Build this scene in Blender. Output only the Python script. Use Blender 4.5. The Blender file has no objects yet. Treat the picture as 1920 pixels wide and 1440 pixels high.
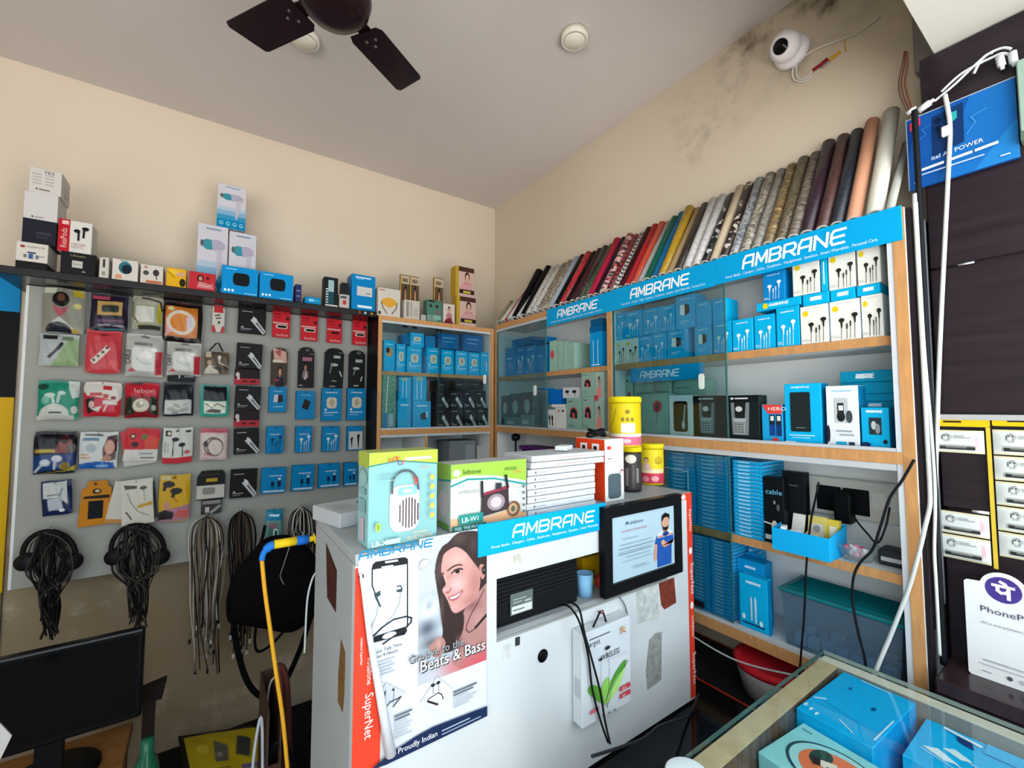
import bpy, bmesh, math, random
import numpy as np
from mathutils import Vector, Matrix, Euler

C = bpy.context.scene.collection
SC = bpy.context.scene
R = random.Random(7)
PI = math.pi

# ------------------------------------------------------------------ camera
FPX, CAMZ = 815.0, 1.5
PITCH = math.atan((765 - 720) / FPX)
YAWA = math.atan((2135 - 960) * math.cos(PITCH) / FPX)      # angle of the back wall's direction from the view axis
_fw = np.array([math.cos(YAWA), math.sin(YAWA), 0.0]); _rt = np.array([math.sin(YAWA), -math.cos(YAWA), 0.0])
_f3 = _fw * math.cos(PITCH) + np.array([0, 0, math.sin(PITCH)])
_u3 = -_fw * math.sin(PITCH) + np.array([0, 0, math.cos(PITCH)])
CAMP = np.array([0, 0, CAMZ])
cd = bpy.data.cameras.new('camera'); cd.sensor_width = 36; cd.lens = FPX / 1920 * 36; cd.clip_start = .02
cam = bpy.data.objects.new('camera', cd); C.objects.link(cam)
cam.location = CAMP
cam.rotation_euler = Matrix(np.stack([_rt, _u3, -_f3], axis=1).tolist()).to_euler()
SC.camera = cam

def P(px, py, ax, v):
    """point of the plane ax = v that the photograph shows at pixel px, py"""
    d = _f3 + _rt * (px - 960) / FPX - _u3 * (py - 720) / FPX
    i = 'xyz'.index(ax)
    return CAMP + d * ((v - CAMP[i]) / d[i])

# ------------------------------------------------------------------ daylight
w = bpy.data.worlds.new('sky'); SC.world = w; w.use_nodes = True
nt = w.node_tree; bg = nt.nodes['Background']
bg.inputs['Color'].default_value = (.80, .92, 1, 1); bg.inputs['Strength'].default_value = 3.3
sl = bpy.data.lights.new('sun', 'SUN'); sl.energy = 56; sl.angle = .01; sl.color = (1, .98, .95)
sun = bpy.data.objects.new('sun', sl); C.objects.link(sun); sun.rotation_euler = (-.25, .06, 0)     # stands behind the shop and lights the street
SC.view_settings.view_transform = 'Standard'; SC.view_settings.look = 'None'
SC.view_settings.gamma = 1; SC.view_settings.use_curve_mapping = False
SC.view_settings.exposure = 0.32
SC.cycles.use_denoising = True
SC.cycles.max_bounces = 8; SC.cycles.diffuse_bounces = 5; SC.cycles.transparent_max_bounces = 16
SC.cycles.caustics_reflective = False; SC.cycles.caustics_refractive = False
SC.cycles.sample_clamp_indirect = 6

# ------------------------------------------------------------------ materials
TONE = 1.0       # colour factor, lowered to dim goods on which the light falls too bright
def lin(h):
    h = h.lstrip('#'); o = []
    for i in (0, 2, 4):
        c = int(h[i:i+2], 16) / 255
        o.append(c / 12.92 if c <= .04045 else ((c + .055) / 1.055) ** 2.4)
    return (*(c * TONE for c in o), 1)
_M = {}
def mat(h, rough=.5, metal=0.0, noise=0.0, scale=30, bump=0.0, emit=0, stretch=None, coat=0):
    k = (h, rough, metal, noise, scale, bump, emit, stretch, coat, TONE)
    if k in _M: return _M[k]
    m = bpy.data.materials.new('paint_' + h.strip('#')); m.use_nodes = True; n = m.node_tree; b = n.nodes['Principled BSDF']
    b.inputs['Base Color'].default_value = lin(h); b.inputs['Roughness'].default_value = rough
    b.inputs['Metallic'].default_value = metal
    if not metal: b.inputs['Specular IOR Level'].default_value = .07 if rough >= .3 else .25
    if coat: b.inputs['Coat Weight'].default_value = coat
    t = n.nodes.new('ShaderNodeTexNoise'); t.inputs['Scale'].default_value = scale; t.inputs['Detail'].default_value = 3
    tc = n.nodes.new('ShaderNodeTexCoord')
    mp = n.nodes.new('ShaderNodeMapping'); n.links.new(tc.outputs['Object'], mp.inputs[0]); n.links.new(mp.outputs[0], t.inputs['Vector'])
    if stretch: mp.inputs['Scale'].default_value = stretch
    if noise:
        mx = n.nodes.new('ShaderNodeMix'); mx.data_type = 'RGBA'; mx.blend_type = 'MULTIPLY'
        c = lin(h); mx.inputs['A'].default_value = c
        rp = n.nodes.new('ShaderNodeValToRGB'); n.links.new(t.outputs[0], rp.inputs[0])
        rp.color_ramp.elements[0].position = .3; rp.color_ramp.elements[1].position = .7
        d = 1 - noise; rp.color_ramp.elements[0].color = (d, d, d, 1); rp.color_ramp.elements[1].color = (1, 1, 1, 1)
        mx.inputs['Factor'].default_value = 1; n.links.new(rp.outputs[0], mx.inputs['B'])
        n.links.new(mx.outputs['Result'], b.inputs['Base Color'])
    else:
        mr = n.nodes.new('ShaderNodeMapRange'); mr.inputs['To Min'].default_value = max(rough - .06, .02); mr.inputs['To Max'].default_value = min(rough + .06, 1)
        n.links.new(t.outputs[0], mr.inputs[0]); n.links.new(mr.outputs[0], b.inputs['Roughness'])
    if bump:
        bp = n.nodes.new('ShaderNodeBump'); bp.inputs['Strength'].default_value = bump; bp.inputs['Distance'].default_value = .004
        n.links.new(t.outputs[0], bp.inputs['Height']); n.links.new(bp.outputs[0], b.inputs['Normal'])
    if emit:
        b.inputs['Emission Color'].default_value = lin(h); b.inputs['Emission Strength'].default_value = emit
    _M[k] = m; return m
def paint(h): return mat(h, .42)
def film_mat(name, rough):
    m = bpy.data.materials.new(name); m.use_nodes = True; n = m.node_tree; b = n.nodes['Principled BSDF']
    a = n.nodes.new('ShaderNodeAttribute'); a.attribute_name = 'Col'
    n.links.new(a.outputs['Color'], b.inputs['Base Color']); b.inputs['Roughness'].default_value = rough; b.inputs['Specular IOR Level'].default_value = .16
    return m
FILM, PHOTO = film_mat('printed_film', .22), film_mat('printed_paper', .4)
def clear_mat(name, tint, rough=.02, refl=.9, milky=0.0):
    """thin clear sheet: light passes straight through, its skin mirrors at a slant"""
    m = bpy.data.materials.new(name); m.use_nodes = True; n = m.node_tree; n.nodes.remove(n.nodes['Principled BSDF'])
    o = n.nodes['Material Output']; tr = n.nodes.new('ShaderNodeBsdfTransparent'); tr.inputs[0].default_value = lin(tint)
    gl = n.nodes.new('ShaderNodeBsdfGlossy'); gl.inputs['Roughness'].default_value = rough; gl.inputs[0].default_value = (refl, refl, refl, 1)
    f = n.nodes.new('ShaderNodeFresnel'); f.inputs[0].default_value = 1.45
    mx = n.nodes.new('ShaderNodeMixShader'); ge = n.nodes.new('ShaderNodeNewGeometry')
    ms = n.nodes.new('ShaderNodeMath'); ms.operation = 'SUBTRACT'; ms.use_clamp = True; n.links.new(f.outputs[0], ms.inputs[0]); n.links.new(ge.outputs['Backfacing'], ms.inputs[1])
    n.links.new(ms.outputs[0], mx.inputs[0])      # only the outer skin mirrors
    src = tr.outputs[0]
    if milky:
        df = n.nodes.new('ShaderNodeBsdfDiffuse'); df.inputs[0].default_value = lin(tint); m2 = n.nodes.new('ShaderNodeMixShader')
        m2.inputs[0].default_value = milky; n.links.new(tr.outputs[0], m2.inputs[1]); n.links.new(df.outputs[0], m2.inputs[2]); src = m2.outputs[0]
    n.links.new(src, mx.inputs[1]); n.links.new(gl.outputs[0], mx.inputs[2]); n.links.new(mx.outputs[0], o.inputs[0])
    return m
GLASS = clear_mat('sliding_glass', '#edf5f6', .01, 1.0)
GLASSTOP = clear_mat('counter_glass', '#f9fcfb', .01, .8)
CLEAR = clear_mat('clear_plastic', '#eef3f4', .08, .9, .12)
BINP = clear_mat('frosted_plastic', '#c4dce8', .2, .5, .10)
LID = clear_mat('teal_plastic', '#157f86', .2, .6, .75)

def wall_mat(name, base, dirt_shade, blobs=(), amount=.12, mott=1.3, lo=.46, hi=.72):
    """painted plaster; blobs = (x, y, z, radius, strength) of stains and darkened areas"""
    m = bpy.data.materials.new(name); m.use_nodes = True; n = m.node_tree; b = n.nodes['Principled BSDF']; L = n.links.new
    b.inputs['Roughness'].default_value = .75
    g = n.nodes.new('ShaderNodeNewGeometry')
    t1 = n.nodes.new('ShaderNodeTexNoise'); t1.inputs['Scale'].default_value = mott; t1.inputs['Detail'].default_value = 5; L(g.outputs['Position'], t1.inputs['Vector'])
    mr = n.nodes.new('ShaderNodeMapRange'); mr.inputs[1].default_value = .35; mr.inputs[2].default_value = .75; mr.inputs['To Max'].default_value = amount
    L(t1.outputs[0], mr.inputs[0]); fac = mr.outputs[0]
    t2 = n.nodes.new('ShaderNodeTexNoise'); t2.inputs['Scale'].default_value = 9; t2.inputs['Detail'].default_value = 6; t2.inputs['Roughness'].default_value = .65; L(g.outputs['Position'], t2.inputs['Vector'])
    r2 = n.nodes.new('ShaderNodeMapRange'); r2.inputs[1].default_value = lo; r2.inputs[2].default_value = hi; L(t2.outputs[0], r2.inputs[0])
    for (x, y, z, rad, st) in blobs:
        vd = n.nodes.new('ShaderNodeVectorMath'); vd.operation = 'DISTANCE'; L(g.outputs['Position'], vd.inputs[0]); vd.inputs[1].default_value = (x, y, z)
        q = n.nodes.new('ShaderNodeMapRange'); q.interpolation_type = 'SMOOTHSTEP'; q.inputs[1].default_value = rad; q.inputs[2].default_value = 0; q.inputs['To Max'].default_value = st; L(vd.outputs['Value'], q.inputs[0])
        mu = n.nodes.new('ShaderNodeMath'); mu.operation = 'MULTIPLY'; L(q.outputs[0], mu.inputs[0]); L(r2.outputs[0], mu.inputs[1])
        ad = n.nodes.new('ShaderNodeMath'); ad.operation = 'ADD'; ad.use_clamp = True; L(fac, ad.inputs[0]); L(mu.outputs[0], ad.inputs[1]); fac = ad.outputs[0]
    mx = n.nodes.new('ShaderNodeMix'); mx.data_type = 'RGBA'; mx.inputs['A'].default_value = lin(base); mx.inputs['B'].default_value = lin(dirt_shade)
    L(fac, mx.inputs['Factor']); L(mx.outputs['Result'], b.inputs['Base Color'])
    bp = n.nodes.new('ShaderNodeBump'); bp.inputs['Strength'].default_value = .12; bp.inputs['Distance'].default_value = .003
    L(t2.outputs[0], bp.inputs['Height']); L(bp.outputs[0], b.inputs['Normal'])
    return m
WOODEDGE = mat('#c8935f', .45, 0, .22, 14, 0, 0, (6, 6, 1))
WHITELAM = mat('#d4d6d4', .4)

# ------------------------------------------------------------------ mesh building
class MB:
    """collects faces of several materials into one mesh"""
    def __init__(s): s.v = []; s.f = []; s.m = []; s.mats = []; s.sm = []
    def mi(s, m):
        if m not in s.mats: s.mats.append(m)
        return s.mats.index(m)
    def add(s, vs, fs, m, smooth=False):
        o = len(s.v); s.v += [tuple(float(c) for c in q) for q in vs]; k = s.mi(m)
        for f in fs: s.f.append([i + o for i in f]); s.m.append(k); s.sm.append(smooth)
        return s
    def box(s, a, b, m, bev=0):
        x0, y0, z0 = a; x1, y1, z1 = b
        if bev:
            bm = bmesh.new(); bmesh.ops.create_cube(bm, size=1)
            for v in bm.verts: v.co = Vector(((x0 + x1) / 2 + v.co.x * (x1 - x0), (y0 + y1) / 2 + v.co.y * (y1 - y0), (z0 + z1) / 2 + v.co.z * (z1 - z0)))
            bmesh.ops.bevel(bm, geom=bm.edges[:], offset=bev, segments=2 if bev > .004 else 1, affect='EDGES', profile=.5)
            bm.verts.index_update()
            s.add([v.co for v in bm.verts], [[v.index for v in f.verts] for f in bm.faces], m); bm.free()
        else:
            s.add([(x0,y0,z0),(x1,y0,z0),(x1,y1,z0),(x0,y1,z0),(x0,y0,z1),(x1,y0,z1),(x1,y1,z1),(x0,y1,z1)],
                  [(0,3,2,1),(4,5,6,7),(0,1,5,4),(1,2,6,5),(2,3,7,6),(3,0,4,7)], m)
        return s
    def tube(s, pts, r, m, n=8, cap=True, closed=False):
        pts = [Vector(p) for p in pts]; N = len(pts); rr = r if isinstance(r, (list, tuple)) else [r] * N
        vs = []; up = Vector((0, 0, 1)); nx = None
        for i, p in enumerate(pts):
            t = (pts[(i + 1) % N] - pts[i - 1]) if closed else (pts[min(i + 1, N - 1)] - pts[max(i - 1, 0)])
            if t.length < 1e-9: t = up.copy()
            t.normalize()
            if nx is None: nx = t.orthogonal().normalized()
            nx = (nx - t * nx.dot(t))
            nx = nx.normalized() if nx.length > 1e-6 else t.orthogonal().normalized()
            ny = t.cross(nx)
            for k in range(n):
                a = 2 * PI * k / n; vs.append(p + nx * math.cos(a) * rr[i] + ny * math.sin(a) * rr[i])
        fs = [(i*n+k, i*n+(k+1)%n, ((i+1)%N)*n+(k+1)%n, ((i+1)%N)*n+k) for i in range(N if closed else N-1) for k in range(n)]
        if cap and not closed: fs += [tuple(range(n))[::-1], tuple(range((N-1)*n, N*n))]
        return s.add(vs, fs, m, n > 5)
    def lathe(s, prof, m, n=24, c=(0,0,0), mtx=None, smooth=True):
        vs = [Vector((r * math.cos(2*PI*k/n), r * math.sin(2*PI*k/n), z)) for r, z in prof for k in range(n)]
        if mtx: vs = [mtx @ v for v in vs]
        vs = [v + Vector(c) for v in vs]
        N = len(prof)
        fs = [(i*n+k, i*n+(k+1)%n, (i+1)*n+(k+1)%n, (i+1)*n+k) for i in range(N-1) for k in range(n)]
        if prof[0][0] > 1e-6: fs.append(tuple(range(n))[::-1])
        if prof[-1][0] > 1e-6: fs.append(tuple(range((N-1)*n, N*n)))
        return s.add(vs, fs, m, smooth)
    def prism(s, poly, o, U, V, W, m):
        """polygon poly in axes U, V at o, pushed along W"""
        o, U, V, W = map(Vector, (o, U, V, W)); n = len(poly)
        a = [o + U * x + V * y for x, y in poly]; b = [p + W for p in a]
        return s.add(a + b, [tuple(range(n)), tuple(range(n, 2*n))[::-1]] + [(k, k+n, (k+1)%n+n, (k+1)%n) for k in range(n)], m)
    def build(s, name, parent=None, loc=None, rz=0):
        me = bpy.data.meshes.new(name); me.from_pydata(s.v, [], s.f)
        for m in s.mats: me.materials.append(m)
        me.polygons.foreach_set('material_index', s.m); me.polygons.foreach_set('use_smooth', s.sm); me.update()
        if len(s.v) < 6000:
            bm = bmesh.new(); bm.from_mesh(me); bmesh.ops.recalc_face_normals(bm, faces=bm.faces[:]); bm.to_mesh(me); bm.free()
        return link(name, me, parent, loc, rz)
def link(name, me, parent=None, loc=None, rz=0):
    o = bpy.data.objects.new(name, me); C.objects.link(o)
    if parent: o.parent = parent
    if loc is not None: o.location = [float(q) for q in loc]
    if rz: o.rotation_euler.z = rz
    return o
def tag(o, label=None, cat=None, group=None, kind=None):
    if label: o['label'] = label
    if cat: o['category'] = cat
    if group: o['group'] = group
    if kind: o['kind'] = kind
    return o
def empty(name, loc, label, cat, group=None, rz=0):
    o = link(name, None, None, loc, rz); o.empty_display_size = .05; return tag(o, label, cat, group)
def copy_tree(o, parent=None):
    c = o.copy(); C.objects.link(c)
    if parent: c.parent = parent
    for ch in list(o.children): copy_tree(ch, c)
    return c
def smooth_pts(pts, k=5, closed=False):
    """Catmull-Rom through pts"""
    pts = [np.array(p, float) for p in pts]; n = len(pts); out = []
    for i in range(n if closed else n - 1):
        g = lambda j: pts[j % n] if closed else pts[min(max(j, 0), n - 1)]
        a, b, c, d = g(i - 1), g(i), g(i + 1), g(i + 2)
        for j in range(k):
            t = j / k
            out.append(.5 * (2*b + (c-a)*t + (2*a-5*b+4*c-d)*t*t + (3*b-a-3*c+d)*t**3))
    if not closed: out.append(pts[-1])
    return out

# ------------------------------------------------------------------ flat print
# ops in face units (u right 0..1, v up 0..1), drawn in order:
#  r x0 y0 x1 y1 col | e cx cy rx ry col | p [pts] col | l [pts] width(of height) col | t text x y height col [align] [sx] | A x y height col stroke x1
_T = {}
def text_mesh(txt, sx=1.0):
    if txt in _T: return _T[txt]
    cu = bpy.data.curves.new('lettering', 'FONT'); cu.body = txt; cu.resolution_u = 2; cu.size = 1
    o = bpy.data.objects.new('lettering', cu); me = o.to_mesh()
    vs = np.array([v.co[:] for v in me.vertices]) if len(me.vertices) else np.zeros((0, 3)); fs = [list(p.vertices) for p in me.polygons]
    o.to_mesh_clear(); bpy.data.objects.remove(o); bpy.data.curves.remove(cu)
    _T[txt] = (vs, fs); return _T[txt]
LOGO = {'A': [[(0,0),(0,.4),(.16,.6),(.8,.6),(.8,0)],[(0,.24),(.8,.24)]], 'M': [[(0,0),(.04,.6),(.42,.14),(.80,.6),(.84,0)]],
 'B': [[(0,0),(0,.6),(.66,.6),(.8,.5),(.8,.4),(.68,.31),(0,.31)],[(.68,.31),(.8,.21),(.8,.1),(.66,0),(0,0)]],
 'R': [[(0,0),(0,.6),(.66,.6),(.8,.5),(.8,.35),(.66,.25),(0,.25)],[(.42,.25),(.82,0)]], 'N': [[(0,0),(0,.6),(.8,0),(.8,.6)]],
 'E': [[(.82,.6),(.12,.6),(0,.48),(0,.12),(.12,0),(.82,0)],[(0,.3),(.76,.3)]]}
def ribbon(pts, wd):
    out = []
    for (x0, y0), (x1, y1) in zip(pts, pts[1:]):
        d = math.hypot(x1-x0, y1-y0) or 1e-9; ex, ey = (x1-x0)/d*wd/2, (y1-y0)/d*wd/2
        x0 -= ex*.8; y0 -= ey*.8; x1 += ex*.8; y1 += ey*.8
        out.append([(x0-ey,y0+ex),(x0+ey,y0-ex),(x1+ey,y1-ex),(x1-ey,y1+ex)])
    return out
def ell(cx, cy, rx, ry, n=20, a0=0): return [(cx + rx*math.cos(2*PI*k/n+a0), cy + ry*math.sin(2*PI*k/n+a0)) for k in range(n)]
def rrect(x0, y0, x1, y1, rx, ry, n=4):
    o = []
    for cx, cy, a in ((x1-rx,y1-ry,0),(x0+rx,y1-ry,PI/2),(x0+rx,y0+ry,PI),(x1-rx,y0+ry,1.5*PI)):
        o += [(cx+rx*math.cos(a+PI/2*k/n), cy+ry*math.sin(a+PI/2*k/n)) for k in range(n+1)]
    return o
def decal(mb, ops, o, U, V, w, h, eps=.0003, start=0, only_text=False, mm=paint, hf=None):
    o, U, V = Vector(o), Vector(U), Vector(V); N = U.cross(V).normalized(); k = start
    def put(poly, col):            # poly in metres on the face
        mb.add([o + U*x + V*y + N*(eps*(k+1) + (hf(x/w, y/h) if hf else 0)) for x, y in poly], [tuple(range(len(poly)))], mm(col))
    for op in ops:
        c = op[0]
        if c in 'rephl' and only_text: continue
        k += 1
        if c == 'r': put([(op[1]*w,op[2]*h),(op[3]*w,op[2]*h),(op[3]*w,op[4]*h),(op[1]*w,op[4]*h)], op[5])
        elif c == 'e': put(ell(op[1]*w, op[2]*h, op[3]*w, op[4]*h), op[5])
        elif c == 'p': put([(x*w, y*h) for x, y in op[1]], op[2])
        elif c == 'l':
            for q in ribbon([(x*w, y*h) for x, y in op[1]], op[2]*h): put(q, op[3]); k += .07
        elif c == 't':
            vs, fs = text_mesh(op[1]); al = op[6] if len(op) > 6 else 'l'; sx = op[7] if len(op) > 7 else 1; rot = op[8] if len(op) > 8 else 0
            if not len(vs): continue
            s = op[4] * h / .7
            if sx < 0: sx = -sx * w / (vs[:, 0].max() * s)      # negative: fit this share of the face
            wd = vs[:, 0].max() * s * sx; off = {'l': 0, 'c': -wd/2, 'r': -wd}[al]
            q = [((x*s*sx+off), y*s) for x, y, z in vs]; cr, sr = math.cos(rot), math.sin(rot)
            hh = hf(op[2], op[3]) if hf else 0
            mb.add([o + U*(op[2]*w + a*cr - b*sr) + V*(op[3]*h + a*sr + b*cr) + N*(eps*(k+1)+hh) for a, b in q], fs, mm(op[5]))
        elif c == 'A':
            s = op[3] * h / .6; x = op[1] * w; sx = (op[6] - op[1]) * w / 7.6 / s
            for ch in 'AMBRANE':
                for st in LOGO[ch]:
                    pts = [(x + (a + b*.22)*s*sx, op[2]*h + b*s) for a, b in st]
                    for q in ribbon(pts, op[5]*s): put(q, op[4]); k += .07
                x += 1.08 * s * sx
    return k
def raster(ops, n, m, base):
    """colours (m rows, n columns, bottom first) painted by the same ops"""
    ss = 2; X, Y = np.meshgrid((np.arange(n*ss)+.5)/(n*ss), (np.arange(m*ss)+.5)/(m*ss)); im = np.empty((m*ss, n*ss, 3)); im[:] = lin(base)[:3]
    def inpoly(p):
        ins = np.zeros(X.shape, bool); j = len(p) - 1
        for i in range(len(p)):
            xi, yi = p[i]; xj, yj = p[j]
            if yi != yj: ins ^= ((yi > Y) != (yj > Y)) & (X < (xj-xi)*(Y-yi)/(yj-yi)+xi)
            j = i
        return ins
    for op in ops:
        c = op[0]
        if c == 'r': k = ((X >= op[1]) & (X <= op[3]) & (Y >= op[2]) & (Y <= op[4])).astype(float); col = op[5]
        elif c == 'e': k = (((X-op[1])/op[3])**2 + ((Y-op[2])/op[4])**2 <= 1).astype(float); col = op[5]
        elif c == 'p': k = inpoly(op[1]).astype(float); col = op[2]
        elif c == 'P': k = inpoly([tuple(q) for q in smooth_pts(op[1], 5, True)]).astype(float); col = op[2]
        elif c == 'l':
            k = np.zeros(X.shape); asp = m / n
            for q in ribbon([(x, y*asp) for x, y in op[1]], op[2]*asp): k = np.maximum(k, inpoly([(x, y/asp) for x, y in q]))
            col = op[3]
        elif c == 'g': k = np.clip(1 - np.sqrt(((X-op[1])/op[3])**2 + ((Y-op[2])/op[4])**2), 0, 1); k = k*k*(3-2*k) * op[6] * (inpoly([tuple(q) for q in smooth_pts(op[7], 5, True)]) if len(op) > 7 else 1); col = op[5]   # soft spot
        else: continue
        im += (np.array(lin(col)[:3]) - im) * k[..., None]
    return im.reshape(m, ss, n, ss, 3).mean((1, 3))
def film_sheet(name, ops, base, n, m, fn, parent, material=FILM, loc=None, rz=0, gain=1.0):
    """grid of n x m printed cells; fn(u, v) gives the vertex"""
    im = raster(ops, n, m, base) * gain
    us = np.arange(n+1)/n; vs = np.arange(m+1)/m
    me = bpy.data.meshes.new(name)
    me.from_pydata([tuple(map(float, fn(u, v))) for v in vs for u in us], [], [(j*(n+1)+i, j*(n+1)+i+1, (j+1)*(n+1)+i+1, (j+1)*(n+1)+i) for j in range(m) for i in range(n)])
    a = me.attributes.new('Col', 'FLOAT_COLOR', 'CORNER')
    col = np.ones((m*n, 4, 4), np.float32); col[:, :, :3] = im.reshape(m*n, 1, 3)
    a.data.foreach_set('color', col.ravel()); me.polygons.foreach_set('use_smooth', [True]*(m*n)); me.materials.append(material)
    return link(name, me, parent, loc, rz)
# ------------------------------------------------------------------ the setting
YB, XR, ZC = 2.435, 1.55, 2.85
BEIGE = '#c9bca9'
def slab(name, a, b, m):
    return tag(MB().box(a, b, m).build(name), kind='structure')
slab('floor', (-2, -.9, -.1), (XR + .1, YB + .1, 0), mat('#6d6862', .5, 0, .25, 6))
slab('floor_outside', (-9, -12, -.12), (9, -.9, -.02), mat('#aaa8a6', .8, 0, .2, 3))
slab('ceiling', (-1.9, .2455, ZC), (XR + .1, YB + .1, ZC + .1), wall_mat('ceiling_paint', '#c9c2be', '#b0a7a2', (), .35, .9))
slab('wall_back', (-1.9, YB, 0), (XR + .1, YB + .1, ZC), wall_mat('back_paint', BEIGE, '#8d7b60',
     ((-.3, YB, .6, 1.1, .95), (.25, YB, .5, .8, .9), (-.9, YB, 1.0, .9, .6)), .12, 1.3, .05, .5))  # low wall browned: grime, with the dim corner's shade painted in
slab('wall_right', (XR, .2455, 0), (XR + .1, YB, ZC), wall_mat('right_paint', '#cbbea9', '#62513f',
     ((XR, .74, 2.82, .20, .95), (XR, .52, 2.80, .24, .9), (XR, .82, 2.62, .16, .6), (XR, .96, 2.55, .14, .55), (XR, .62, 2.62, .14, .5), (XR, .42, 2.8, .2, .7), (XR, 1.02, 2.72, .12, .3)), .14))
slab('wall_left', (-2.0, -.25, 0), (-1.9, YB + .1, ZC), wall_mat('left_paint', BEIGE, '#8d7a5e'))
slab('trim_1', (-1.9, -.3, 2.361), (XR + .1, .245, ZC + .1), wall_mat('beam_paint', '#c6c4bc', '#a9a59a', (), .2))
slab('added_front_parapet', (-1.9, -.9, 0), (.1, -.8, .95), mat('#b9ad9c', .7))  # unseen parapet, added to keep street-bounced light off the low areas
slab('wall_front_right', (1.43, -.9, 0), (XR + .1, .2, 2.36), mat('#6a625c', .6))

# dark laminate lining on the pillar beside the cabinet: two sheets and the joint strip
DARK = mat('#2b2228', .28, 0, .45, 5, 0, 0, (1, .6, 9))
pil = empty('pillar_lining', (1.425, -.1, .93), 'dark brown laminate lining on the pillar right of the shelves', 'wall panel')
def sheet(z0, z1, par, nm):
    return MB().box((-.009, -.75, z0), (.004, .372, z1), DARK, .002).build(nm, par)
for z0, z1 in ((-.93, .335), (.341, .9), (.904, 1.428)): sheet(z0, z1, pil, 'laminate_sheet')
led = empty('pillar_ledge', (1.279, -.1, .93), 'dark brown glossy ledge under the white payment stand', 'ledge')
MB().box((-.0, -.75, -.03), (.135, .372, 0), mat('#33262a', .16, 0, .35, 6, 0, 0, (1, 4, 1)), .003).build('ledge_board', led)
MB().box((.0, -.75, -.9), (.02, .372, -.031), DARK).build('ledge_front', led)

# plastic cable trunking in the corner above the cabinet
tr = MB(); TRK = mat('#8d8a88', .5)
tr.box((1.512, .262, 2.39), (1.548, .30, 2.848), TRK, .002)
tag(tr.build('cable_trunking'), 'grey plastic trunking run up the wall beside the beam', 'trunking')

# ------------------------------------------------------------------ display cabinets
RX, BY = 1.33, 2.095                     # front planes
GREY = mat('#9a9c9c', .5)
def board(name, par, a, b, edge, n='front'):
    """white laminate board with a wooden edge band on its front; edge 'x' faces -x, 'y' faces -y"""
    m = MB(); t = .004
    if edge == 'x': m.box((a[0] + t, a[1], a[2]), b, WHITELAM); m.box(a, (a[0] + t, b[1], b[2]), WOODEDGE)
    else: m.box((a[0], a[1] + t, a[2]), b, WHITELAM); m.box(a, (b[0], a[1] + t, b[2]), WOODEDGE)
    return m.build(name, par)
# right-hand cabinet
rc = empty('display_cabinet', (RX, 1.2, .82), 'long white shelf cabinet with wooden edges along the right wall', 'cabinet')
o = Vector((RX, 1.2, .82))
def rb(name, x0, y0, z0, x1, y1, z1): return board(name, rc, Vector((x0, y0, z0)) - o, Vector((x1, y1, z1)) - o, 'x')
rb('side_panel', RX, .296, .80, XR - .002, .318, 1.976)
MB().box(Vector((RX + .002, .3185, .85)) - o, Vector((RX + .022, .330, 1.93)) - o, mat('#c9ccd0', .3)).build('door_track', rc)
MB().box(Vector((RX + .012, .287, .80)) - o, Vector((XR - .004, .2955, 1.974)) - o, mat('#211c1f', .4)).build('side_lining', rc)
rb('side_panel', RX + .004, 2.072, .80, XR - .002, 2.0925, 1.955)
rb('top_board', RX, .3185, 1.945, XR - .002, 2.0715, 1.972)
rb('bottom_board', RX, .3185, .80, XR - .002, 2.0715, .832)
rb('divider', RX, 1.208, 1.405, XR - .012, 1.232, 1.944)
rb('divider', RX + .015, 1.208, .833, XR - .012, 1.232, 1.3655)
rb('middle_board', RX, .3185, 1.368, XR - .012, 2.0715, 1.396)
rb('shelf_board', RX + .02, .331, 1.653, XR - .012, 1.2075, 1.676)
rb('shelf_board', RX + .02, 1.2325, 1.655, XR - .012, 2.0715, 1.676)
rb('shelf_board', RX + .02, .331, 1.084, XR - .012, 1.2075, 1.107)
MB().box(Vector((XR - .0115, .3185, .833)) - o, Vector((XR - .0025, 2.0715, 1.9445)) - o, mat('#eceeed', .5)).build('back_panel', rc)
for z0, z1, y0, y1 in ((1.3965, 1.405, .331, 1.2075), (1.3965, 1.405, 1.2325, 2.0715), (1.352, 1.3675, .331, 1.2075), (.8325, .842, .331, 2.0715), (1.932, 1.9445, 1.2325, 2.0715)):
    MB().box(Vector((RX + .001, y0, z0)) - o, Vector((RX + .018, y1, z1)) - o, mat('#b9bcbe', .35)).build('pane_track', rc)
def pane(x, y0, y1, z0, z1, par, org, handle=None, black=None):
    g = MB().box(Vector((x, y0, z0)) - org, Vector((x + .004, y1, z1)) - org, GLASS).build('glass_pane', par)
    for yy in (y0, y1 - .0015): MB().box(Vector((x - .0003, yy, z0)) - org, Vector((x + .0043, yy + .0015, z1)) - org, mat('#3d6a66', .15)).build('polished_edge', g)
    for h in ([handle] if handle else []):
        hb = MB().prism(rrect(-.009, -.026, .009, .026, .009, .009, 5), Vector((x - .0005, h[0], h[1])) - org, (0, -1, 0), (0, 0, 1), (-.006, 0, 0), mat('#e8e6dc', .35)).build('pane_handle', g)
    return g
pane(RX + .0105, .741, 1.2065, 1.406, 1.931, rc, o, (.823, 1.588))
pane(RX + .004, .735, 1.2065, 1.406, 1.931, rc, o)
pane(RX + .004, 1.633, 2.071, 1.406, 1.931, rc, o, (1.715, 1.588))
pane(RX + .0105, 1.640, 2.071, 1.406, 1.931, rc, o)
pane(RX + .004, .735, 1.2065, .843, 1.351, rc, o)
pane(RX + .0105, .741, 1.2065, .843, 1.351, rc, o)
MB().box(Vector((RX - .004, .828, .855)) - o, Vector((RX + .0035, .886, .873)) - o, mat('#16181a', .4), .002).build('pane_stop', rc)

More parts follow.
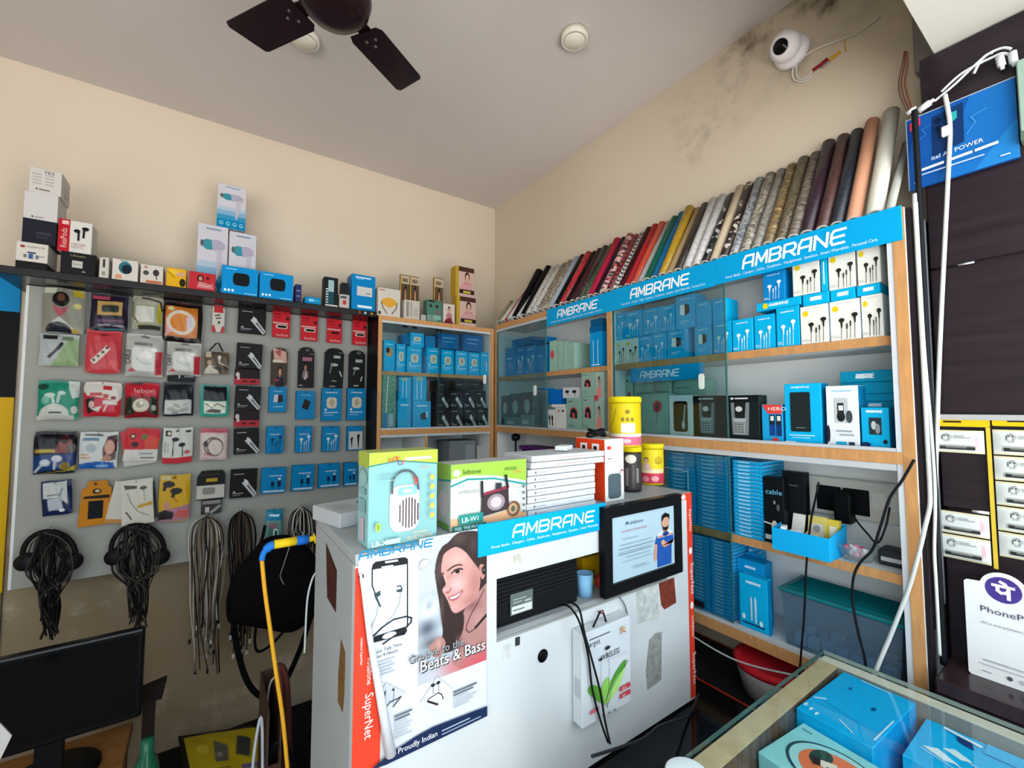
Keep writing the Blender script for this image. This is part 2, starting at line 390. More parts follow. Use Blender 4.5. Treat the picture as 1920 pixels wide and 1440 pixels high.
# back-wall cabinet
bc = empty('display_cabinet', (1.0, BY, .82), 'glazed cabinet with wooden edges on the back wall beside the pegboard', 'cabinet')
ob = Vector((1.0, BY, .82))
def bb(name, x0, y0, z0, x1, y1, z1): return board(name, bc, Vector((x0, y0, z0)) - ob, Vector((x1, y1, z1)) - ob, 'y')
MB().box(Vector((.662, BY + .003, .80)) - ob, Vector((.6632, YB - .002, 1.953)) - ob, mat('#151216', .4)).build('side_lining', bc)
bb('side_panel', .6634, BY, .80, .682, YB - .002, 1.953)
bb('side_panel', 1.306, BY, .80, 1.329, YB - .002, 1.953)
bb('top_board', .6825, BY, 1.932, 1.3055, YB - .002, 1.953)
bb('bottom_board', .6825, BY, .80, 1.3055, YB - .002, .832)
bb('middle_board', .6825, BY, 1.368, 1.3055, YB - .012, 1.393)
bb('shelf_board', .6825, BY + .02, 1.664, 1.3055, YB - .012, 1.682)
bb('divider', .915, BY + .004, .833, .928, YB - .012, 1.3675)
MB().box(Vector((.6825, YB - .0115, .833)) - ob, Vector((1.3055, YB - .0025, 1.9315)) - ob, mat('#eceeed', .5)).build('back_panel', bc)
for z0, z1 in ((1.3935, 1.402), (1.92, 1.9315), (1.356, 1.3675)):
    MB().box(Vector((.6825, BY + .001, z0)) - ob, Vector((1.3055, BY + .018, z1)) - ob, mat('#b9bcbe', .35)).build('pane_track', bc)
for x0, x1, y in ((.6835, 1.0, .004), (.99, 1.3045, .0105)):
    g = MB().box(Vector((x0, BY + y, 1.403)) - ob, Vector((x1, BY + y + .004, 1.919)) - ob, GLASS).build('glass_pane', bc)
    MB().box(Vector((x0, BY + y - .0003, 1.403)) - ob, Vector((x0 + .0015, BY + y + .0043, 1.919)) - ob, mat('#3d6a66', .15)).build('polished_edge', g)
    if x0 > .9: MB().prism(rrect(-.009, -.026, .009, .026, .009, .009, 5), Vector((1.272, BY + .010, 1.662)) - ob, (1, 0, 0), (0, 0, 1), (0, -.006, 0), mat('#e8e6dc', .35)).build('pane_handle', g)

# ------------------------------------------------------------------ cabinet-top banner boards
BLUE = '#0899d0'
def banner(y0, y1, z0, z1, label, name_ops, nm='banner_board', x=RX - .0045):
    """blue foam board facing -x from y0 (left) to y1"""
    w_, h_ = y0 - y1, z1 - z0
    r = MB().box((0, -w_, 0), (.004, 0, h_), paint(BLUE), .0008).build(nm, None, (x, y0, z0))
    tag(r, label, 'banner', 'blue brand banners')
    m = MB(); decal(m, name_ops, (0, 0, 0), (0, -1, 0), (0, 0, 1), w_, h_); m.build('printed_front', r); return r
SUB = 'Power Banks . Chargers . Cables . Earphones . Headphones . Speakers . Smart Wearables . Personal Care'
def yb_(px, py): return P(px, py, 'x', RX - .0045)[1]
def bops(pa, pb, l0, l1, py, cap, sub):
    ya, yb2 = yb_(pa, py), yb_(pb, py); f = lambda q: (ya - yb_(q, py)) / (ya - yb2)
    s_ = f(sub[1]) - f(sub[0])
    return [('A', f(l0), .36, cap, '#f2f6f8', .11, f(l1)), ('t', SUB, f(sub[0]), .13, .1, '#d5ecf5', 'l', -s_)]
b1a, b1b = yb_(1025, 595), yb_(1150, 565); b2b = yb_(1339, 520); b3b = .2985
banner(b1a, b1b - 0, 1.893, 1.974, 'shortest blue banner with white lettering, above the open far shelves', bops(1025, 1150, 1045, 1122, 580, .40, (1033, 1130)))
banner(b1b - .001, b2b, 1.893, 1.977, 'middle blue banner with white lettering above the sliding glass', bops(1150, 1339, 1182, 1295, 537, .40, (1165, 1322)))
banner(b2b - .001, b3b, 1.896, 1.979, 'longest blue banner with white lettering above the white earphone boxes', bops(1339, 1686, 1392, 1588, 470, .42, (1360, 1640)))
banner(1.128, .822, 1.598, 1.653, 'narrow blue banner strip with white lettering fixed on the shelf edge behind glass', [('A', .16, .28, .42, '#d8eef4', .10, .72)], x=RX + .0154)

# ------------------------------------------------------------------ pegboard with its ledge
PEG = mat('#908f88', .5, 0, .06, 6)
PEGY = 2.27                              # front face of the board
_l, _r = P(48, 560, 'y', PEGY)[0], P(690, 640, 'y', PEGY)[0]; PX0 = (_l + _r) / 2; PW = (_r - _l) / 2
PZ0, PZ1 = P(300, 1062, 'y', PEGY)[2], P(340, 566, 'y', PEGY)[2]; PH = PZ1 - PZ0
pb = empty('pegboard', (PX0, PEGY, PZ0), 'large grey pegboard hung with accessories on the back wall', 'board')
MB().box((-PW, 0, 0), (PW, .018, PH), PEG, .002).build('panel', pb)
MB().box((-PW, .019, .001), (-PW + .03, YB - PEGY - .002, PH), mat('#2a2622', .5)).build('batten', pb)
MB().box((PW - .04, .019, .001), (PW - .01, YB - PEGY - .002, PH), mat('#2a2622', .5)).build('batten', pb)
MB().box((PW + .0005, -.10, -.02), (.661 - PX0, .13, PH - .001), mat('#141216', .3), .001).build('edge_board', pb) if .661 - PX0 > PW + .002 else None
MB().box((-PW, -.001, .002), (-PW + .008, -.0002, PH - .002), mat('#c9cbc9', .4)).build('edge_strip', pb)
lg = MB().box((-PW - .045, -.15, PH + .001), (.661 - PX0, YB - PEGY - .003, PH + .028), mat('#1b1617', .22), .002).build('ledge', pb)
LEDZ = PZ1 + .0285
HOOKM = mat('#b8babd', .25, .9)
def peg_hook(x, z, L=.05):
    x -= PX0; z -= PZ0
    m = MB(); m.box((x - .004, -.0015, z - .006), (x + .004, 0, z + .006), HOOKM)
    m.tube([(x, -.0012, z), (x, -L, z), (x, -L - .003, z + .006)], .0012, HOOKM, 5); m.build('peg_hook', pb)

# striped board left of the pegboard
sb = empty('painted_board', (-.83, YB - .012, .3), 'yellow board with black and blue bands left of the pegboard', 'board')
for z0, z1, c in ((.0, .52, '#6e5a3f'), (.52, 1.24, '#c79f12'), (1.24, 1.565, '#07080a'), (1.565, 1.735, '#0d78ad')):
    MB().box((-.4, 0, z0), (.222, .010, z1), mat(c, .4)).build('painted_band', sb)
# ------------------------------------------------------------------ cartons
BX = '#0aaadc'                            # the blue of most boxes
EPS = .0006
def carton_at(name, loc, rz, w_, d_, h_, col, ops=(), side=None, top=None, sideops=None, topops=None, leftops=None, label=None, cat='box', group=None, bev=.0012, rough=.38, m=None):
    """carton standing on its base centre; the face with ops looks to local -y"""
    bm = bmesh.new(); bmesh.ops.create_cube(bm, size=1)
    for v in bm.verts: v.co = Vector((v.co.x*w_, v.co.y*d_, (v.co.z+.5)*h_))
    bmesh.ops.bevel(bm, geom=bm.edges[:], offset=min(bev, w_*.2, d_*.2, h_*.2), segments=1, affect='EDGES', profile=.5)
    me = bpy.data.meshes.new(name); ms = [m or mat(col, rough), mat(side or col, rough), mat(top or col, rough)]
    for q in ms: me.materials.append(q)
    bm.normal_update()
    for f in bm.faces: f.material_index = 1 if abs(f.normal.x) > .8 else (2 if f.normal.z > .8 else 0)
    bm.to_mesh(me); bm.free()
    r = link(name, me, None, loc, rz); tag(r, label, cat, group)
    if ops:
        q = MB(); decal(q, ops, (-w_/2, -d_/2, 0), (1,0,0), (0,0,1), w_, h_); q.build('printed_front', r)
    if sideops:
        q = MB(); decal(q, sideops, (w_/2, -d_/2, 0), (0,1,0), (0,0,1), d_, h_); q.build('printed_side', r)
    if leftops:
        q = MB(); decal(q, leftops, (-w_/2, d_/2, 0), (0,-1,0), (0,0,1), d_, h_); q.build('printed_side', r)
    if topops:
        q = MB(); decal(q, topops, (-w_/2, -d_/2, h_), (1,0,0), (0,1,0), w_, d_); q.build('printed_top', r)
    r['size'] = (w_, d_, h_); return r
class Bay:
    """a shelf: boxes are put in by what the photograph shows of their fronts and drop onto whatever stands below"""
    def __init__(s, ax, plane, z, lim=(-9, 9)): s.ax, s.plane, s.z, s.done, s.lim = ax, plane, z, [], lim
    def span(s, x0, x1, py, pl):
        i = 0 if s.ax == 'y' else 1
        a, b = P(x0, py, s.ax, pl)[i], P(x1, py, s.ax, pl)[i]; return min(a, b), max(a, b)
    def put(s, x0, x1, yt, label, col=BX, ops=(), d=.07, back=0.0, name='carton', ybot=None, base=None, gap=.0008, h=None, cat='box', group=None, **kw):
        pl = s.plane + back; a, b = s.span(x0, x1, yt + 30, pl); a = max(a + gap, s.lim[0]); b = min(b - gap, s.lim[1])
        if base is None:
            base = s.z + EPS
            for (c, e, f, g, t) in s.done:
                if c < b - .003 and e > a + .003 and f < pl + d - .003 and g > pl + .003: base = max(base, t + EPS)
        if h is None: h = P((x0 + x1)/2, yt, s.ax, pl)[2] - base
        h = max(h, .008); s.done.append((a, b, pl, pl + d, base + h)); mid = (a + b)/2
        loc = (mid, pl + d/2, base) if s.ax == 'y' else (pl + d/2, mid, base)
        return carton_at(name, loc, 0 if s.ax == 'y' else -PI/2, b - a, d, h, col, ops, label=label, cat=cat, group=group, **kw)
ORD = ['first', 'second', 'third', 'fourth', 'fifth', 'sixth', 'seventh', 'eighth', 'ninth', 'tenth', 'eleventh', 'twelfth'] + [t + 'th' for t in 'thirteen fourteen fifteen sixteen seventeen eighteen nineteen'.split()] + ['twentieth', 'twenty-first', 'twenty-second', 'twenty-third']
LOGO1 = ('A', .22, .86, .045, '#e8f4fa', .012, .8)
def logo(x0, y, hh, x1, c='#e6f3fa'): return ('A', x0, y, hh, c, .14, x1)
def earphones(c, cx=.5, s=1.0, w='#f2f4f4'):
    """two earbuds on stems with thin wires, and a plug"""
    o = []
    for dx, y in ((-.2, .50), (.24, .60)):
        x = cx + dx*s
        o += [('e', x, y, .10*s, .055*s, c), ('p', [(x-.045*s, y), (x+.045*s, y), (x+.02*s, y-.2*s), (x-.02*s, y-.2*s)], c), ('l', [(x, y-.1*s), (x-.02*s, .03)], .012, c)]
    for dx, y in ((-.02, .36), (.1, .42)): o += [('r', cx+dx*s-.025, y-.09, cx+dx*s+.025, y+.04, c), ('l', [(cx+dx*s, y), (cx+dx*s-.01, .03)], .012, c)]
    return o
def ear_blue(): return [logo(.2, .86, .03, .8)] + earphones('#dfeaf0', .52) + [('r', .06, .06, .3, .075, '#cfe6f2'), ('r', .06, .1, .26, .115, '#cfe6f2')]
def ear_white(): return [('e', .2, .8, .11, .075, '#e2c21c'), ('r', .2, .92, .8, .94, '#c9ccc9')] + earphones('#2a2723', .6) + [('r', .06, .07, .36, .085, '#a9adab'), ('r', .06, .11, .3, .125, '#b5b8b6')]
def adapter(): return [logo(.2, .86, .03, .8), ('p', [(.25,.42),(.55,.38),(.55,.7),(.28,.72)], '#e8ecec'), ('p', [(.5,.37),(.75,.44),(.74,.68),(.5,.73)], '#33302e'), ('r', .25, .2, .7, .22, '#bfdcea'), ('r', .25, .14, .55, .155, '#bfdcea')]
def charger(): return [logo(.2, .85, .03, .8), ('p', rrect(.24, .38, .76, .72, .16, .1), '#d6cdbb'), ('p', [(.36,.56),(.52,.7),(.66,.55),(.5,.42)], '#b9a88c'), ('r', .12, .24, .82, .27, '#bfe0ef'), ('r', .12, .17, .6, .19, '#9fcfe6'), ('e', .2, .34, .06, .04, '#d7e9f0')]
def cable_black(): return [('r', .12, .82, .5, .845, '#b9bcbe'), ('p', [(.42,.52),(.5,.56),(.98,.02),(.9,.0)], '#c6c6c8'), ('p', [(.52,.66),(.64,.6),(.72,.46),(.62,.42),(.5,.54)], '#d8d8da'), ('p', [(.62,.5),(.68,.52),(.995,.14),(.99,.04)], '#c6c6c8'), ('r', .1, .15, .5, .17, '#c9cbcc'), ('r', .1, .09, .4, .105, '#97999b'), ('r', .12, .2, .2, .24, '#d9dadb')]
SAGE = '#8fb0a0'
def sage_ear(): return [('r', .12, .88, .45, .905, '#3a4a44'), ('e', .5, .55, .26, .17, '#d9534a'), ('P2' if False else 'p', [(.3,.62),(.5,.7),(.7,.62),(.74,.5),(.6,.42),(.56,.54),(.4,.54),(.34,.44)], '#23282a'), ('e', .34, .46, .09, .07, '#23282a'), ('e', .68, .44, .09, .07, '#23282a'), ('r', .12, .12, .6, .135, '#4b6057'), ('r', .12, .18, .5, .195, '#4b6057')]
def person(cx, cy, s, shirt, hair='#231815', skin='#c08a6c', t=1.0):
    """head and shoulders, flat"""
    return [('p', ell(cx, cy+.02*s, .17*s, .2*s*t, 14), hair), ('p', [(cx-.34*s, cy-.62*s*t), (cx-.28*s, cy-.26*s*t), (cx-.08*s, cy-.17*s*t), (cx+.08*s, cy-.17*s*t), (cx+.28*s, cy-.26*s*t), (cx+.34*s, cy-.62*s*t)], shirt),
            ('p', [(cx-.06*s, cy-.1*s*t), (cx+.06*s, cy-.1*s*t), (cx+.05*s, cy-.24*s*t), (cx-.05*s, cy-.24*s*t)], skin), ('p', ell(cx, cy-.03*s*t, .12*s, .16*s*t, 14), skin)]

# upper shelf right of the divider
U = Bay('x', RX + .023, 1.676, (.3325, 1.2065))
for i, (x0, x1, yt) in enumerate([(1614, 1656, 552), (1555, 1613.4, 562), (1500, 1554, 572)]):
    U.put(x0, x1, yt, f'{ORD[i]} white earphone box from the end post in the bottom row of the upper shelf', '#e4e3da', ear_white(), d=.085, side='#d7e6ee', group='white earphone boxes')
for i, (x0, x1, yt) in enumerate([(1455, 1499, 575), (1414, 1453.6, 590), (1373, 1412, 598), (1337, 1372, 603)]):
    U.put(x0, x1, yt, f'{ORD[i]} blue earphone box left of the white boxes, bottom row of upper shelf', BX, ear_blue(), d=.085, back=.002*(i % 2), group='blue earphone boxes')
for i, (x0, x1, yt) in enumerate([(1302, 1334, 611), (1250, 1288, 618)]):
    U.put(x0, x1, yt, f'blue wall adapter box behind the sliding glass, {["nearer the glass edge", "nearer the divider"][i]}', BX, adapter(), d=.08, back=.004, group='adapter boxes behind glass')
for i, (x0, x1, yt) in enumerate([(1223, 1249, 624), (1197, 1222.5, 629)]):
    U.put(x0, x1, yt, f'blue earphone box behind the sliding glass, {["beside the adapter box", "beside the white boxes"][i]}, lower row', BX, ear_blue(), d=.08, back=.004, group='blue earphone boxes behind glass')
for i, (x0, x1, yt) in enumerate([(1173, 1196.5, 634), (1149, 1172.5, 638)]):
    U.put(x0, x1, yt, f'white earphone box behind the sliding glass, {["second from", "next to"][i]} the divider', '#dddcd2', ear_white(), d=.08, back=.004, group='white earphone boxes behind glass')
# second layer behind the glass
for i, (x0, x1, yt, o_) in enumerate([(1335, 1362, 560, 0), (1305, 1334, 564, 0), (1266, 1303, 553, 1), (1240, 1265, 572, 2), (1205, 1239, 577, 2), (1172, 1204, 583, 2), (1148, 1171, 588, 2)]):
    U.put(x0, x1, yt, ['plain blue box at the glass edge in the upper layer behind glass', 'plain blue box beside the adapter box in the upper layer behind glass', 'blue adapter box in the upper layer behind the sliding glass', 'blue earphone box right beside the adapter box, upper layer behind glass', 'second blue earphone box from the divider side group, upper layer behind glass', 'blue earphone box second from the divider, upper layer behind glass', 'blue earphone box touching the divider, upper layer behind glass'][i],
          BX, [(logo(.2, .86, .03, .8),), adapter(), ear_blue()][o_] if o_ else [logo(.2, .84, .04, .8)], d=.075, back=.006, group='boxes in the upper layer behind glass')
# flat boxes and top layer in the open half
for i, (x0, x1, yt) in enumerate([(1606, 1652, 533), (1557, 1605, 541), (1505, 1556, 549), (1418, 1503, 562)]):
    U.put(x0, x1, yt, ['blue box lying flat on the white box nearest the end post', 'blue box lying flat on the second white box from the end post', 'blue box lying flat on the third white box from the end post', 'wide blue box with a yellow dot lying on the blue earphone boxes'][i], BX,
          [logo(.3, .4, .28, .75)] + ([('e', .22, .5, .06, .36, '#e2c21c')] if i == 3 else []), d=.1, group='blue boxes lying flat')
U.put(1606, 1651, 459, 'white earphone box on top, nearest the end post', '#e4e3da', ear_white(), d=.075, group='white earphone boxes on top')
U.put(1552, 1604, 470, 'white earphone box on top beside an upright narrow blue box', '#e4e3da', ear_white(), d=.075, back=.002, group='white earphone boxes on top')
U.put(1538, 1551, 478, 'narrow blue box turned side on between two white top boxes', BX, [('l', [(.5, .2), (.5, .8)], .03, '#d6ecf6')], d=.075)
U.put(1485, 1537, 486, 'white earphone box on top beside the blue top box', '#e4e3da', ear_white(), d=.075, group='white earphone boxes on top')
U.put(1430, 1472, 508, 'blue earphone box on top, left of all the white top boxes', '#0b7fc0', ear_blue(), d=.075)
# small box and hang packs at the banner corner
U.put(1336, 1372, 590, 'small blue box tab standing behind the front row near the glass edge', BX, (), d=.05, back=.1, base=1.677, h=.105)
U.put(1376, 1410, 588, 'small blue box standing behind the front row beside the glass', BX, (), d=.05, back=.1, base=1.677, h=.118)

# middle shelf right of the divider
Mi = Bay('x', RX + .023, 1.396, (.3325, 1.2065))
def dark_window(): return [('p', rrect(.2, .14, .8, .86, .12, .06), '#23292b'), ('l', [(.62, .3), (.7, .75)], .05, '#9aa0a2'), ('e', .62, .3, .07, .1, '#b9bdbe')]
Mi.put(1614, 1668, 764, 'small blue box with a cut window beside the end post', '#10a6d6', [logo(.2, .88, .05, .8), ('r', .3, .36, .74, .76, '#2b3438'), ('e', .46, .58, .09, .1, '#b6bcc0'), ('e', .6, .5, .09, .12, '#7d868b'), ('p', ell(.16, .12, .18, .06, 12), '#152a5a'), ('e', .86, .2, .08, .05, '#1b1e22')], d=.05, side='#0d7fb0')
Mi.put(1548, 1610, 723, 'white and blue car charger box with black hang loops', '#dfe3e6', [('r', .18, .9, .8, .925, '#9cc6da'), ('r', .27, .4, .68, .8, '#b9bfc3'), ('e', .46, .5, .13, .08, '#1d2022'), ('r', .36, .5, .56, .72, '#25292c'), ('r', .4, .6, .54, .68, '#e8eaea'), ('e', .72, .5, .1, .1, '#3f484d'), ('r', .3, .26, .8, .28, '#8f9aa0'), ('r', .4, .2, .85, .22, '#8f9aa0'), ('r', .3, .05, .62, .1, '#1b9fc4'), ('r', .68, .05, .86, .1, '#1d3b58'), ('e', .06, .22, .06, .14, '#22262a')], d=.055, side='#0d7fb0')
pbx = Mi.put(1470, 1540, 719, 'large blue power bank box with a black panel on its front', '#10aee2', [logo(.2, .93, .022, .72), ('p', rrect(.17, .22, .72, .86, .04, .025), '#20282b'), ('l', [(.32, .285), (.56, .285)], .008, '#9aa4a8'), ('r', .12, .155, .82, .17, '#c4ecf8'), ('r', .2, .12, .7, .13, '#c4ecf8'), ('p', [(0,0),(.28,0),(.34,.03),(.3,.06),(0,.06)], '#e6f0f4')], d=.05, side='#0f86ba')
Mi.put(1428, 1468, 758, 'small red and blue torch box with two lamps on its front', '#1c9bd0', [('p', [(.02,.99),(.98,.99),(.98,.76),(.3,.76)], '#d8413c'), ('t', 'HERO', .3, .84, .09, '#f4e9e6', 'l', 1.3), ('r', .38, .2, .64, .74, '#1c3f86'), ('r', .7, .2, .96, .74, '#17366f'), ('r', .4, .48, .62, .72, '#22282c'), ('r', .72, .48, .94, .72, '#22282c'), ('r', .44, .58, .6, .7, '#d9d6c8'), ('r', .76, .58, .92, .7, '#d9d6c8'), ('e', .66, .08, .16, .08, '#c23838')], d=.05, side='#1a86bb')
def phone_front(): return [('r', .0, .86, 1, 1, '#15191a'), ('e', .24, .93, .05, .025, '#c9cdce'), ('r', .32, .915, .7, .945, '#c9cdce'), ('p', [(.2,.84),(.74,.84),(.7,.14),(.24,.14)], '#787f80'), ('p', [(.3,.84),(.64,.84),(.6,.5),(.32,.5)], '#1d2222'), ('p', [(.27,.5),(.64,.5),(.62,.42),(.28,.42)], '#a5aaaa'), ('p', [(.28,.4),(.62,.4),(.6,.16),(.3,.16)], '#9ba0a0')] + [('r', .31+.1*i, .19+.055*j, .38+.1*i, .22+.055*j, '#55595a') for i in range(3) for j in range(4)] + [('e', .46, .7, .1, .06, '#c4c8c8'), ('r', .3, .05, .6, .065, '#8d9394')]
Mi.put(1358, 1424, 741, 'black keypad phone box just outside the glass edge', '#1a2223', phone_front(), d=.05, side='#23312f', group='black keypad phone boxes')
Mi.put(1300, 1356, 742, 'black keypad phone box behind the glass edge', '#1a2223', phone_front(), d=.05, side='#23312f', group='black keypad phone boxes')
Mi.put(1254, 1299, 741, 'white neckband box with a dark window behind the glass', '#d9dbd9', dark_window(), d=.05, side='#b9bdbc')
Mi.put(1203, 1252, 738, 'tall sage green earphone box with a red circle behind the yellow jar', SAGE, [('e', .62, .7, .17, .14, '#c8444a'), ('e', .62, .7, .07, .08, '#2a3230'), ('l', [(.62, .6), (.58, .3)], .012, '#3a4643')], d=.05)
for i, (x0, x1, yt) in enumerate([(1152, 1187, 703), (1189, 1227, 720), (1228, 1258, 716)]):
    Mi.put(x0, x1, yt, ['sage green earphone box with a red earbud picture next to the divider', 'sage green box in the second row behind the yellow jar', 'sage green box second row, behind the tall red circle box'][i], SAGE, sage_ear() if i == 0 else [('r', .1, .8, .9, .83, '#6d8c7e')], d=.06, back=.055, group='sage green boxes behind glass')
Mi.put(1191, 1225, 703, 'sage green box lying on the second row boxes behind glass', SAGE, [('r', .1, .3, .7, .5, '#c3d0c8')], d=.06, back=.055)
Mi.put(1262, 1326, 712, 'wide sage green box standing behind the white neckband box', SAGE, [('e', .45, .2, .25, .14, '#c8444a'), ('r', .1, .85, .5, .88, '#6d8c7e')], d=.06, back=.06)
# behind: flat boxes piled at the end of the shelf
bz = 1.397
for i in range(9):
    hh = .0195 if i < 7 else .03
    x0, x1 = ((1574, 1650) if i < 7 else (1546, 1650))
    Mi.put(x0, x1, 0, (f'{ORD[i]} teal box from the bottom of the pile at the end of the middle shelf' if i < 7 else ['lower of the two widest teal boxes on the middle shelf pile', 'topmost widest teal box of the middle shelf pile'][i - 7]), '#0e8fb4', [logo(.3, .35, .35, .62)] if i in (3, 5, 8) else [], d=.1, back=.062, base=bz, h=hh, group='teal boxes in the pile' if i < 7 else 'widest teal boxes'); bz += hh + EPS
bz = 1.397
for i in range(9):
    Mi.put(1488 + (i % 3), 1544 + (i * 7 % 4), 0, f'{ORD[8 - i]} thin blue box from the top behind the large power bank box', '#0c9cc8', [('r', .3, .4, .6, .6, '#cfeaf4')] if i % 2 else [], d=.09, back=.058, base=bz, h=.0175, group='thin blue boxes behind the power bank'); bz += .0175 + EPS

# thin boxes in tall stacks in the lower shelves
def stack(name, label, group, x0, x1, plane, zb, zt, n_, d_, cols=1, jit=.002):
    a, b = sorted((P(x0, 900, 'x', plane)[1], P(x1, 900, 'x', plane)[1])); wd = (b - a) / cols; hh = (zt - zb) / n_
    bm_ = MB().box((-wd/2 + .002, -d_/2, 0), (wd/2 - .002, d_/2, hh - .0009), mat('#0c98cf', .35), .0008)
    for q in ((-.42, .42, .78, .84), (-.3, .1, .35, .55)): bm_.box((wd*q[0], -d_/2 - .0003, hh*q[2]), (wd*q[1], -d_/2 - .0001, hh*q[3]), mat('#bfe2f0', .4))
    bm_.box((wd/2 - .0019, -d_*.42, hh*.74), (wd/2 - .0017, d_*.42, hh*.82), mat('#bfe2f0', .4))
    o0 = bm_.build(name)
    for c in range(cols):
        for k in range(n_):
            q = o0 if (c == 0 and k == 0) else o0.copy()
            if q is not o0: C.objects.link(q)
            q.location = (plane + d_/2 + R.uniform(0, jit), a + wd*(c + .5) + R.uniform(-jit, jit)*.4, zb + .0006 + hh*k); q.rotation_euler.z = -PI/2 + R.uniform(-.006, .006)
            tag(q, f'{ORD[n_ - 1 - k]} box from the top {label}' + ('' if cols == 1 else [', near column', ', far column'][c]), 'box', group)
stack('thin_box', 'of the glazed double stack, lower shelf', 'double stack behind glass', 1252, 1363, RX + .024, 1.107, 1.345, 19, .14, 2)
stack('thin_box', 'in the thin blue stack beside the black cable boxes', 'stack beside the black cable boxes', 1373, 1428, RX + .024, 1.107, 1.338, 20, .15)
stack('thin_box', 'of the double stack on the bottom shelf', 'double stack on the bottom shelf', 1292, 1366, RX + .024, .832, 1.075, 22, .14, 2)
stack('thin_box', 'in the short thin stack behind the blue hang box', 'short stack behind the hang box', 1398, 1411, RX + .118, .832, 1.062, 16, .08)
# wire rack in front of the double stack
rk = empty('wire_rack', (RX + .02, .97, 1.107), 'white wire bracket standing in front of the thin blue boxes behind glass', 'rack')
for a_, b_ in (((.0, .17, .19), (.0, -.08, .175)), ((0, .17, .11), (0, -.08, .095)), ((0, -.08, .185), (0, -.08, .004))):
    MB().tube([a_, b_], .0016, mat('#e6ebec', .3), 6).build('rack_wire', rk, (.0005, 0, 0))

# lower shelf: black cable boxes, blue tray of accessories, bowl, sockets
L = Bay('x', RX + .03, 1.107, (.3325, 1.2065))
L.put(1431, 1470, 895, 'black cable box with a white plug print beside the stack', '#0f1317', [('t', 'cable', .1, .74, .075, '#6cc0dc', 'l', 1.1), ('l', [(0, .3), (.45, .28), (.95, .22)], .02, '#d8d8d4'), ('e', .52, .26, .15, .085, '#d9cfbf'), ('r', .05, .05, .35, .12, '#c9ced2'), ('e', .72, .55, .08, .05, '#50565a'), ('e', .55, .62, .05, .03, '#8a9094')], d=.035, side='#0b0d10')
L.put(1466, 1510, 885, 'black cable box standing behind the front black one', '#15181b', [('r', .1, .8, .7, .82, '#4c5155')], d=.03, back=.045, side='#0b0d10')
tx = empty('accessory_tray', (RX + .02, .6, 1.107), 'open blue cardboard tray of small adapters on the lower shelf', 'tray')
ya, yc_ = P(1449, 1000, 'x', RX - .02)[1], P(1555, 1010, 'x', RX - .02)[1]
tz = 1.1076; tx.location = (RX + .03, (ya + yc_)/2, tz); tw, td, th = ya - yc_, .12, .066; tm = mat('#12a5e0', .4)
for a_, b_ in (((-.055, -tw/2, 0), (.065, tw/2, .002)), ((-.055, -tw/2, .0022), (-.053, tw/2, th*.9)), ((.063, -tw/2, .0022), (.065, tw/2, th*1.15))): MB().box(a_, b_, tm).build('tray_wall', tx)
for yy in (-tw/2, tw/2 - .002): MB().prism([(-.0528, .0022), (.0628, .0022), (.0628, th*1.12), (-.0528, th*.88)], (0, yy, 0), (1,0,0), (0,0,1), (0, .002, 0), tm).build('tray_wall', tx)
def loose(name, cx, cy, z, w_, d_, h_, col, label, cat, ops=(), tilt=0, rz=0):
    r = carton_at(name, (cx, cy, z), -PI/2 + rz, w_, d_, h_, col, ops, label=label, cat=cat); r.rotation_euler.x = tilt; return r
yt_ = tx.location.y; xt_ = RX + .03
loose('memory_card', xt_ + .022, yt_ + .036, tz + .03, .032, .006, .062, '#e2e0d8', 'white card with an orange stripe leaning in the blue tray', 'card', [('r', .1, .1, .8, .2, '#dd8d22')], -.35)
loose('accessory_pack', xt_ + .026, yt_ - .012, tz + .025, .045, .012, .068, '#cfc06a', 'yellow backed accessory pack standing in the blue tray', 'pack', [('r', .15, .15, .85, .7, '#c9c9c2'), ('e', .5, .5, .2, .14, '#8c8f90')], -.2)
loose('adapter_box', xt_ - .008, yt_ - .020, tz + .003, .04, .036, .052, '#b9b39a', 'beige adapter box lying in the middle of the blue tray', 'box', (), 0, .2)
loose('usb_plug', xt_ - .035, yt_ + .045, tz + .003, .014, .03, .062, '#d9dde0', 'small white plug upright at the front of the blue tray', 'plug', [('r', .2, .5, .8, .8, '#2b2f33')], 0, .3)
loose('usb_plug', xt_ - .028, yt_ + .020, tz + .003, .016, .03, .055, '#cdd6dc', 'pale blue plug beside the white plug in the blue tray', 'plug', (), 0, -.2)
loose('charger_pack', xt_ + .04, yt_ - .047, tz + .003, .026, .02, .085, '#d8c24a', 'yellow charger pack at the far end of the blue tray', 'pack', [('r', .2, .3, .8, .8, '#e6e6e0')], -.1)
bo = empty('clear_bowl', (RX + .062, P(1606, 1025, 'x', RX + .06)[1], 1.1072), 'clear plastic bowl of pink trinkets on the lower shelf', 'bowl')
bm_ = MB(); bm_.lathe([(.026, 0), (.030, .001), (.047, .042), (.0455, .042), (.0285, .0025), (0, .0022)], CLEAR, 28); bm_.build('bowl', bo)
for k in range(12):
    a_ = k*2.4; rr_ = .006 + .0026*(k % 8); q = R.uniform(.006, .010)
    t_ = MB(); t_.lathe([(0, -q), (q*.75, -q*.7), (q, 0), (q*.75, q*.7), (0, q)], mat(['#e58aa8', '#f0dde2', '#d7517a', '#efe9e6'][k % 4], .35), 10)
    tag(t_.build('trinket', None, (bo.location.x + rr_*math.cos(a_), bo.location.y + rr_*math.sin(a_), 1.1072 + .012 + .0135*(k // 6)+ q*.5)), 'small pink or white trinket heaped in the clear bowl', 'trinket', 'trinkets in the clear bowl')
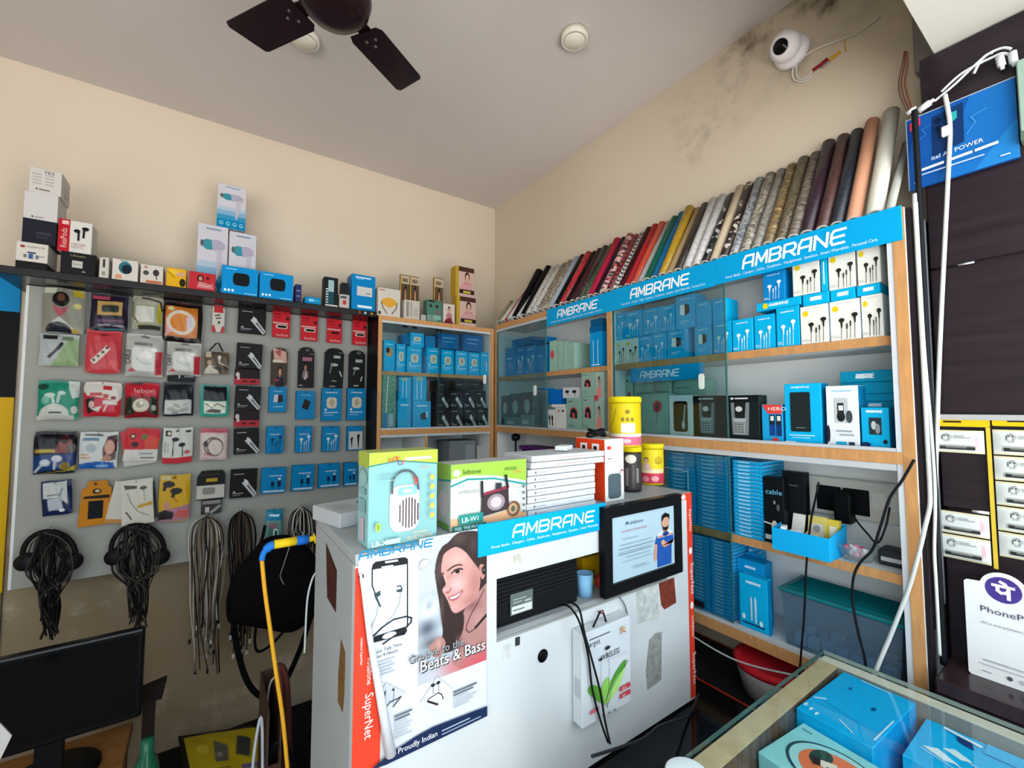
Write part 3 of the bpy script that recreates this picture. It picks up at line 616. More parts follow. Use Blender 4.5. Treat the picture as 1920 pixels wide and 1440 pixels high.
# sockets on the cabinet's back panel
sw = empty('switchboard', (XR - .0125, P(1605, 905, 'x', XR - .02)[1], 1.24), 'white switchboard with black sockets on the cabinet back panel', 'switchboard')
MB().box((-.022, -.13, -.055), (0, .13, .055), mat('#cfcdc6', .4), .003).build('board_box', sw)
for yy in (.062, -.004): MB().box((-.026, yy - .03, -.042), (-.0222, yy + .032, .03), mat('#15171a', .3), .002).build('socket_plate', sw)
for yy in (-.055, -.095): MB().box((-.026, yy - .016, -.02), (-.0222, yy + .016, .03), mat('#d9d8d2', .35), .002).build('switch', sw)
ad = MB().box((-.038, -.021, -.055), (0, .021, .028), mat('#101214', .35), .005).box((-.010, -.012, .0281), (-.002, .012, .034), mat('#101214', .35)).build('plug_adapter', None, sw.location + Vector((-.0265, .018, -.01)))
tag(ad, 'black plug adapter pushed into the socket plate on the switchboard', 'adapter')
dv = MB().box((-.03, -.028, 0), (.03, .03, .04), mat('#33363a', .4), .008).box((-.0302, -.02, .012), (-.0300, .022, .022), mat('#b9bcbe', .4)); dv.build('power_supply', None, (RX + .095, .364, 1.1074))
tag(bpy.data.objects['power_supply'], 'dark grey power supply beside the end post on the lower shelf', 'power supply')
# bottom shelf
Bt = Bay('x', RX + .024, .832, (.3325, 1.2065))
def cut(): return [logo(.25, .86, .04, .8), ('p', [(.42,.2),(.47,.2),(.47,.56),(.44,.64),(.4,.6)], '#bcd9e6'), ('p', [(.56,.18),(.62,.18),(.63,.58),(.58,.66),(.54,.58)], '#bcd9e6'), ('r', .1, .12, .9, .15, '#123a63'), ('e', .16, .24, .06, .05, '#d7e9f0'), ('e', .78, .2, .06, .05, '#d7e9f0')]
Bt.put(1386, 1439, 1082, 'front blue cable box with two white plugs on the bottom shelf', BX, cut(), d=.03, side='#0b84bd')
Bt.put(1382, 1434, 1052, 'taller blue hang box behind the front cable box, bottom shelf', '#0c8fc8', [logo(.3, .88, .03, .7)], d=.05, back=.034, side='#0b84bd')
Bt.put(1398, 1432, 1038, 'blue header card sticking up behind the hang box', '#0c84bb', [('r', .3, .86, .7, .88, '#cfe6f2')], d=.005, back=.0855)
bn = empty('storage_bin', (RX + .1, .475, .8325), 'clear storage bin with a teal lid on the bottom shelf', 'bin')
def tub(w0, w1, d0, d1, h, t, m_):
    q = MB(); vs = []
    for (ww, dd, z) in ((w0, d0, 0), (w1, d1, h), (w1 - t, d1 - t, h), (w0 - t, d0 - t, t)): vs += [(-dd, -ww, z), (dd, -ww, z), (dd, ww, z), (-dd, ww, z)]
    return q.add(vs, [(0,1,2,3)] + [(i*4+k, i*4+(k+1)%4, i*4+4+(k+1)%4, i*4+4+k) for i in range(3) for k in range(4)] + [(12,13,14,15)], m_)
tub(.125, .135, .065, .073, .148, .003, BINP).build('bin', bn)
lid = MB().box((-.078, -.139, .1482), (.078, .139, .158), LID, .003).build('lid', bn)
MB().box((-.062, -.122, .1582), (.062, .122, .161), LID, .002).build('lid_panel', lid)
for k in range(14):
    q = MB().box((-.014, -.0135, 0), (.014, .0135, .03), mat(['#7f9db8', '#8fa8c0', '#5c7fa8', '#9db3c4'][k % 4], .3), .003)
    tag(q.build('accessory_packet', None, (RX + .1 + (-.035 if k % 2 else .03) + R.uniform(-.004, .004), .475 - .1 + .033*(k // 2), .8362 + (.0)), R.uniform(-.2, .2)), 'pale blue packet lying inside the teal lidded bin', 'packet', 'packets inside the bin')

# far section, left of the divider
FU = Bay('x', RX + .023, 1.676, (1.2335, 2.0705))
for i, (x0, x1, yt) in enumerate([(1063, 1078, 643), (1052, 1062.5, 641), (1042, 1051.5, 640), (1030, 1041.5, 639)]):
    FU.put(x0, x1, yt, ['sage green box at the open end of the far upper row', 'sage green box second from the open end of the far upper row', 'sage green box third from the open end of the far upper row', 'sage green box with a red print beside the far glass edge'][i], SAGE, [('e', .5, .55, .3, .14, '#c8444a')] if i == 3 else [('l', [(.5, .1), (.5, .9)], .01, '#5f7c6f')], d=.1, group='sage green boxes in the far upper row', side=SAGE)
FU.put(1106, 1128, 622, 'blue bottle shaped tall box beside the divider', '#0c8fce', [('l', [(.3, .1), (.3, .75)], .02, '#d2eaf4'), ('l', [(.7, .1), (.7, .75)], .02, '#d2eaf4'), ('r', .15, .04, .85, .07, '#d2eaf4')], d=.06)
FU.put(1105, 1129, 611, 'dark blue box lying across the bottle shaped box', '#0a5f92', (), d=.06)
FU.put(1107, 1129, 598, 'smaller dark blue box topmost beside the divider', '#0a5580', (), d=.05)
for i, (x0, x1, yt) in enumerate([(1006, 1025, 647), (985, 1005, 648), (968, 984, 650), (948, 967, 652)]):
    FU.put(x0, x1, yt, f'{ORD[i]} blue earphone box counted from the glass edge on the far upper shelf', '#0a86c2', ear_blue() if i % 3 else [('r', .1, .6, .6, .63, '#d2eaf4')], d=.08, back=.004, group='blue boxes behind the far glass')
for i, (x0, x1, yt) in enumerate([(1000, 1024, 633), (960, 998, 634)]):
    FU.put(x0, x1, yt, ['dark blue box lying on the blue boxes at the far glass edge', 'dark blue box lying on the blue boxes deep in the far corner'][i], '#0a6ea6', (), d=.07, back=.006, h=None, group='dark blue boxes lying behind the far glass')
FM = Bay('x', RX + .023, 1.396, (1.2335, 2.0705))
woman_side = person(.5, .66, .85, '#d7867a', '#2a1a18', '#cf9a84', 1.0)
FM.put(1091, 1114, 743, 'sage green earbud box in the bottom row next to the box with a woman', SAGE, sage_ear(), d=.08, group='sage green earbud boxes, bottom row')
FM.put(1062, 1090, 746, 'sage green earbud box in the bottom row beside the white boxes', SAGE, sage_ear(), d=.08, group='sage green earbud boxes, bottom row')
FM.put(1115, 1132, 752, 'sage green box showing a woman with earbuds, bottom row by the divider', '#a3b9ad', woman_side, d=.08)
FM.put(1090, 1114, 698, 'sage green earbud box on the upper layer of the far middle shelf', SAGE, sage_ear(), d=.08)
FM.put(1115, 1132, 697, 'sage green box showing a woman, upper layer by the divider', '#a3b9ad', woman_side + [('e', .2, .1, .25, .1, '#c8444a')], d=.08)
def pods(): return [('e', .28, .6, .12, .14, '#1a1c1e'), ('l', [(.28, .6), (.34, .25)], .07, '#1a1c1e'), ('e', .7, .58, .13, .14, '#1a1c1e'), ('l', [(.7, .58), (.76, .22)], .07, '#1a1c1e')]
FM.put(1041, 1061, 764, 'white box with two black dots, second in the far bottom row', '#dad9d2', [('e', .35, .85, .1, .05, '#c4622a'), ('e', .75, .85, .1, .05, '#222222')], d=.07)
FM.put(1027, 1040, 768, 'white earbud box with black earbuds beside the far glass edge', '#dcdbd6', pods(), d=.07)
FM.put(1034, 1058, 758, 'flat white box lying on the white earbud boxes', '#dedddA'.lower(), (), d=.06)
FM.put(1055, 1087, 726, 'white earbud box with black earbuds tilted back on the second layer', '#d5d6d8', pods(), d=.06, back=.02)
FM.put(1027, 1053, 730, 'plain bright blue box behind the flat white box', '#0f6fc4', (), d=.05, back=.03)
FM.put(1001, 1024, 738, 'blue box behind the far glass on the middle shelf', '#0c86c0', (), d=.06, back=.01)
for i, (x0, x1, yt) in enumerate([(978, 999, 735), (956, 977, 738), (937, 955, 742)]):
    FM.put(x0, x1, yt, f'{ORD[i]} grey clear pack from the blue box behind the far glass', '#6f7a78', [('e', .5, .6, .25, .2, '#c4cac8'), ('r', .1, .1, .8, .25, '#3c4444'), ('e', .3, .8, .1, .06, '#b0505a')], d=.05, back=.01, group='grey packs behind the far glass')
for i, (x0, x1, yt) in enumerate([(975, 999, 762), (945, 973, 766)]):
    FM.put(x0, x1, yt + 16, ['low silver pack in front of the grey clear packs', 'low silver pack deepest in the far corner'][i], '#98a29f', [('r', .2, .3, .7, .6, '#d7dcda')], d=.008, back=0, group='low silver packs')

# back-wall cabinet
KU = Bay('y', BY + .023, 1.682, (.684, 1.3045))
rows = [(719, 741, 638, 2), (743, 761, 645, 0), (763, 791, 650, 0), (800, 825, 652, 0), (827, 851, 656, 0), (854, 877, 658, 0), (879, 899, 661, 0), (901, 919, 661, 1)]
for i, (x0, x1, yt, o_) in enumerate(rows):
    KU.put(x0, x1, yt, 'blue earphone pack with an orange picture at the left of the charger row' if o_ == 2 else f'{ORD[i]} box in the bottom row of blue charger boxes on the glazed top shelf', BX,
           [charger(), [logo(.2, .86, .03, .8), ('e', .5, .55, .12, .12, '#a08fb0'), ('r', .7, .2, .78, .6, '#d2eaf4')], [('e', .5, .62, .3, .16, '#c98f5a'), ('e', .35, .68, .14, .1, '#3a2416'), ('r', .2, .86, .8, .88, '#d2eaf4')]][o_], d=.075, group='blue charger boxes on the glazed shelf')
rows = [(754, 767, 627, 0), (769, 795, 624, 1), (797, 816, 630, 0), (821, 861, 626, 2), (868, 905, 628, 2)]
for i, (x0, x1, yt, o_) in enumerate(rows):
    KU.put(x0, x1, yt, ['narrow dark blue box leftmost on top of the charger row', 'blue charger box set on top of the charger row', 'small blue box right beside the top charger box', 'wide dark blue box on the middle of the charger row', 'wide dark blue box at the right end of the charger row'][i], ['#0b6d9f', BX, '#0b76ac', '#0a5f98', '#0a5f98'][i], [[], charger(), [('r', .2, .7, .8, .74, '#8fc2da'), ('r', .2, .45, .7, .48, '#8fc2da')]][o_], d=.07, back=.003)
KM = Bay('y', BY + .023, 1.393, (.684, 1.3045))
GLIT = mat('#7fb89c', .25, 0, .75, 120)
KM.put(716, 743, 702, 'green glittery fairy light pack at the left end, lower glazed shelf', '#7fb89c', [('l', [(.3, .3), (.42, .96)], .012, '#e6ebe6'), ('r', .1, .02, .35, .3, '#0e7fae'), ('r', .5, .05, .8, .28, '#9fb8d0')], d=.05, m=GLIT)
for i, (x0, x1, yt) in enumerate([(746, 771, 750), (774, 808, 752)]): KM.put(x0, x1, yt, ['blue box in the lower layer beside the fairy lights', 'blue box with a dark plug picture in the lower layer beside the black boxes'][i], BX, [logo(.2, .8, .05, .8)] + ([('e', .6, .45, .2, .14, '#14303c'), ('r', .72, .4, .8, .62, '#e6eef0')] if i else []), d=.07)
for i, (x0, x1, yt) in enumerate([(748, 771, 707), (774, 800, 706)]): KM.put(x0, x1, yt, ['blue cable box in the upper layer beside the fairy lights', 'blue cable box in the upper layer beside the black boxes'][i], BX, [('l', [(.3, .1), (.3, .8)], .03, '#d2eaf4'), ('l', [(.6, .1), (.6, .8)], .03, '#d2eaf4'), ('e', .45, .9, .3, .08, '#9fb99f')], d=.07)
k_ = 0
for yt, xs in ((765, ((817, 842), (844, 868), (870, 893), (895, 917))), (733, ((817, 841), (843, 867), (869, 890), (892, 911))), (714, ((815, 843), (848, 878), (882, 906)))):
    for i, (x0, x1) in enumerate(xs):
        KM.put(x0, x1, yt, f'{ORD[i]} black cable box from the blue boxes in the {["lowest", "middle", "top"][k_]} layer, glazed shelf', '#191b1d', cable_black() if k_ < 2 else [('r', .2, .6, .6, .64, '#8c8f91')], d=.07, group='black cable boxes on the glazed shelf', rough=.3)
    k_ += 1
KB = Bay('y', BY + .03, .832, (.684, 1.3045))
KB.put(726, 778, 880, 'tall dark cardboard box in the left open bay under the glazed shelves', '#5a4a3c', (), d=.2, back=.05, h=.30)
KB.put(734, 776, 0, 'flat dark device lying on the cardboard box in the open bay', '#26211f', [('r', .1, .3, .5, .6, '#4b443e')], d=.12, back=.06, h=.03)
KB.put(842, 892, 826, 'grey metal case in the open bay under the glazed shelves', '#74787a', [('r', .6, .05, .96, .95, '#8a8e90')], d=.16, back=.05, top='#3c3f41')
KB.put(894, 918, 835, 'white and black boxed pack beside the grey metal case', '#a9a79f', [('r', .1, .15, .9, .3, '#2a2826'), ('r', .2, .6, .8, .65, '#55524c')], d=.12, back=.06)
# far open section under the middle board: printer and purple box
FB = Bay('x', RX + .03, .832, (1.2335, 2.0705))
FB.put(1055, 1132, 843, 'long black printer in the open bay under the far middle shelf', '#141517', [('r', .02, .7, .98, .74, '#33363a'), ('r', .02, .5, .98, .52, '#2a2c2f')], d=.15, back=.01, bev=.01)
FB.put(975, 1053, 848, 'second black device in the open bay behind the purple box', '#17181b', [('r', .05, .85, .95, .88, '#35383c')], d=.15, back=.02, bev=.01)
FB.put(973, 1026, 838, 'purple box resting on the black device', '#5a2a78', [('r', .5, .2, .8, .3, '#8a6a4a')], d=.1, back=.03)
FB.put(1028, 1054, 840, 'dark red pack beside the purple box', '#5b2436', (), d=.08, back=.04)
wc = empty('web_camera', (RX + .06, P(967, 820, 'x', RX + .06)[1], .833), 'small black round web camera on a stand in the corner bay', 'web camera')
zc = P(967, 820, 'x', RX + .06)[2] - .833
MB().lathe([(.03, 0), (.03, .008), (.006, .012), (.005, zc - .02), (.0, zc - .02)], mat('#1b1c1f', .3), 16).build('stand', wc)
MB().lathe([(0, -.02), (.018, -.018), (.022, 0), (.018, .018), (0, .02)], mat('#141417', .2), 18, (0, 0, zc), Matrix.Rotation(PI/2, 4, 'Y')).build('lens_body', wc)
# ------------------------------------------------------------------ things hung on the pegboard
def hang(x0, y0, x1, y1, base, ops, label, name='pouch', cat='pack', group=None, puff=.014, d=.012, rot=0.0, film=True, back='#b8bcba', hook=True, fwd=0.0, seed=0, texts=(), clip=.0, n=34):
    """soft pack on a hook: a bulged printed front film over a back card"""
    pl = PEGY - .030 - fwd
    a, b = P(x0, (y0+y1)/2, 'y', pl)[0], P(x1, (y0+y1)/2, 'y', pl)[0]; zt, zb = P((x0+x1)/2, y0, 'y', pl)[2], P((x0+x1)/2, y1, 'y', pl)[2]
    w_, h_ = b - a, zt - zb; m_ = max(8, int(n*h_/w_)); cx = (a + b)/2; ph = seed*1.7 + x0*.13
    def hf(u, v):
        e = max(0, 1 - (2*u-1)**4) * max(0, 1 - (2*min(v/.93, 1)-1)**4)
        return puff*e*(.8 + .2*math.sin(5*u + 4*v + ph)) + .0009*math.sin(23*u + 9*v + ph)*e + .0012
    def edge(u, v):
        k = clip*max(0, abs(2*v-1) - .72)/.28
        return (u - .5)*(1 - k - .015*math.sin(7*v + ph)), v - 1 + .012*math.sin(6*u + ph)*(1 if puff > .006 else 0)
    def fn(u, v):
        q, z = edge(u, v); return (q*w_, -hf(u, v), z*h_)
    r = film_sheet(name, ops, base, n, m_, fn, None, FILM if film else PHOTO, (cx, pl, zt)); r.rotation_euler.y = rot
    mb = MB(); g = [0, .25, .5, .75, 1]; rim = [(u, 0) for u in g] + [(1, v) for v in g[1:]] + [(u, 1) for u in g[::-1][1:]] + [(0, v) for v in g[::-1][1:-1]]
    pts = [(edge(u, v)[0]*w_, 0, edge(u, v)[1]*h_) for u, v in rim]; N = len(pts)
    mb.add(pts + [(x, .004, z) for x, y, z in pts], [tuple(range(N)), tuple(range(N, 2*N))[::-1]] + [(k, (k+1) % N, (k+1) % N + N, k + N) for k in range(N)], mat(back, .4)); mb.build('back_card', r)
    if texts:
        q = MB(); decal(q, texts, (-w_/2, -.0006, -h_), (1,0,0), (0,0,1), w_, h_, hf=hf); q.build('printed_lettering', r)
    if hook: peg_hook(cx, zt - .008, .030 + fwd + .02)
    return tag(r, label, cat, group)
def card(x0, y0, x1, y1, col, ops, label, name='hang_card', cat='pack', group=None, d=.014, rot=0.0, fwd=0.0, hook=True, side=None, shape=None):
    """flat stiff pack on a hook"""
    pl = PEGY - .028 - fwd
    a, b = P(x0, (y0+y1)/2, 'y', pl)[0], P(x1, (y0+y1)/2, 'y', pl)[0]; zt, zb = P((x0+x1)/2, y0, 'y', pl)[2], P((x0+x1)/2, y1, 'y', pl)[2]
    w_, h_ = b - a, zt - zb; cx = (a + b)/2
    if shape:
        mb = MB().prism([((u-.5)*w_, v*h_) for u, v in shape], (0, -d/2, 0), (1,0,0), (0,0,1), (0, d, 0), mat(col, .35)); r = mb.build(name, None, (cx, pl + d/2, zb))
        if ops: q = MB(); decal(q, ops, (-w_/2, -d/2, 0), (1,0,0), (0,0,1), w_, h_); q.build('printed_front', r)
        tag(r, label, cat, group)
    else: r = carton_at(name, (cx, pl + d/2, zb), 0, w_, d, h_, col, ops, side=side, label=label, cat=cat, group=group)
    r.rotation_euler.y = rot
    if hook: peg_hook(cx, zt - .006, .028 + fwd + .022)
    return r
FACE = lambda cx, cy, s, sh='#2a2a2e', t=1.0: person(cx, cy, s, sh, t=t)
# first row
TONE = .68  # hung packs coloured darker to make up for the bright light here
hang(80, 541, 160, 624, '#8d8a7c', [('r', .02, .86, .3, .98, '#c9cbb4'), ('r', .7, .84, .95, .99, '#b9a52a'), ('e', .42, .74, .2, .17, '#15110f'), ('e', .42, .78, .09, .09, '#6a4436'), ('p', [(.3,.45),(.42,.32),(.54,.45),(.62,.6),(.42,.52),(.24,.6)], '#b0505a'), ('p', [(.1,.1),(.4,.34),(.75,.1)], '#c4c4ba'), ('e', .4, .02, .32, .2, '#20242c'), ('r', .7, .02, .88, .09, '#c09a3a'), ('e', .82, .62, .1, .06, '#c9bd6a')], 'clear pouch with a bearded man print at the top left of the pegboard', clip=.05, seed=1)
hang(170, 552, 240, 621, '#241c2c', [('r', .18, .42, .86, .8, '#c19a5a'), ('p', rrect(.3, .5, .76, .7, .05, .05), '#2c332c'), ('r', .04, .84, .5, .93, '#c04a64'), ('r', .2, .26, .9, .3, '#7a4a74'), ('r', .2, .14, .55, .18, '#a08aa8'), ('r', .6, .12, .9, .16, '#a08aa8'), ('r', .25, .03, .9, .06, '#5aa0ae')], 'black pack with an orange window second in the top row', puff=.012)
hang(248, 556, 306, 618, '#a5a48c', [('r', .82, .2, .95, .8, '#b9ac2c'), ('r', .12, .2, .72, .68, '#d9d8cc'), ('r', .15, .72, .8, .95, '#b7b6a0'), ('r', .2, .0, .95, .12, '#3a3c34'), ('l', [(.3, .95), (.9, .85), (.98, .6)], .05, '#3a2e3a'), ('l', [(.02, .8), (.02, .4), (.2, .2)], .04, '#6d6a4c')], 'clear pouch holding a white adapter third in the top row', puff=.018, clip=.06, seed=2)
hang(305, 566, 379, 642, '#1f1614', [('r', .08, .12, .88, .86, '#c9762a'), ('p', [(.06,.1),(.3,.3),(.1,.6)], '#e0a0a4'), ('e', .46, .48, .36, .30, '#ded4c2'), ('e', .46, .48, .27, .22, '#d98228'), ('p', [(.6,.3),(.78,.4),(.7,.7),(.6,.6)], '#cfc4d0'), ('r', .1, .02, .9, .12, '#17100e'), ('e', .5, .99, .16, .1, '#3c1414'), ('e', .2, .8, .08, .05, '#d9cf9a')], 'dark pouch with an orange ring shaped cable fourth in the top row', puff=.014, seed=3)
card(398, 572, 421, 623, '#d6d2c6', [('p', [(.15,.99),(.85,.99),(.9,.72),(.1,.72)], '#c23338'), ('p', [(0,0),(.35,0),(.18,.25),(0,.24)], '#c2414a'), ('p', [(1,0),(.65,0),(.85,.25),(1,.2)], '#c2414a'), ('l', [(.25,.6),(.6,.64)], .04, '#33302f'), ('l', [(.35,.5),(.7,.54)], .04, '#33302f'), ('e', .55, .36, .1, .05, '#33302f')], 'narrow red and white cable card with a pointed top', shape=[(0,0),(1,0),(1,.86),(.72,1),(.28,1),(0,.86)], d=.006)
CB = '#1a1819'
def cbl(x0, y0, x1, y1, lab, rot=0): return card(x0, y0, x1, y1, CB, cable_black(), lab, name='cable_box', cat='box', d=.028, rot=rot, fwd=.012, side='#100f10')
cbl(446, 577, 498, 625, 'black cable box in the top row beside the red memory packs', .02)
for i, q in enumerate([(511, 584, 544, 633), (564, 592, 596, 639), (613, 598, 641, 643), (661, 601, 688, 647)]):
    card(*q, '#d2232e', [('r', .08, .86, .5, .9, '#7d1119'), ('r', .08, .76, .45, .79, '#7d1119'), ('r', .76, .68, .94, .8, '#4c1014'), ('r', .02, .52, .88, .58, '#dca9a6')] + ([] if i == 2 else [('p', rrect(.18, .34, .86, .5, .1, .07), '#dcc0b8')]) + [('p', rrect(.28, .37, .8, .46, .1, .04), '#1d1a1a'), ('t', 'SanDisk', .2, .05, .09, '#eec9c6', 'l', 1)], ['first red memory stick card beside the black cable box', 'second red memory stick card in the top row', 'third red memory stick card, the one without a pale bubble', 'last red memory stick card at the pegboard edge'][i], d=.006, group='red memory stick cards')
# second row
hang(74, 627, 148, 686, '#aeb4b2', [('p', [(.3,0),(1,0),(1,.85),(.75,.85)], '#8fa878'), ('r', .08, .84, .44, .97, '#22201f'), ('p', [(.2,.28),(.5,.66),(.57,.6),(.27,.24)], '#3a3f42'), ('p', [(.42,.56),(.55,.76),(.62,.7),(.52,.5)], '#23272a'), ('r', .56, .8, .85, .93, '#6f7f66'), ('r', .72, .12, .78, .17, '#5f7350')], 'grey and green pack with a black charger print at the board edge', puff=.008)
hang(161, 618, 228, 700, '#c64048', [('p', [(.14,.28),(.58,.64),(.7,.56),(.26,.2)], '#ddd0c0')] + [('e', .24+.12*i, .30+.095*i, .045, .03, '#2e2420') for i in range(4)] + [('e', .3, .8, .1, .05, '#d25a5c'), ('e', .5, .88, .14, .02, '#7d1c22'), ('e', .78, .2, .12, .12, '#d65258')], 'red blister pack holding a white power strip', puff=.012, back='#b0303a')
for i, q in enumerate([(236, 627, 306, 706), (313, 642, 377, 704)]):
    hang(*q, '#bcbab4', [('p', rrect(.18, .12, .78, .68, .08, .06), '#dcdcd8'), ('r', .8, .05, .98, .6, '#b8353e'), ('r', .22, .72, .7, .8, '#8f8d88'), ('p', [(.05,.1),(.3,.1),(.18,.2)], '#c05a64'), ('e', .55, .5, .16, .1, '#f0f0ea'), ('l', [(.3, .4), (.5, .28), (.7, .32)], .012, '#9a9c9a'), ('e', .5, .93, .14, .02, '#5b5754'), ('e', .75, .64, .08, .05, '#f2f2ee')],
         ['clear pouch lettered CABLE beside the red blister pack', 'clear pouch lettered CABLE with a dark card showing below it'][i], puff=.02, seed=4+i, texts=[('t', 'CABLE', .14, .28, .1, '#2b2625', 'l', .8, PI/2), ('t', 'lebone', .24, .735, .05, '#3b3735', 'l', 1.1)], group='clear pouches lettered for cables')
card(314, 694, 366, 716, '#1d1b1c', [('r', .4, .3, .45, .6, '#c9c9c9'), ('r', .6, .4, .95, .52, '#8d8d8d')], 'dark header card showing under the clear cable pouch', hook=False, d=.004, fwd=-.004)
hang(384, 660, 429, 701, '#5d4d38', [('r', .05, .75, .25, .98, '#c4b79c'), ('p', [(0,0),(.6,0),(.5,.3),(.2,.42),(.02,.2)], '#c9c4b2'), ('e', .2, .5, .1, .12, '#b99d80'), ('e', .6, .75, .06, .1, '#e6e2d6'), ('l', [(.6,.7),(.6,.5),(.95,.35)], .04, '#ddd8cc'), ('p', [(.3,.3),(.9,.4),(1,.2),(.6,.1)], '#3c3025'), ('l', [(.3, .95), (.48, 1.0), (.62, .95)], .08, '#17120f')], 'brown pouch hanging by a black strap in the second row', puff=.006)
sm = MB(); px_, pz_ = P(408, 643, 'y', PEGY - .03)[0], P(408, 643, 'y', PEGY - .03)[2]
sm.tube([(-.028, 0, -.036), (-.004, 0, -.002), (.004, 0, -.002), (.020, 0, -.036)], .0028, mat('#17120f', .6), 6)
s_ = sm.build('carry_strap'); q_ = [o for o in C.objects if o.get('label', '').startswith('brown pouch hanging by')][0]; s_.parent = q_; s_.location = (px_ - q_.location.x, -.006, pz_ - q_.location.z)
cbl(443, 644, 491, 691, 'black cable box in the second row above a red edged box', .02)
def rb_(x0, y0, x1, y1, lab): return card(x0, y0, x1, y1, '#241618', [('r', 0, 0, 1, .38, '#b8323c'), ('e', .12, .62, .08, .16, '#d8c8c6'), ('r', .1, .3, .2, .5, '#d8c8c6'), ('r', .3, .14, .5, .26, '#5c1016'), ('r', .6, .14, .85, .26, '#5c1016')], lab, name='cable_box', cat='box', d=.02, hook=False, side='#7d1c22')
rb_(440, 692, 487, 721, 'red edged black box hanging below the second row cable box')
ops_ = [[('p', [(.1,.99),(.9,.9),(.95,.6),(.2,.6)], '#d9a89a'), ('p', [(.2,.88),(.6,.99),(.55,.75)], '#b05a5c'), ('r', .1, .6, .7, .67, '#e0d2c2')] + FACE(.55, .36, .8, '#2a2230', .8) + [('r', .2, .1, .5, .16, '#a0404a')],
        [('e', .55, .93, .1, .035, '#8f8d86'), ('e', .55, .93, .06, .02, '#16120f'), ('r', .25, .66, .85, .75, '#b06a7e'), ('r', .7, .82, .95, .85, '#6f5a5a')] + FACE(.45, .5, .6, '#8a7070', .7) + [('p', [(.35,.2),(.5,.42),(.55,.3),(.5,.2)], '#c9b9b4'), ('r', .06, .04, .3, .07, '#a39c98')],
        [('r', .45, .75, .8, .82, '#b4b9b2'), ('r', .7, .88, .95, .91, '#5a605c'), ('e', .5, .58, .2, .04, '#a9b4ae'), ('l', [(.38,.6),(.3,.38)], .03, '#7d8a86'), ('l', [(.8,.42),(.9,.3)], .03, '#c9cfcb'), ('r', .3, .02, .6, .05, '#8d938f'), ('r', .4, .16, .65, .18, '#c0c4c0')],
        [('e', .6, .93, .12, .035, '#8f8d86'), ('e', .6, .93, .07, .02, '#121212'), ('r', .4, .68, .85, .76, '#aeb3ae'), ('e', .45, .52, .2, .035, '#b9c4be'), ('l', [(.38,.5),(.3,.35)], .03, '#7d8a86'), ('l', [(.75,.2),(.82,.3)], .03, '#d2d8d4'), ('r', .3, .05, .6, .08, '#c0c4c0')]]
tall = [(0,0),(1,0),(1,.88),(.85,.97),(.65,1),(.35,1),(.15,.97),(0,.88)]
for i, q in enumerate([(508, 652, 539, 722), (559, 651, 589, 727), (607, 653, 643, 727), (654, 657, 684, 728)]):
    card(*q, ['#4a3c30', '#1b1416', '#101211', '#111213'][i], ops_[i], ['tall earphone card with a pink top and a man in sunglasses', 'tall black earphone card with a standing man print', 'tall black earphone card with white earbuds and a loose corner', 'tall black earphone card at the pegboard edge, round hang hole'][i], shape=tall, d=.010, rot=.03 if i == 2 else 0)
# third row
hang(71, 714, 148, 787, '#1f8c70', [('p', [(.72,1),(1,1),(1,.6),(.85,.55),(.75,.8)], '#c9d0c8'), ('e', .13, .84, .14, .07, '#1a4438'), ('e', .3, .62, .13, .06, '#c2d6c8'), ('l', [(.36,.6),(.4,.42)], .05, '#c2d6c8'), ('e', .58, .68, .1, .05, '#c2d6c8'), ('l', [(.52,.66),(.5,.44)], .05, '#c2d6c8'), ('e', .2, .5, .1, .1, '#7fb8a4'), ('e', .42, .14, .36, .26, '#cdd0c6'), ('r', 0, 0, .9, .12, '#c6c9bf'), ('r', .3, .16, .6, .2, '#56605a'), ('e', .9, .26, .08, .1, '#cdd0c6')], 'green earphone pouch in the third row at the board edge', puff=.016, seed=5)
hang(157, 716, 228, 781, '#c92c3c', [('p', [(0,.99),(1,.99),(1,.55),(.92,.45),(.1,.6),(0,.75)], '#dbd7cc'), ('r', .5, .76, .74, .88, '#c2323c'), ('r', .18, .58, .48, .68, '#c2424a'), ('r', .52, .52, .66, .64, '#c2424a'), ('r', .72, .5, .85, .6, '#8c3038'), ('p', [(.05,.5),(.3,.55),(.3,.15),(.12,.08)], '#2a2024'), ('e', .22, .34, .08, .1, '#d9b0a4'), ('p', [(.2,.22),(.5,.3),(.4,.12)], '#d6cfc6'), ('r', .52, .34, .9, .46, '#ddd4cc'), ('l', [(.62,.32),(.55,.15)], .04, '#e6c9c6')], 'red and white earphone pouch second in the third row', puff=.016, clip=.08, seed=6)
hang(234, 717, 298, 783, '#8f1d28', [('r', .02, .62, .98, .95, '#c62634'), ('p', [(0,.95),(.5,1),(.5,.92)], '#2a1a1a'), ('p', [(.05,.55),(.3,.6),(.3,.1),(.02,.08)], '#22301f'), ('p', [(.95,.55),(.75,.6),(.72,.1),(.98,.08)], '#22301f'), ('e', .48, .34, .24, .19, '#d6cdb8'), ('e', .45, .36, .12, .09, '#a89c84'), ('e', .5, .4, .05, .05, '#f4f0e6'), ('e', .86, .28, .07, .08, '#b0b8a0')], 'red pouch with a coiled white cable third in the third row', puff=.015, seed=7, texts=[('t', 'lebon', .26, .7, .13, '#e9b4b0', 'l', 1.1)])
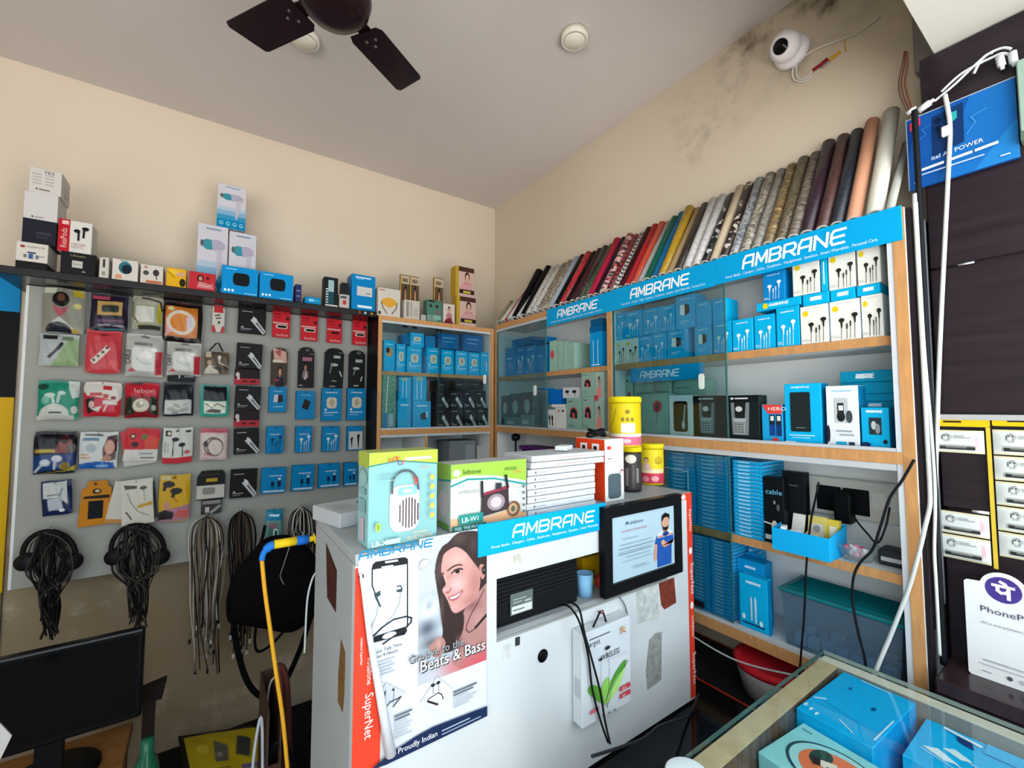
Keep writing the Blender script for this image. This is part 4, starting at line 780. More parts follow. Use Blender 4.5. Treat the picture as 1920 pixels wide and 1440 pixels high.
for i, q in enumerate([(306, 717, 363, 780), (375, 722, 429, 781)]):
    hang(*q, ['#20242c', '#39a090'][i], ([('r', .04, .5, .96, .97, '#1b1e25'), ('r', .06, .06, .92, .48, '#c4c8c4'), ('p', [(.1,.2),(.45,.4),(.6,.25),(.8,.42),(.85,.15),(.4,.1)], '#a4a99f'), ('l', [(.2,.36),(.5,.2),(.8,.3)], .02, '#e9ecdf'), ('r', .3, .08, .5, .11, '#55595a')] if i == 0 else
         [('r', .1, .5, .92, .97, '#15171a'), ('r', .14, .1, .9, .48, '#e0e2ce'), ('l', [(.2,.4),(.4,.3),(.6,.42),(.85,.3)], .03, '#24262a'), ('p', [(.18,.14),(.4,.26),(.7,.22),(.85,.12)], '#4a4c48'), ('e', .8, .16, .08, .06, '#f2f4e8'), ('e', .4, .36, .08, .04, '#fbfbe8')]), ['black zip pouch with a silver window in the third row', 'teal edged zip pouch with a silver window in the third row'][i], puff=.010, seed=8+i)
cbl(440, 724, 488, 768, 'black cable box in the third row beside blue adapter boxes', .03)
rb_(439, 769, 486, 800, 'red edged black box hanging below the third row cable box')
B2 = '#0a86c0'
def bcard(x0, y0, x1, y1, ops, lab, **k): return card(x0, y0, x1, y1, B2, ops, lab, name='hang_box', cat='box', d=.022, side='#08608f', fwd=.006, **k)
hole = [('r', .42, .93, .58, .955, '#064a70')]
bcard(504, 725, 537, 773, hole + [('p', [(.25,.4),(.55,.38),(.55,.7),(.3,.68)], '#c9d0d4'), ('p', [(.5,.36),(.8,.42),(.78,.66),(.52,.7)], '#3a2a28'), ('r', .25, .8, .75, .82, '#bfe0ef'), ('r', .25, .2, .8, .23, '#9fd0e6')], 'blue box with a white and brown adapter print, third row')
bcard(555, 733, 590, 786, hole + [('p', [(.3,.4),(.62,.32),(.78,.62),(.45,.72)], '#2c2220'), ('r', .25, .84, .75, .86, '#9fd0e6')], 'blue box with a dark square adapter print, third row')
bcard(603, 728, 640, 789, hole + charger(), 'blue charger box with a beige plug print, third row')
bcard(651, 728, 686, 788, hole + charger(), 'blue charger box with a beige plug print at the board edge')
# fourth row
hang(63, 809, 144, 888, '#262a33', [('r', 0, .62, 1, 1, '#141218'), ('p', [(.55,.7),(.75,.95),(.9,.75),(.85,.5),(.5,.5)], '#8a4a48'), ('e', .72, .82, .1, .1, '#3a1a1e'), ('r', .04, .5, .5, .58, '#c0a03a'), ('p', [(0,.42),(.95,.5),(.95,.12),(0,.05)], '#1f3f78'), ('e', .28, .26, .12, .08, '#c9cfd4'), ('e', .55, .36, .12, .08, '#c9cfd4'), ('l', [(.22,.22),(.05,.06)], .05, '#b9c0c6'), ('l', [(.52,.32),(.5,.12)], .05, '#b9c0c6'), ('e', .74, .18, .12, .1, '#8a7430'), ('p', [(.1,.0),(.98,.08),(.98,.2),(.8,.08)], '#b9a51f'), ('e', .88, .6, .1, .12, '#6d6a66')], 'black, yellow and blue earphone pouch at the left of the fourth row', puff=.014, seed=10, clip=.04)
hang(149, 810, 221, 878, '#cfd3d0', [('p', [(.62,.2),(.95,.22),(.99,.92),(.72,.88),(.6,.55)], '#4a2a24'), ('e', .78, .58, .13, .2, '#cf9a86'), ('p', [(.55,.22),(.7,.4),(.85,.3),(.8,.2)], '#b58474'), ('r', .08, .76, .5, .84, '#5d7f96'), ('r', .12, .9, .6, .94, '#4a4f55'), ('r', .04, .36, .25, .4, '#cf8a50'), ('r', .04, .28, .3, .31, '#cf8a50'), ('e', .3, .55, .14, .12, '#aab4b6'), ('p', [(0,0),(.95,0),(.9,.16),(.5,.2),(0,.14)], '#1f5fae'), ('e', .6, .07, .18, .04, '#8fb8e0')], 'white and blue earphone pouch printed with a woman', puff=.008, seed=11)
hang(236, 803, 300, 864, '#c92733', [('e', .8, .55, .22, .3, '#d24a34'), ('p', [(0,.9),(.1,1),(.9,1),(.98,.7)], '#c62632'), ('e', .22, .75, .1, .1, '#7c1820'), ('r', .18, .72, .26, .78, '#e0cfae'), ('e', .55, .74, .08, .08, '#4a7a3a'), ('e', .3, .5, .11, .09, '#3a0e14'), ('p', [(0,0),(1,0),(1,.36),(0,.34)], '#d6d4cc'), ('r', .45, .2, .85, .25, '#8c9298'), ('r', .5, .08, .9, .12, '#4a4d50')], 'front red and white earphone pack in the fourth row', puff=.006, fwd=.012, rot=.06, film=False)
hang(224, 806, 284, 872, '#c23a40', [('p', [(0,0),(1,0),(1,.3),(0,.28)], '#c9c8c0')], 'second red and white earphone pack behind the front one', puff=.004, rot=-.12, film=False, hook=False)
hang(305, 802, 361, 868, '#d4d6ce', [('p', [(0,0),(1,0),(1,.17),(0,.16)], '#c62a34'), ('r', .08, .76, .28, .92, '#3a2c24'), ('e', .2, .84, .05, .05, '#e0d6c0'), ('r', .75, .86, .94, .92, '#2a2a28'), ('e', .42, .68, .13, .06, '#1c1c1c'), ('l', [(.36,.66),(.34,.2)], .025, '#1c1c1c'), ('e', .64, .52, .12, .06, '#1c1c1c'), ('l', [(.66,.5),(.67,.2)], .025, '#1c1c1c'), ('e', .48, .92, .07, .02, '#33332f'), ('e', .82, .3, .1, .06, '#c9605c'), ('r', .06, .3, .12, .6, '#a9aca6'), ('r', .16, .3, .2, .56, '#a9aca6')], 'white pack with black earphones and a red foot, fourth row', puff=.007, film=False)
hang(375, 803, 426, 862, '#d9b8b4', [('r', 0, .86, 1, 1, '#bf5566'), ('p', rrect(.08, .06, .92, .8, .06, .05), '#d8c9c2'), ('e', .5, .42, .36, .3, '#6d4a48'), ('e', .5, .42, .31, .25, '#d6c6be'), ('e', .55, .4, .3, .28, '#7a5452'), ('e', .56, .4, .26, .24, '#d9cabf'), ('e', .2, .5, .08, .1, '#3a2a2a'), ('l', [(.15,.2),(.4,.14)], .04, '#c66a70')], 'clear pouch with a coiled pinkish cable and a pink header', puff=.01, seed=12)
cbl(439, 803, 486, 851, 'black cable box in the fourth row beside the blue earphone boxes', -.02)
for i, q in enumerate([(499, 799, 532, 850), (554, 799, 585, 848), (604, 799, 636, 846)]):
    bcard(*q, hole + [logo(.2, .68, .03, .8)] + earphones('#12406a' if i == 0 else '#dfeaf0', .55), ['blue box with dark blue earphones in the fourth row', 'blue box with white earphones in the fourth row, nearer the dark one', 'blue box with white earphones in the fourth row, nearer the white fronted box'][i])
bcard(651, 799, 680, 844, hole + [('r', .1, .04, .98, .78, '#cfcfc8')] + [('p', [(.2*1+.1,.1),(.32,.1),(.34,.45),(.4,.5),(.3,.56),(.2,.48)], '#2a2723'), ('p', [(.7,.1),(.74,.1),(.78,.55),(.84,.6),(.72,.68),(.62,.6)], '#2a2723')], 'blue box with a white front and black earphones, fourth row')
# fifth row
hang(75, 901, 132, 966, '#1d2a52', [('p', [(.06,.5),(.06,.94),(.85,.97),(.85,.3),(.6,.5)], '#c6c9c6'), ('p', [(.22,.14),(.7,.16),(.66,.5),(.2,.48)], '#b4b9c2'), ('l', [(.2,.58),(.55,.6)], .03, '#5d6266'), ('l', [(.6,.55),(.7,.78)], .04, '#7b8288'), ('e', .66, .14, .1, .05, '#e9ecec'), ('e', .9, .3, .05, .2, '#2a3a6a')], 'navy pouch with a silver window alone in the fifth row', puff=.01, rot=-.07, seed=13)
card(147, 902, 208, 986, '#c9821c', [('r', .3, .16, .76, .56, '#13171c'), ('e', .55, .77, .14, .06, '#2b2216'), ('e', .56, .775, .08, .035, '#c9b48a'), ('p', [(.15,.62),(.92,.6),(.97,.64),(.92,.68),(.15,.67)], '#2b2216'), ('r', .9, .1, .93, .5, '#d99a3c'), ('e', .5, .93, .05, .025, '#5d3c10')], 'orange card with a black slate window in the fifth row', shape=[(0,0),(1,.02),(1,.84),(.9,.86),(.86,1),(.26,1),(.22,.86),(.08,.84)], d=.008)
wc_ = [('p', [(.1,.9),(.5,.86),(.5,.8),(.14,.8)], '#4c463e'), ('e', .7, .8, .12, .04, '#4c463e'), ('l', [(.2,.72),(.3,.5),(.5,.3),(.85,.16)], .014, '#5a5248'), ('p', [(.45,.36),(.98,.4),(.98,.48),(.55,.44)], '#c99a3a'), ('l', [(.7,.78),(.74,.5)], .01, '#6b6257'), ('l', [(.15,.3),(.3,.14)], .03, '#4c463e')]
hang(224, 899, 284, 984, '#d5d0c2', wc_, 'front white neckband card with an orange ribbon print', puff=.005, rot=-.06, film=False, fwd=.014, name='neckband_card')
hang(214, 903, 262, 980, '#cfcabc', [('r', 0, 0, 1, .1, '#c08a4a')], 'second white neckband card fanned out behind the front one', puff=.004, rot=.16, film=False, hook=False, fwd=.004, name='neckband_card')
hang(240, 905, 288, 975, '#2a2622', [('r', .1, .9, .9, .98, '#c9b06a')], 'dark neckband card edge behind the white cards', puff=.004, rot=-.1, film=False, hook=False, fwd=-.006, name='neckband_card', back='#2a2622')
hang(298, 890, 356, 977, '#d3a51c', [('r', .05, .9, .35, .98, '#c9c08a'), ('e', .3, .8, .2, .07, '#22201c'), ('l', [(.2,.78),(.16,.68)], .06, '#22201c'), ('e', .55, .66, .2, .07, '#22201c'), ('l', [(.48,.64),(.44,.54)], .06, '#22201c'), ('r', .4, .92, .55, .95, '#6a5010'), ('p', [(0,0),(1,.02),(1,.34),(.5,.3),(0,.22)], '#b07a90'), ('p', [(0,.04),(.45,.06),(.5,.2),(.2,.26),(0,.2)], '#2a2024'), ('e', .26, .34, .1, .08, '#c9907a'), ('p', [(.5,.1),(.98,.06),(.98,.22),(.6,.24)], '#d0605a'), ('l', [(.5,.5),(.6,.42)], .02, '#c0503a')], 'yellow earbud pack with a pink printed foot, fifth row', puff=.008, film=False)
card(369, 883, 422, 936, '#1b1918', [('r', .0, .03, .98, .5, '#c9c6bc'), ('p', rrect(.2, .18, .65, .42, .08, .08), '#8d8a84'), ('r', .32, .62, .72, .74, '#b9982a'), ('r', .1, .86, .8, .9, '#3a3634')], 'black adapter pack with a white lower panel, fifth row', shape=[(0,0),(1,0),(1,.85),(.9,1),(.15,1),(0,.8)], d=.02, fwd=.004)
card(377, 937, 415, 963, '#3a3836', [('r', .05, .7, .95, .95, '#8b8a88'), ('r', .2, .1, .4, .5, '#c0bfbc'), ('l', [(.5,.1),(.9,.5)], .2, '#9a9996')], 'grey striped card showing under the adapter pack', hook=False, d=.006)
cbl(431, 880, 481, 933, 'black cable box in the fifth row, lowest of its column', .02)
for i, q in enumerate([(489, 877, 535, 925), (546, 872, 588, 920), (597, 869, 637, 914), (645, 867, 670, 911)]):
    bcard(*q, hole + [logo(.3, .66, .04, .85), ('r', .1, .05, .95, .12, '#b9d4e2'), ('r', .4, .28, .52, .46, '#122a44'), ('r', .66, .26, .8, .5, '#122a44'), ('r', .68, .5, .78, .6, '#d9e2e6'), ('l', [(.46,.3),(.44,.14)], .02, '#122a44'), ('l', [(.73,.3),(.72,.14)], .02, '#122a44')], ['wide blue cable box in the fifth row next to the black one', 'wide blue cable box second in the fifth row', 'wide blue cable box third in the fifth row', 'wide blue box half hidden by the mint speaker carton'][i], rot=.03 if i < 2 else 0)
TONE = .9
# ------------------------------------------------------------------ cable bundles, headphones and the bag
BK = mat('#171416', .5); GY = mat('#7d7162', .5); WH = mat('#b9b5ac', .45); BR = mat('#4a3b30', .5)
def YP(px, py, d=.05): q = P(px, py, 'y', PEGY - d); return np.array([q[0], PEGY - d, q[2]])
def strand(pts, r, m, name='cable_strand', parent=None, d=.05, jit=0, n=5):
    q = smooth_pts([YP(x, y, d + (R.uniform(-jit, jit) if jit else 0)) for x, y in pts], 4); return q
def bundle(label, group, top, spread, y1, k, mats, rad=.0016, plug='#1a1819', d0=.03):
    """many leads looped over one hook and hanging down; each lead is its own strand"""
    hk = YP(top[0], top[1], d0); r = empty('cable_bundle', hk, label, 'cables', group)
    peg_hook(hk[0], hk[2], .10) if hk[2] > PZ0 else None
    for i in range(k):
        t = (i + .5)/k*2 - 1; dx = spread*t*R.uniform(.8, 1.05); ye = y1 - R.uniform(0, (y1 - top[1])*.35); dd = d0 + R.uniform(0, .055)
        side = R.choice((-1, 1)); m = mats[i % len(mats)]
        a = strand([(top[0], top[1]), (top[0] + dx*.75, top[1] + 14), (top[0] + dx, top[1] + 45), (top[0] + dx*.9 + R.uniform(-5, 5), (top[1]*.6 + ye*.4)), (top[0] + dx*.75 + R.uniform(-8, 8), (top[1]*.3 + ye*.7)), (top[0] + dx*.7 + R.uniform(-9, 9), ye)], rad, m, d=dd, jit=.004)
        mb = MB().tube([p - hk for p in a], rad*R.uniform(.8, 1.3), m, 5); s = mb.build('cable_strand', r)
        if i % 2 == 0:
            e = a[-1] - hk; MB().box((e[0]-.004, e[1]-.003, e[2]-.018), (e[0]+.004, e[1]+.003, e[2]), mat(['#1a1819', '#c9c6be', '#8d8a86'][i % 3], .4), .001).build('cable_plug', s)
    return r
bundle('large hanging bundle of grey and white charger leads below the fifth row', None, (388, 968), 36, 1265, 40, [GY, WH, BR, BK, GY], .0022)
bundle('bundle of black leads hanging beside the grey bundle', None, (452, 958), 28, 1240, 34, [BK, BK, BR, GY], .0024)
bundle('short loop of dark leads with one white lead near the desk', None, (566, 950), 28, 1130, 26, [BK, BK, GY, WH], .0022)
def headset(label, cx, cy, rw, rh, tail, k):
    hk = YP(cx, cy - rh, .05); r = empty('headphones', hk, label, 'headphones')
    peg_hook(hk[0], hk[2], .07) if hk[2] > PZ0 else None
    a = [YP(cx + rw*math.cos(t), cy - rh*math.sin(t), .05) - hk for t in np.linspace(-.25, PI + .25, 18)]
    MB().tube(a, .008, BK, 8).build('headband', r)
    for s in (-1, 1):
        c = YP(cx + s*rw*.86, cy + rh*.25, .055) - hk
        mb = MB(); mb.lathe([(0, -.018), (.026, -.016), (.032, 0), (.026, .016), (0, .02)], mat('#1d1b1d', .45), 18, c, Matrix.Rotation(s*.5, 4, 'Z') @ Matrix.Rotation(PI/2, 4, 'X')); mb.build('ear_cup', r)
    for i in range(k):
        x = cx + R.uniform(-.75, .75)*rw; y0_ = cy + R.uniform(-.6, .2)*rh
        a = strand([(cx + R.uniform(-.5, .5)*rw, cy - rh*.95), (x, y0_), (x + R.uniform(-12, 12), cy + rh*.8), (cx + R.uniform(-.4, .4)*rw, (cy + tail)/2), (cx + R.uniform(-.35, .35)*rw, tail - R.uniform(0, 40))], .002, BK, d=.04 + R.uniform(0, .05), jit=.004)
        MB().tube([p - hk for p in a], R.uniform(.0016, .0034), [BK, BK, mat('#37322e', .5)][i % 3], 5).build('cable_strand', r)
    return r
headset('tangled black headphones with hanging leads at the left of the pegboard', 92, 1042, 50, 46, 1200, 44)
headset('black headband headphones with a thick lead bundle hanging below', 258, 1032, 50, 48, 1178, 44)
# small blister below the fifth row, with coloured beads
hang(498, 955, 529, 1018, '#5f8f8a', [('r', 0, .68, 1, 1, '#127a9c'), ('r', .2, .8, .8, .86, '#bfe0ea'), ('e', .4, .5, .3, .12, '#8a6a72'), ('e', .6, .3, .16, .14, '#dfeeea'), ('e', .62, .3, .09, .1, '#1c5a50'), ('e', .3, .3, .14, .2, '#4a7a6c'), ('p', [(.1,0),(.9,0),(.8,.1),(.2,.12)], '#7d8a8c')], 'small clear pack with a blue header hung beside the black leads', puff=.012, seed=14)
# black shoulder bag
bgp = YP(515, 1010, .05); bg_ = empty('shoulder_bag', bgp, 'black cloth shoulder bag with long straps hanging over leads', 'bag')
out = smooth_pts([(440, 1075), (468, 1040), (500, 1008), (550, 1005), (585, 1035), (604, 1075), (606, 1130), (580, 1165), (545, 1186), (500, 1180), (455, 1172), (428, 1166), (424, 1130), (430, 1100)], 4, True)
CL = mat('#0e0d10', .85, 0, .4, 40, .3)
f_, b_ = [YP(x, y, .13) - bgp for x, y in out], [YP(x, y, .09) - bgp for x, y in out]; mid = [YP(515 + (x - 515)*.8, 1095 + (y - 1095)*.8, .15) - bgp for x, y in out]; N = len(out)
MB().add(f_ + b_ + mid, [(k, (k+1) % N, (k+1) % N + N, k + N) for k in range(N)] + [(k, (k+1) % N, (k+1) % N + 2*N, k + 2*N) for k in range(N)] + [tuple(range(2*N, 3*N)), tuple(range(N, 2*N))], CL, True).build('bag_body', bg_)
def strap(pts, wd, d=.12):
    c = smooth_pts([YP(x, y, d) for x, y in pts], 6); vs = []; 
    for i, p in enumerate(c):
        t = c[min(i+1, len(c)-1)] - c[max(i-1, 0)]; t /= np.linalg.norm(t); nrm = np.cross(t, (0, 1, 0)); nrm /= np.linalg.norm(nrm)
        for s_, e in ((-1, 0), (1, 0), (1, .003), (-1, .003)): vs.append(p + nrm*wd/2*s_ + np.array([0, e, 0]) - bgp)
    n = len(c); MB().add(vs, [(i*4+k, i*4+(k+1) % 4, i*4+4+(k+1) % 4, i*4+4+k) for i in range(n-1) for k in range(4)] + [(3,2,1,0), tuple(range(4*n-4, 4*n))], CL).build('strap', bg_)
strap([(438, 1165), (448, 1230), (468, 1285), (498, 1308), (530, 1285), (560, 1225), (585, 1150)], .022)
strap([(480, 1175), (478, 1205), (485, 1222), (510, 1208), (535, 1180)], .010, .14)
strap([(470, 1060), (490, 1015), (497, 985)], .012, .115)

TONE = 1.0
# ------------------------------------------------------------------ things on the ledge
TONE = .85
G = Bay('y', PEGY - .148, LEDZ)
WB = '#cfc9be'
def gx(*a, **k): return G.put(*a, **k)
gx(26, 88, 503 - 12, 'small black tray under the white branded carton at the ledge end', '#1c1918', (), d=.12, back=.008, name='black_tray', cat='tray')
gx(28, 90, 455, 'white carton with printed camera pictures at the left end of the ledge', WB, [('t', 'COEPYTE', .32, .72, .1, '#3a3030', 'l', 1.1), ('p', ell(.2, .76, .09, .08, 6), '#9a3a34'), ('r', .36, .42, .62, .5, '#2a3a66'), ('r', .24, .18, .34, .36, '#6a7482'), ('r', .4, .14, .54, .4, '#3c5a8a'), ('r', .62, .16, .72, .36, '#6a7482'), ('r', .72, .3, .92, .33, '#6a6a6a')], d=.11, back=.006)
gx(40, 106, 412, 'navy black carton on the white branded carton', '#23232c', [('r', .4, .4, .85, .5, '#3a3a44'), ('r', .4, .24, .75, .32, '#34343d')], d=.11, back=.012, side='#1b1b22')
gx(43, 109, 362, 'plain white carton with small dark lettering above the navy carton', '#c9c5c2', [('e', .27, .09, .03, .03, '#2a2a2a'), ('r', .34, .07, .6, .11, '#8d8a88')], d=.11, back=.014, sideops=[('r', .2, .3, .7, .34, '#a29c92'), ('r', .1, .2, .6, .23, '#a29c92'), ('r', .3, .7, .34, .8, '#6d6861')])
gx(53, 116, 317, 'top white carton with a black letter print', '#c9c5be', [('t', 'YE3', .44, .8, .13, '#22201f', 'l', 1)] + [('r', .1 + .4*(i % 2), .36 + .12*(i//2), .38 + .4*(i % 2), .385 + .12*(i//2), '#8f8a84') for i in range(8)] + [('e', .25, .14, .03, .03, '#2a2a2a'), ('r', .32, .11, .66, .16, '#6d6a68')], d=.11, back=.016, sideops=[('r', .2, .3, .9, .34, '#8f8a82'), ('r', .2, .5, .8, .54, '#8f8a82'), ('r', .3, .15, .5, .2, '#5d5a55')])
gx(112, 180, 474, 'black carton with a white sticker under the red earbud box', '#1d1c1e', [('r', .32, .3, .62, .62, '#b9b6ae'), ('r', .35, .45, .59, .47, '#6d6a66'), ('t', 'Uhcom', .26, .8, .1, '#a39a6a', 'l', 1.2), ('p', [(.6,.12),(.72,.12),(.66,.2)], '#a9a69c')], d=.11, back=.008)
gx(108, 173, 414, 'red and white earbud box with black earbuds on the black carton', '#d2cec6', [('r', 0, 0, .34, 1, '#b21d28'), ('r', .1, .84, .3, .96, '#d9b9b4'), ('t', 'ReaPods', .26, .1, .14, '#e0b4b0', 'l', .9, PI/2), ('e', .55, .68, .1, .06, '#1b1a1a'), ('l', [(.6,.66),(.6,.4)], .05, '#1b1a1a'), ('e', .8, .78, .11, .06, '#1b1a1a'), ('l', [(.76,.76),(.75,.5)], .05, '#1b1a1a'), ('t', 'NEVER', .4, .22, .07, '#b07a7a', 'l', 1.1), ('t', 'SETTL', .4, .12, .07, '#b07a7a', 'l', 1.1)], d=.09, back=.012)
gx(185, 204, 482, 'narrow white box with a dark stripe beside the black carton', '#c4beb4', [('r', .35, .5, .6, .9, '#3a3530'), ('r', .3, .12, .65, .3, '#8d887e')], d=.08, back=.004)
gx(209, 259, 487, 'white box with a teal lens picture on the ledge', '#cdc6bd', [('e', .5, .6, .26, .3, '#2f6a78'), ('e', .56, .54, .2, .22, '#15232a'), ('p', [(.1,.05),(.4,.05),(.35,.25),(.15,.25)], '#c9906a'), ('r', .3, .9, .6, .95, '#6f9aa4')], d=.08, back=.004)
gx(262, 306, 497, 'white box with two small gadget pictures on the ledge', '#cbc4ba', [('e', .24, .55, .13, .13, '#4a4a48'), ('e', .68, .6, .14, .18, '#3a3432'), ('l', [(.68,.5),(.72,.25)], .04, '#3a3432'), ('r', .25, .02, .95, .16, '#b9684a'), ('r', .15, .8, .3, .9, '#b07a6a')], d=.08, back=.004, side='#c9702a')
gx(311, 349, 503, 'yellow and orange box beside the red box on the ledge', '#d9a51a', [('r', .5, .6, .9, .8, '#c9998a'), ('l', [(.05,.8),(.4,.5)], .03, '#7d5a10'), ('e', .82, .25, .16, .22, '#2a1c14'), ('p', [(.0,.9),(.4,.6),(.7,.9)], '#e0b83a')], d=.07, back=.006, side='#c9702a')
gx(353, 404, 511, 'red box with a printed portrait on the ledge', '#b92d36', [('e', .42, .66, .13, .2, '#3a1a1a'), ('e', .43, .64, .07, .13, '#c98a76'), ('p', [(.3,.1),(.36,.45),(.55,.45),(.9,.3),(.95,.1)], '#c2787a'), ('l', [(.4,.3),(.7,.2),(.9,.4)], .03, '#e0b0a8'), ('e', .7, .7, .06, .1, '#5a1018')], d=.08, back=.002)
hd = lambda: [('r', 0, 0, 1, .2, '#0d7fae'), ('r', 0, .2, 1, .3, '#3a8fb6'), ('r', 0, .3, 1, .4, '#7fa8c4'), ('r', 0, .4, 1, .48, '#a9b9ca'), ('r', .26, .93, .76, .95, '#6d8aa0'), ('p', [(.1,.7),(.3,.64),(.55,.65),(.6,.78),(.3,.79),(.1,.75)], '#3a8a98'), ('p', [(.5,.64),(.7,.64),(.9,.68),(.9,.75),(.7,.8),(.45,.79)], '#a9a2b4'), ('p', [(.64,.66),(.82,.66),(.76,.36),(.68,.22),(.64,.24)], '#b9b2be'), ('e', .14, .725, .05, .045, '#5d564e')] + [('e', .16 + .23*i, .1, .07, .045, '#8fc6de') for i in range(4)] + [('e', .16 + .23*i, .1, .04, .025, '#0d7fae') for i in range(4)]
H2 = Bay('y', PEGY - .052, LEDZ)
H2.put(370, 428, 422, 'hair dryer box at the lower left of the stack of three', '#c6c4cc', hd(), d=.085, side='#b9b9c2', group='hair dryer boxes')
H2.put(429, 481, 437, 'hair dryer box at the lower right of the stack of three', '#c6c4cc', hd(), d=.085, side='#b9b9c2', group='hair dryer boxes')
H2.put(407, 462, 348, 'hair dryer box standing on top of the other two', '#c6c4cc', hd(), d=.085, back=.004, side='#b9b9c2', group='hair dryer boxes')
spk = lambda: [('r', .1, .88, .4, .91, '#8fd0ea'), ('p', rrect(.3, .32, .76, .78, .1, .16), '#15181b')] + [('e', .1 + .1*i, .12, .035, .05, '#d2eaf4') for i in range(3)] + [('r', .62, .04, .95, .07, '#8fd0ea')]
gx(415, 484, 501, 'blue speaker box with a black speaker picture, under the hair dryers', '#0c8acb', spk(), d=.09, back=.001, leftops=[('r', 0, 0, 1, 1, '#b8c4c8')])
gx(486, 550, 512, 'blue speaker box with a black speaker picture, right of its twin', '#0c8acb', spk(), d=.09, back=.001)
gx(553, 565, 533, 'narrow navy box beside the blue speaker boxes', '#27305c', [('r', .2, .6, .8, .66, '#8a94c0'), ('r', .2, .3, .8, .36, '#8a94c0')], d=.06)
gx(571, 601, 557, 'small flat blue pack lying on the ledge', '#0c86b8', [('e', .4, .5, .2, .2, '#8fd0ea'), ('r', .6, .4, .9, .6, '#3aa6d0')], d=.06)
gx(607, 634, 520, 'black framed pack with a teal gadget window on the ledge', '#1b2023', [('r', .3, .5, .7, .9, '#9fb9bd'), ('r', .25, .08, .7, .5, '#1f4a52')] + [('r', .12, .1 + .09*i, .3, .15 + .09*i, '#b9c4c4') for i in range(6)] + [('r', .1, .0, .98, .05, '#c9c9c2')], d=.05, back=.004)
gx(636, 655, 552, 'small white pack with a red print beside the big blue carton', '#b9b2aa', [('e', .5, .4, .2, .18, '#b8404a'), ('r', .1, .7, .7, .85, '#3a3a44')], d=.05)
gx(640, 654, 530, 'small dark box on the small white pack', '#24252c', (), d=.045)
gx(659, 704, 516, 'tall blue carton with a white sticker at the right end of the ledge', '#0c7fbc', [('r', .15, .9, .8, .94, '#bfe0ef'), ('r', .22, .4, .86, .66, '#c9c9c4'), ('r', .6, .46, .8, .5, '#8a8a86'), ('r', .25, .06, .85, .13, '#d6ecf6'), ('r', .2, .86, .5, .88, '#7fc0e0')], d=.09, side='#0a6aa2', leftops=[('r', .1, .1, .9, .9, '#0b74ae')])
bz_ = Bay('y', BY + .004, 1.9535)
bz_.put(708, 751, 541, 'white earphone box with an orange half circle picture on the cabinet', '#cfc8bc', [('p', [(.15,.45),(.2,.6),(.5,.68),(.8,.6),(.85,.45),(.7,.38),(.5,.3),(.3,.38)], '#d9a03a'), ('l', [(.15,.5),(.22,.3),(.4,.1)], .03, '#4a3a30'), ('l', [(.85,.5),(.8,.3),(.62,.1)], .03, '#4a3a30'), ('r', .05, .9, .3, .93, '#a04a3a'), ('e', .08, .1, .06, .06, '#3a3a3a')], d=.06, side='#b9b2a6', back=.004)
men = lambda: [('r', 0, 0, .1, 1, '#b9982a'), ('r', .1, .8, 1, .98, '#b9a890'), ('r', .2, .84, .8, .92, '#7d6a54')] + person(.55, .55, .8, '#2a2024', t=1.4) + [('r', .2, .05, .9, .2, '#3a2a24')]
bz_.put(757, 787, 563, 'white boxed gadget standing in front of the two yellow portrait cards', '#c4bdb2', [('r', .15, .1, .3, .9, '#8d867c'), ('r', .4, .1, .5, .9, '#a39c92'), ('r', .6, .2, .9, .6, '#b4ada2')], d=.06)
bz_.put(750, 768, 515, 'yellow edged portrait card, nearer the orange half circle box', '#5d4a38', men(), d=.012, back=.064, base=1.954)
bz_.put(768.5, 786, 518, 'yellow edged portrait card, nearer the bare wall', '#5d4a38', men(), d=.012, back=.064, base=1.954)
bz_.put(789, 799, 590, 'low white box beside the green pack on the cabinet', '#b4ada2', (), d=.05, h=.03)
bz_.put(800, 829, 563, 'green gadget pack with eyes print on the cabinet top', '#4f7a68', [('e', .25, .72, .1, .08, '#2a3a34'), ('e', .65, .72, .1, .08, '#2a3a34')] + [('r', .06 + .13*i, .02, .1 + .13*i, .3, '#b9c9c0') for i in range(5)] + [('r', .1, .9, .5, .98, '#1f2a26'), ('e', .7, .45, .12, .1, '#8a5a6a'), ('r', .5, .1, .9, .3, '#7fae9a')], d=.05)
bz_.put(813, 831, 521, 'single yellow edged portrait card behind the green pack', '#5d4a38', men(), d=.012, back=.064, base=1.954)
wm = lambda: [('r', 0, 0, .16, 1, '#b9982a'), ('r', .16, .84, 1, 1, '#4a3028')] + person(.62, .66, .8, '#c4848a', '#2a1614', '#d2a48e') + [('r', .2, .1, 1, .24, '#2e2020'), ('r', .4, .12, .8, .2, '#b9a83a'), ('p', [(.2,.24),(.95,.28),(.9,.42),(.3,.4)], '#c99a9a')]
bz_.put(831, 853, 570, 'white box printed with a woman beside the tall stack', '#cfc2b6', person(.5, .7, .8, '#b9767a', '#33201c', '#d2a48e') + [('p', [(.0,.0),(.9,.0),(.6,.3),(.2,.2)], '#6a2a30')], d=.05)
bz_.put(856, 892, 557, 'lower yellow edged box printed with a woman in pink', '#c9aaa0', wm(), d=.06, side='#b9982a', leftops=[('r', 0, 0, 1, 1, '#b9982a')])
bz_.put(854, 889, 501, 'upper yellow edged box printed with a woman in pink', '#c9aaa0', wm(), d=.06, side='#b9982a', back=.002, leftops=[('r', 0, 0, 1, 1, '#b9982a')])
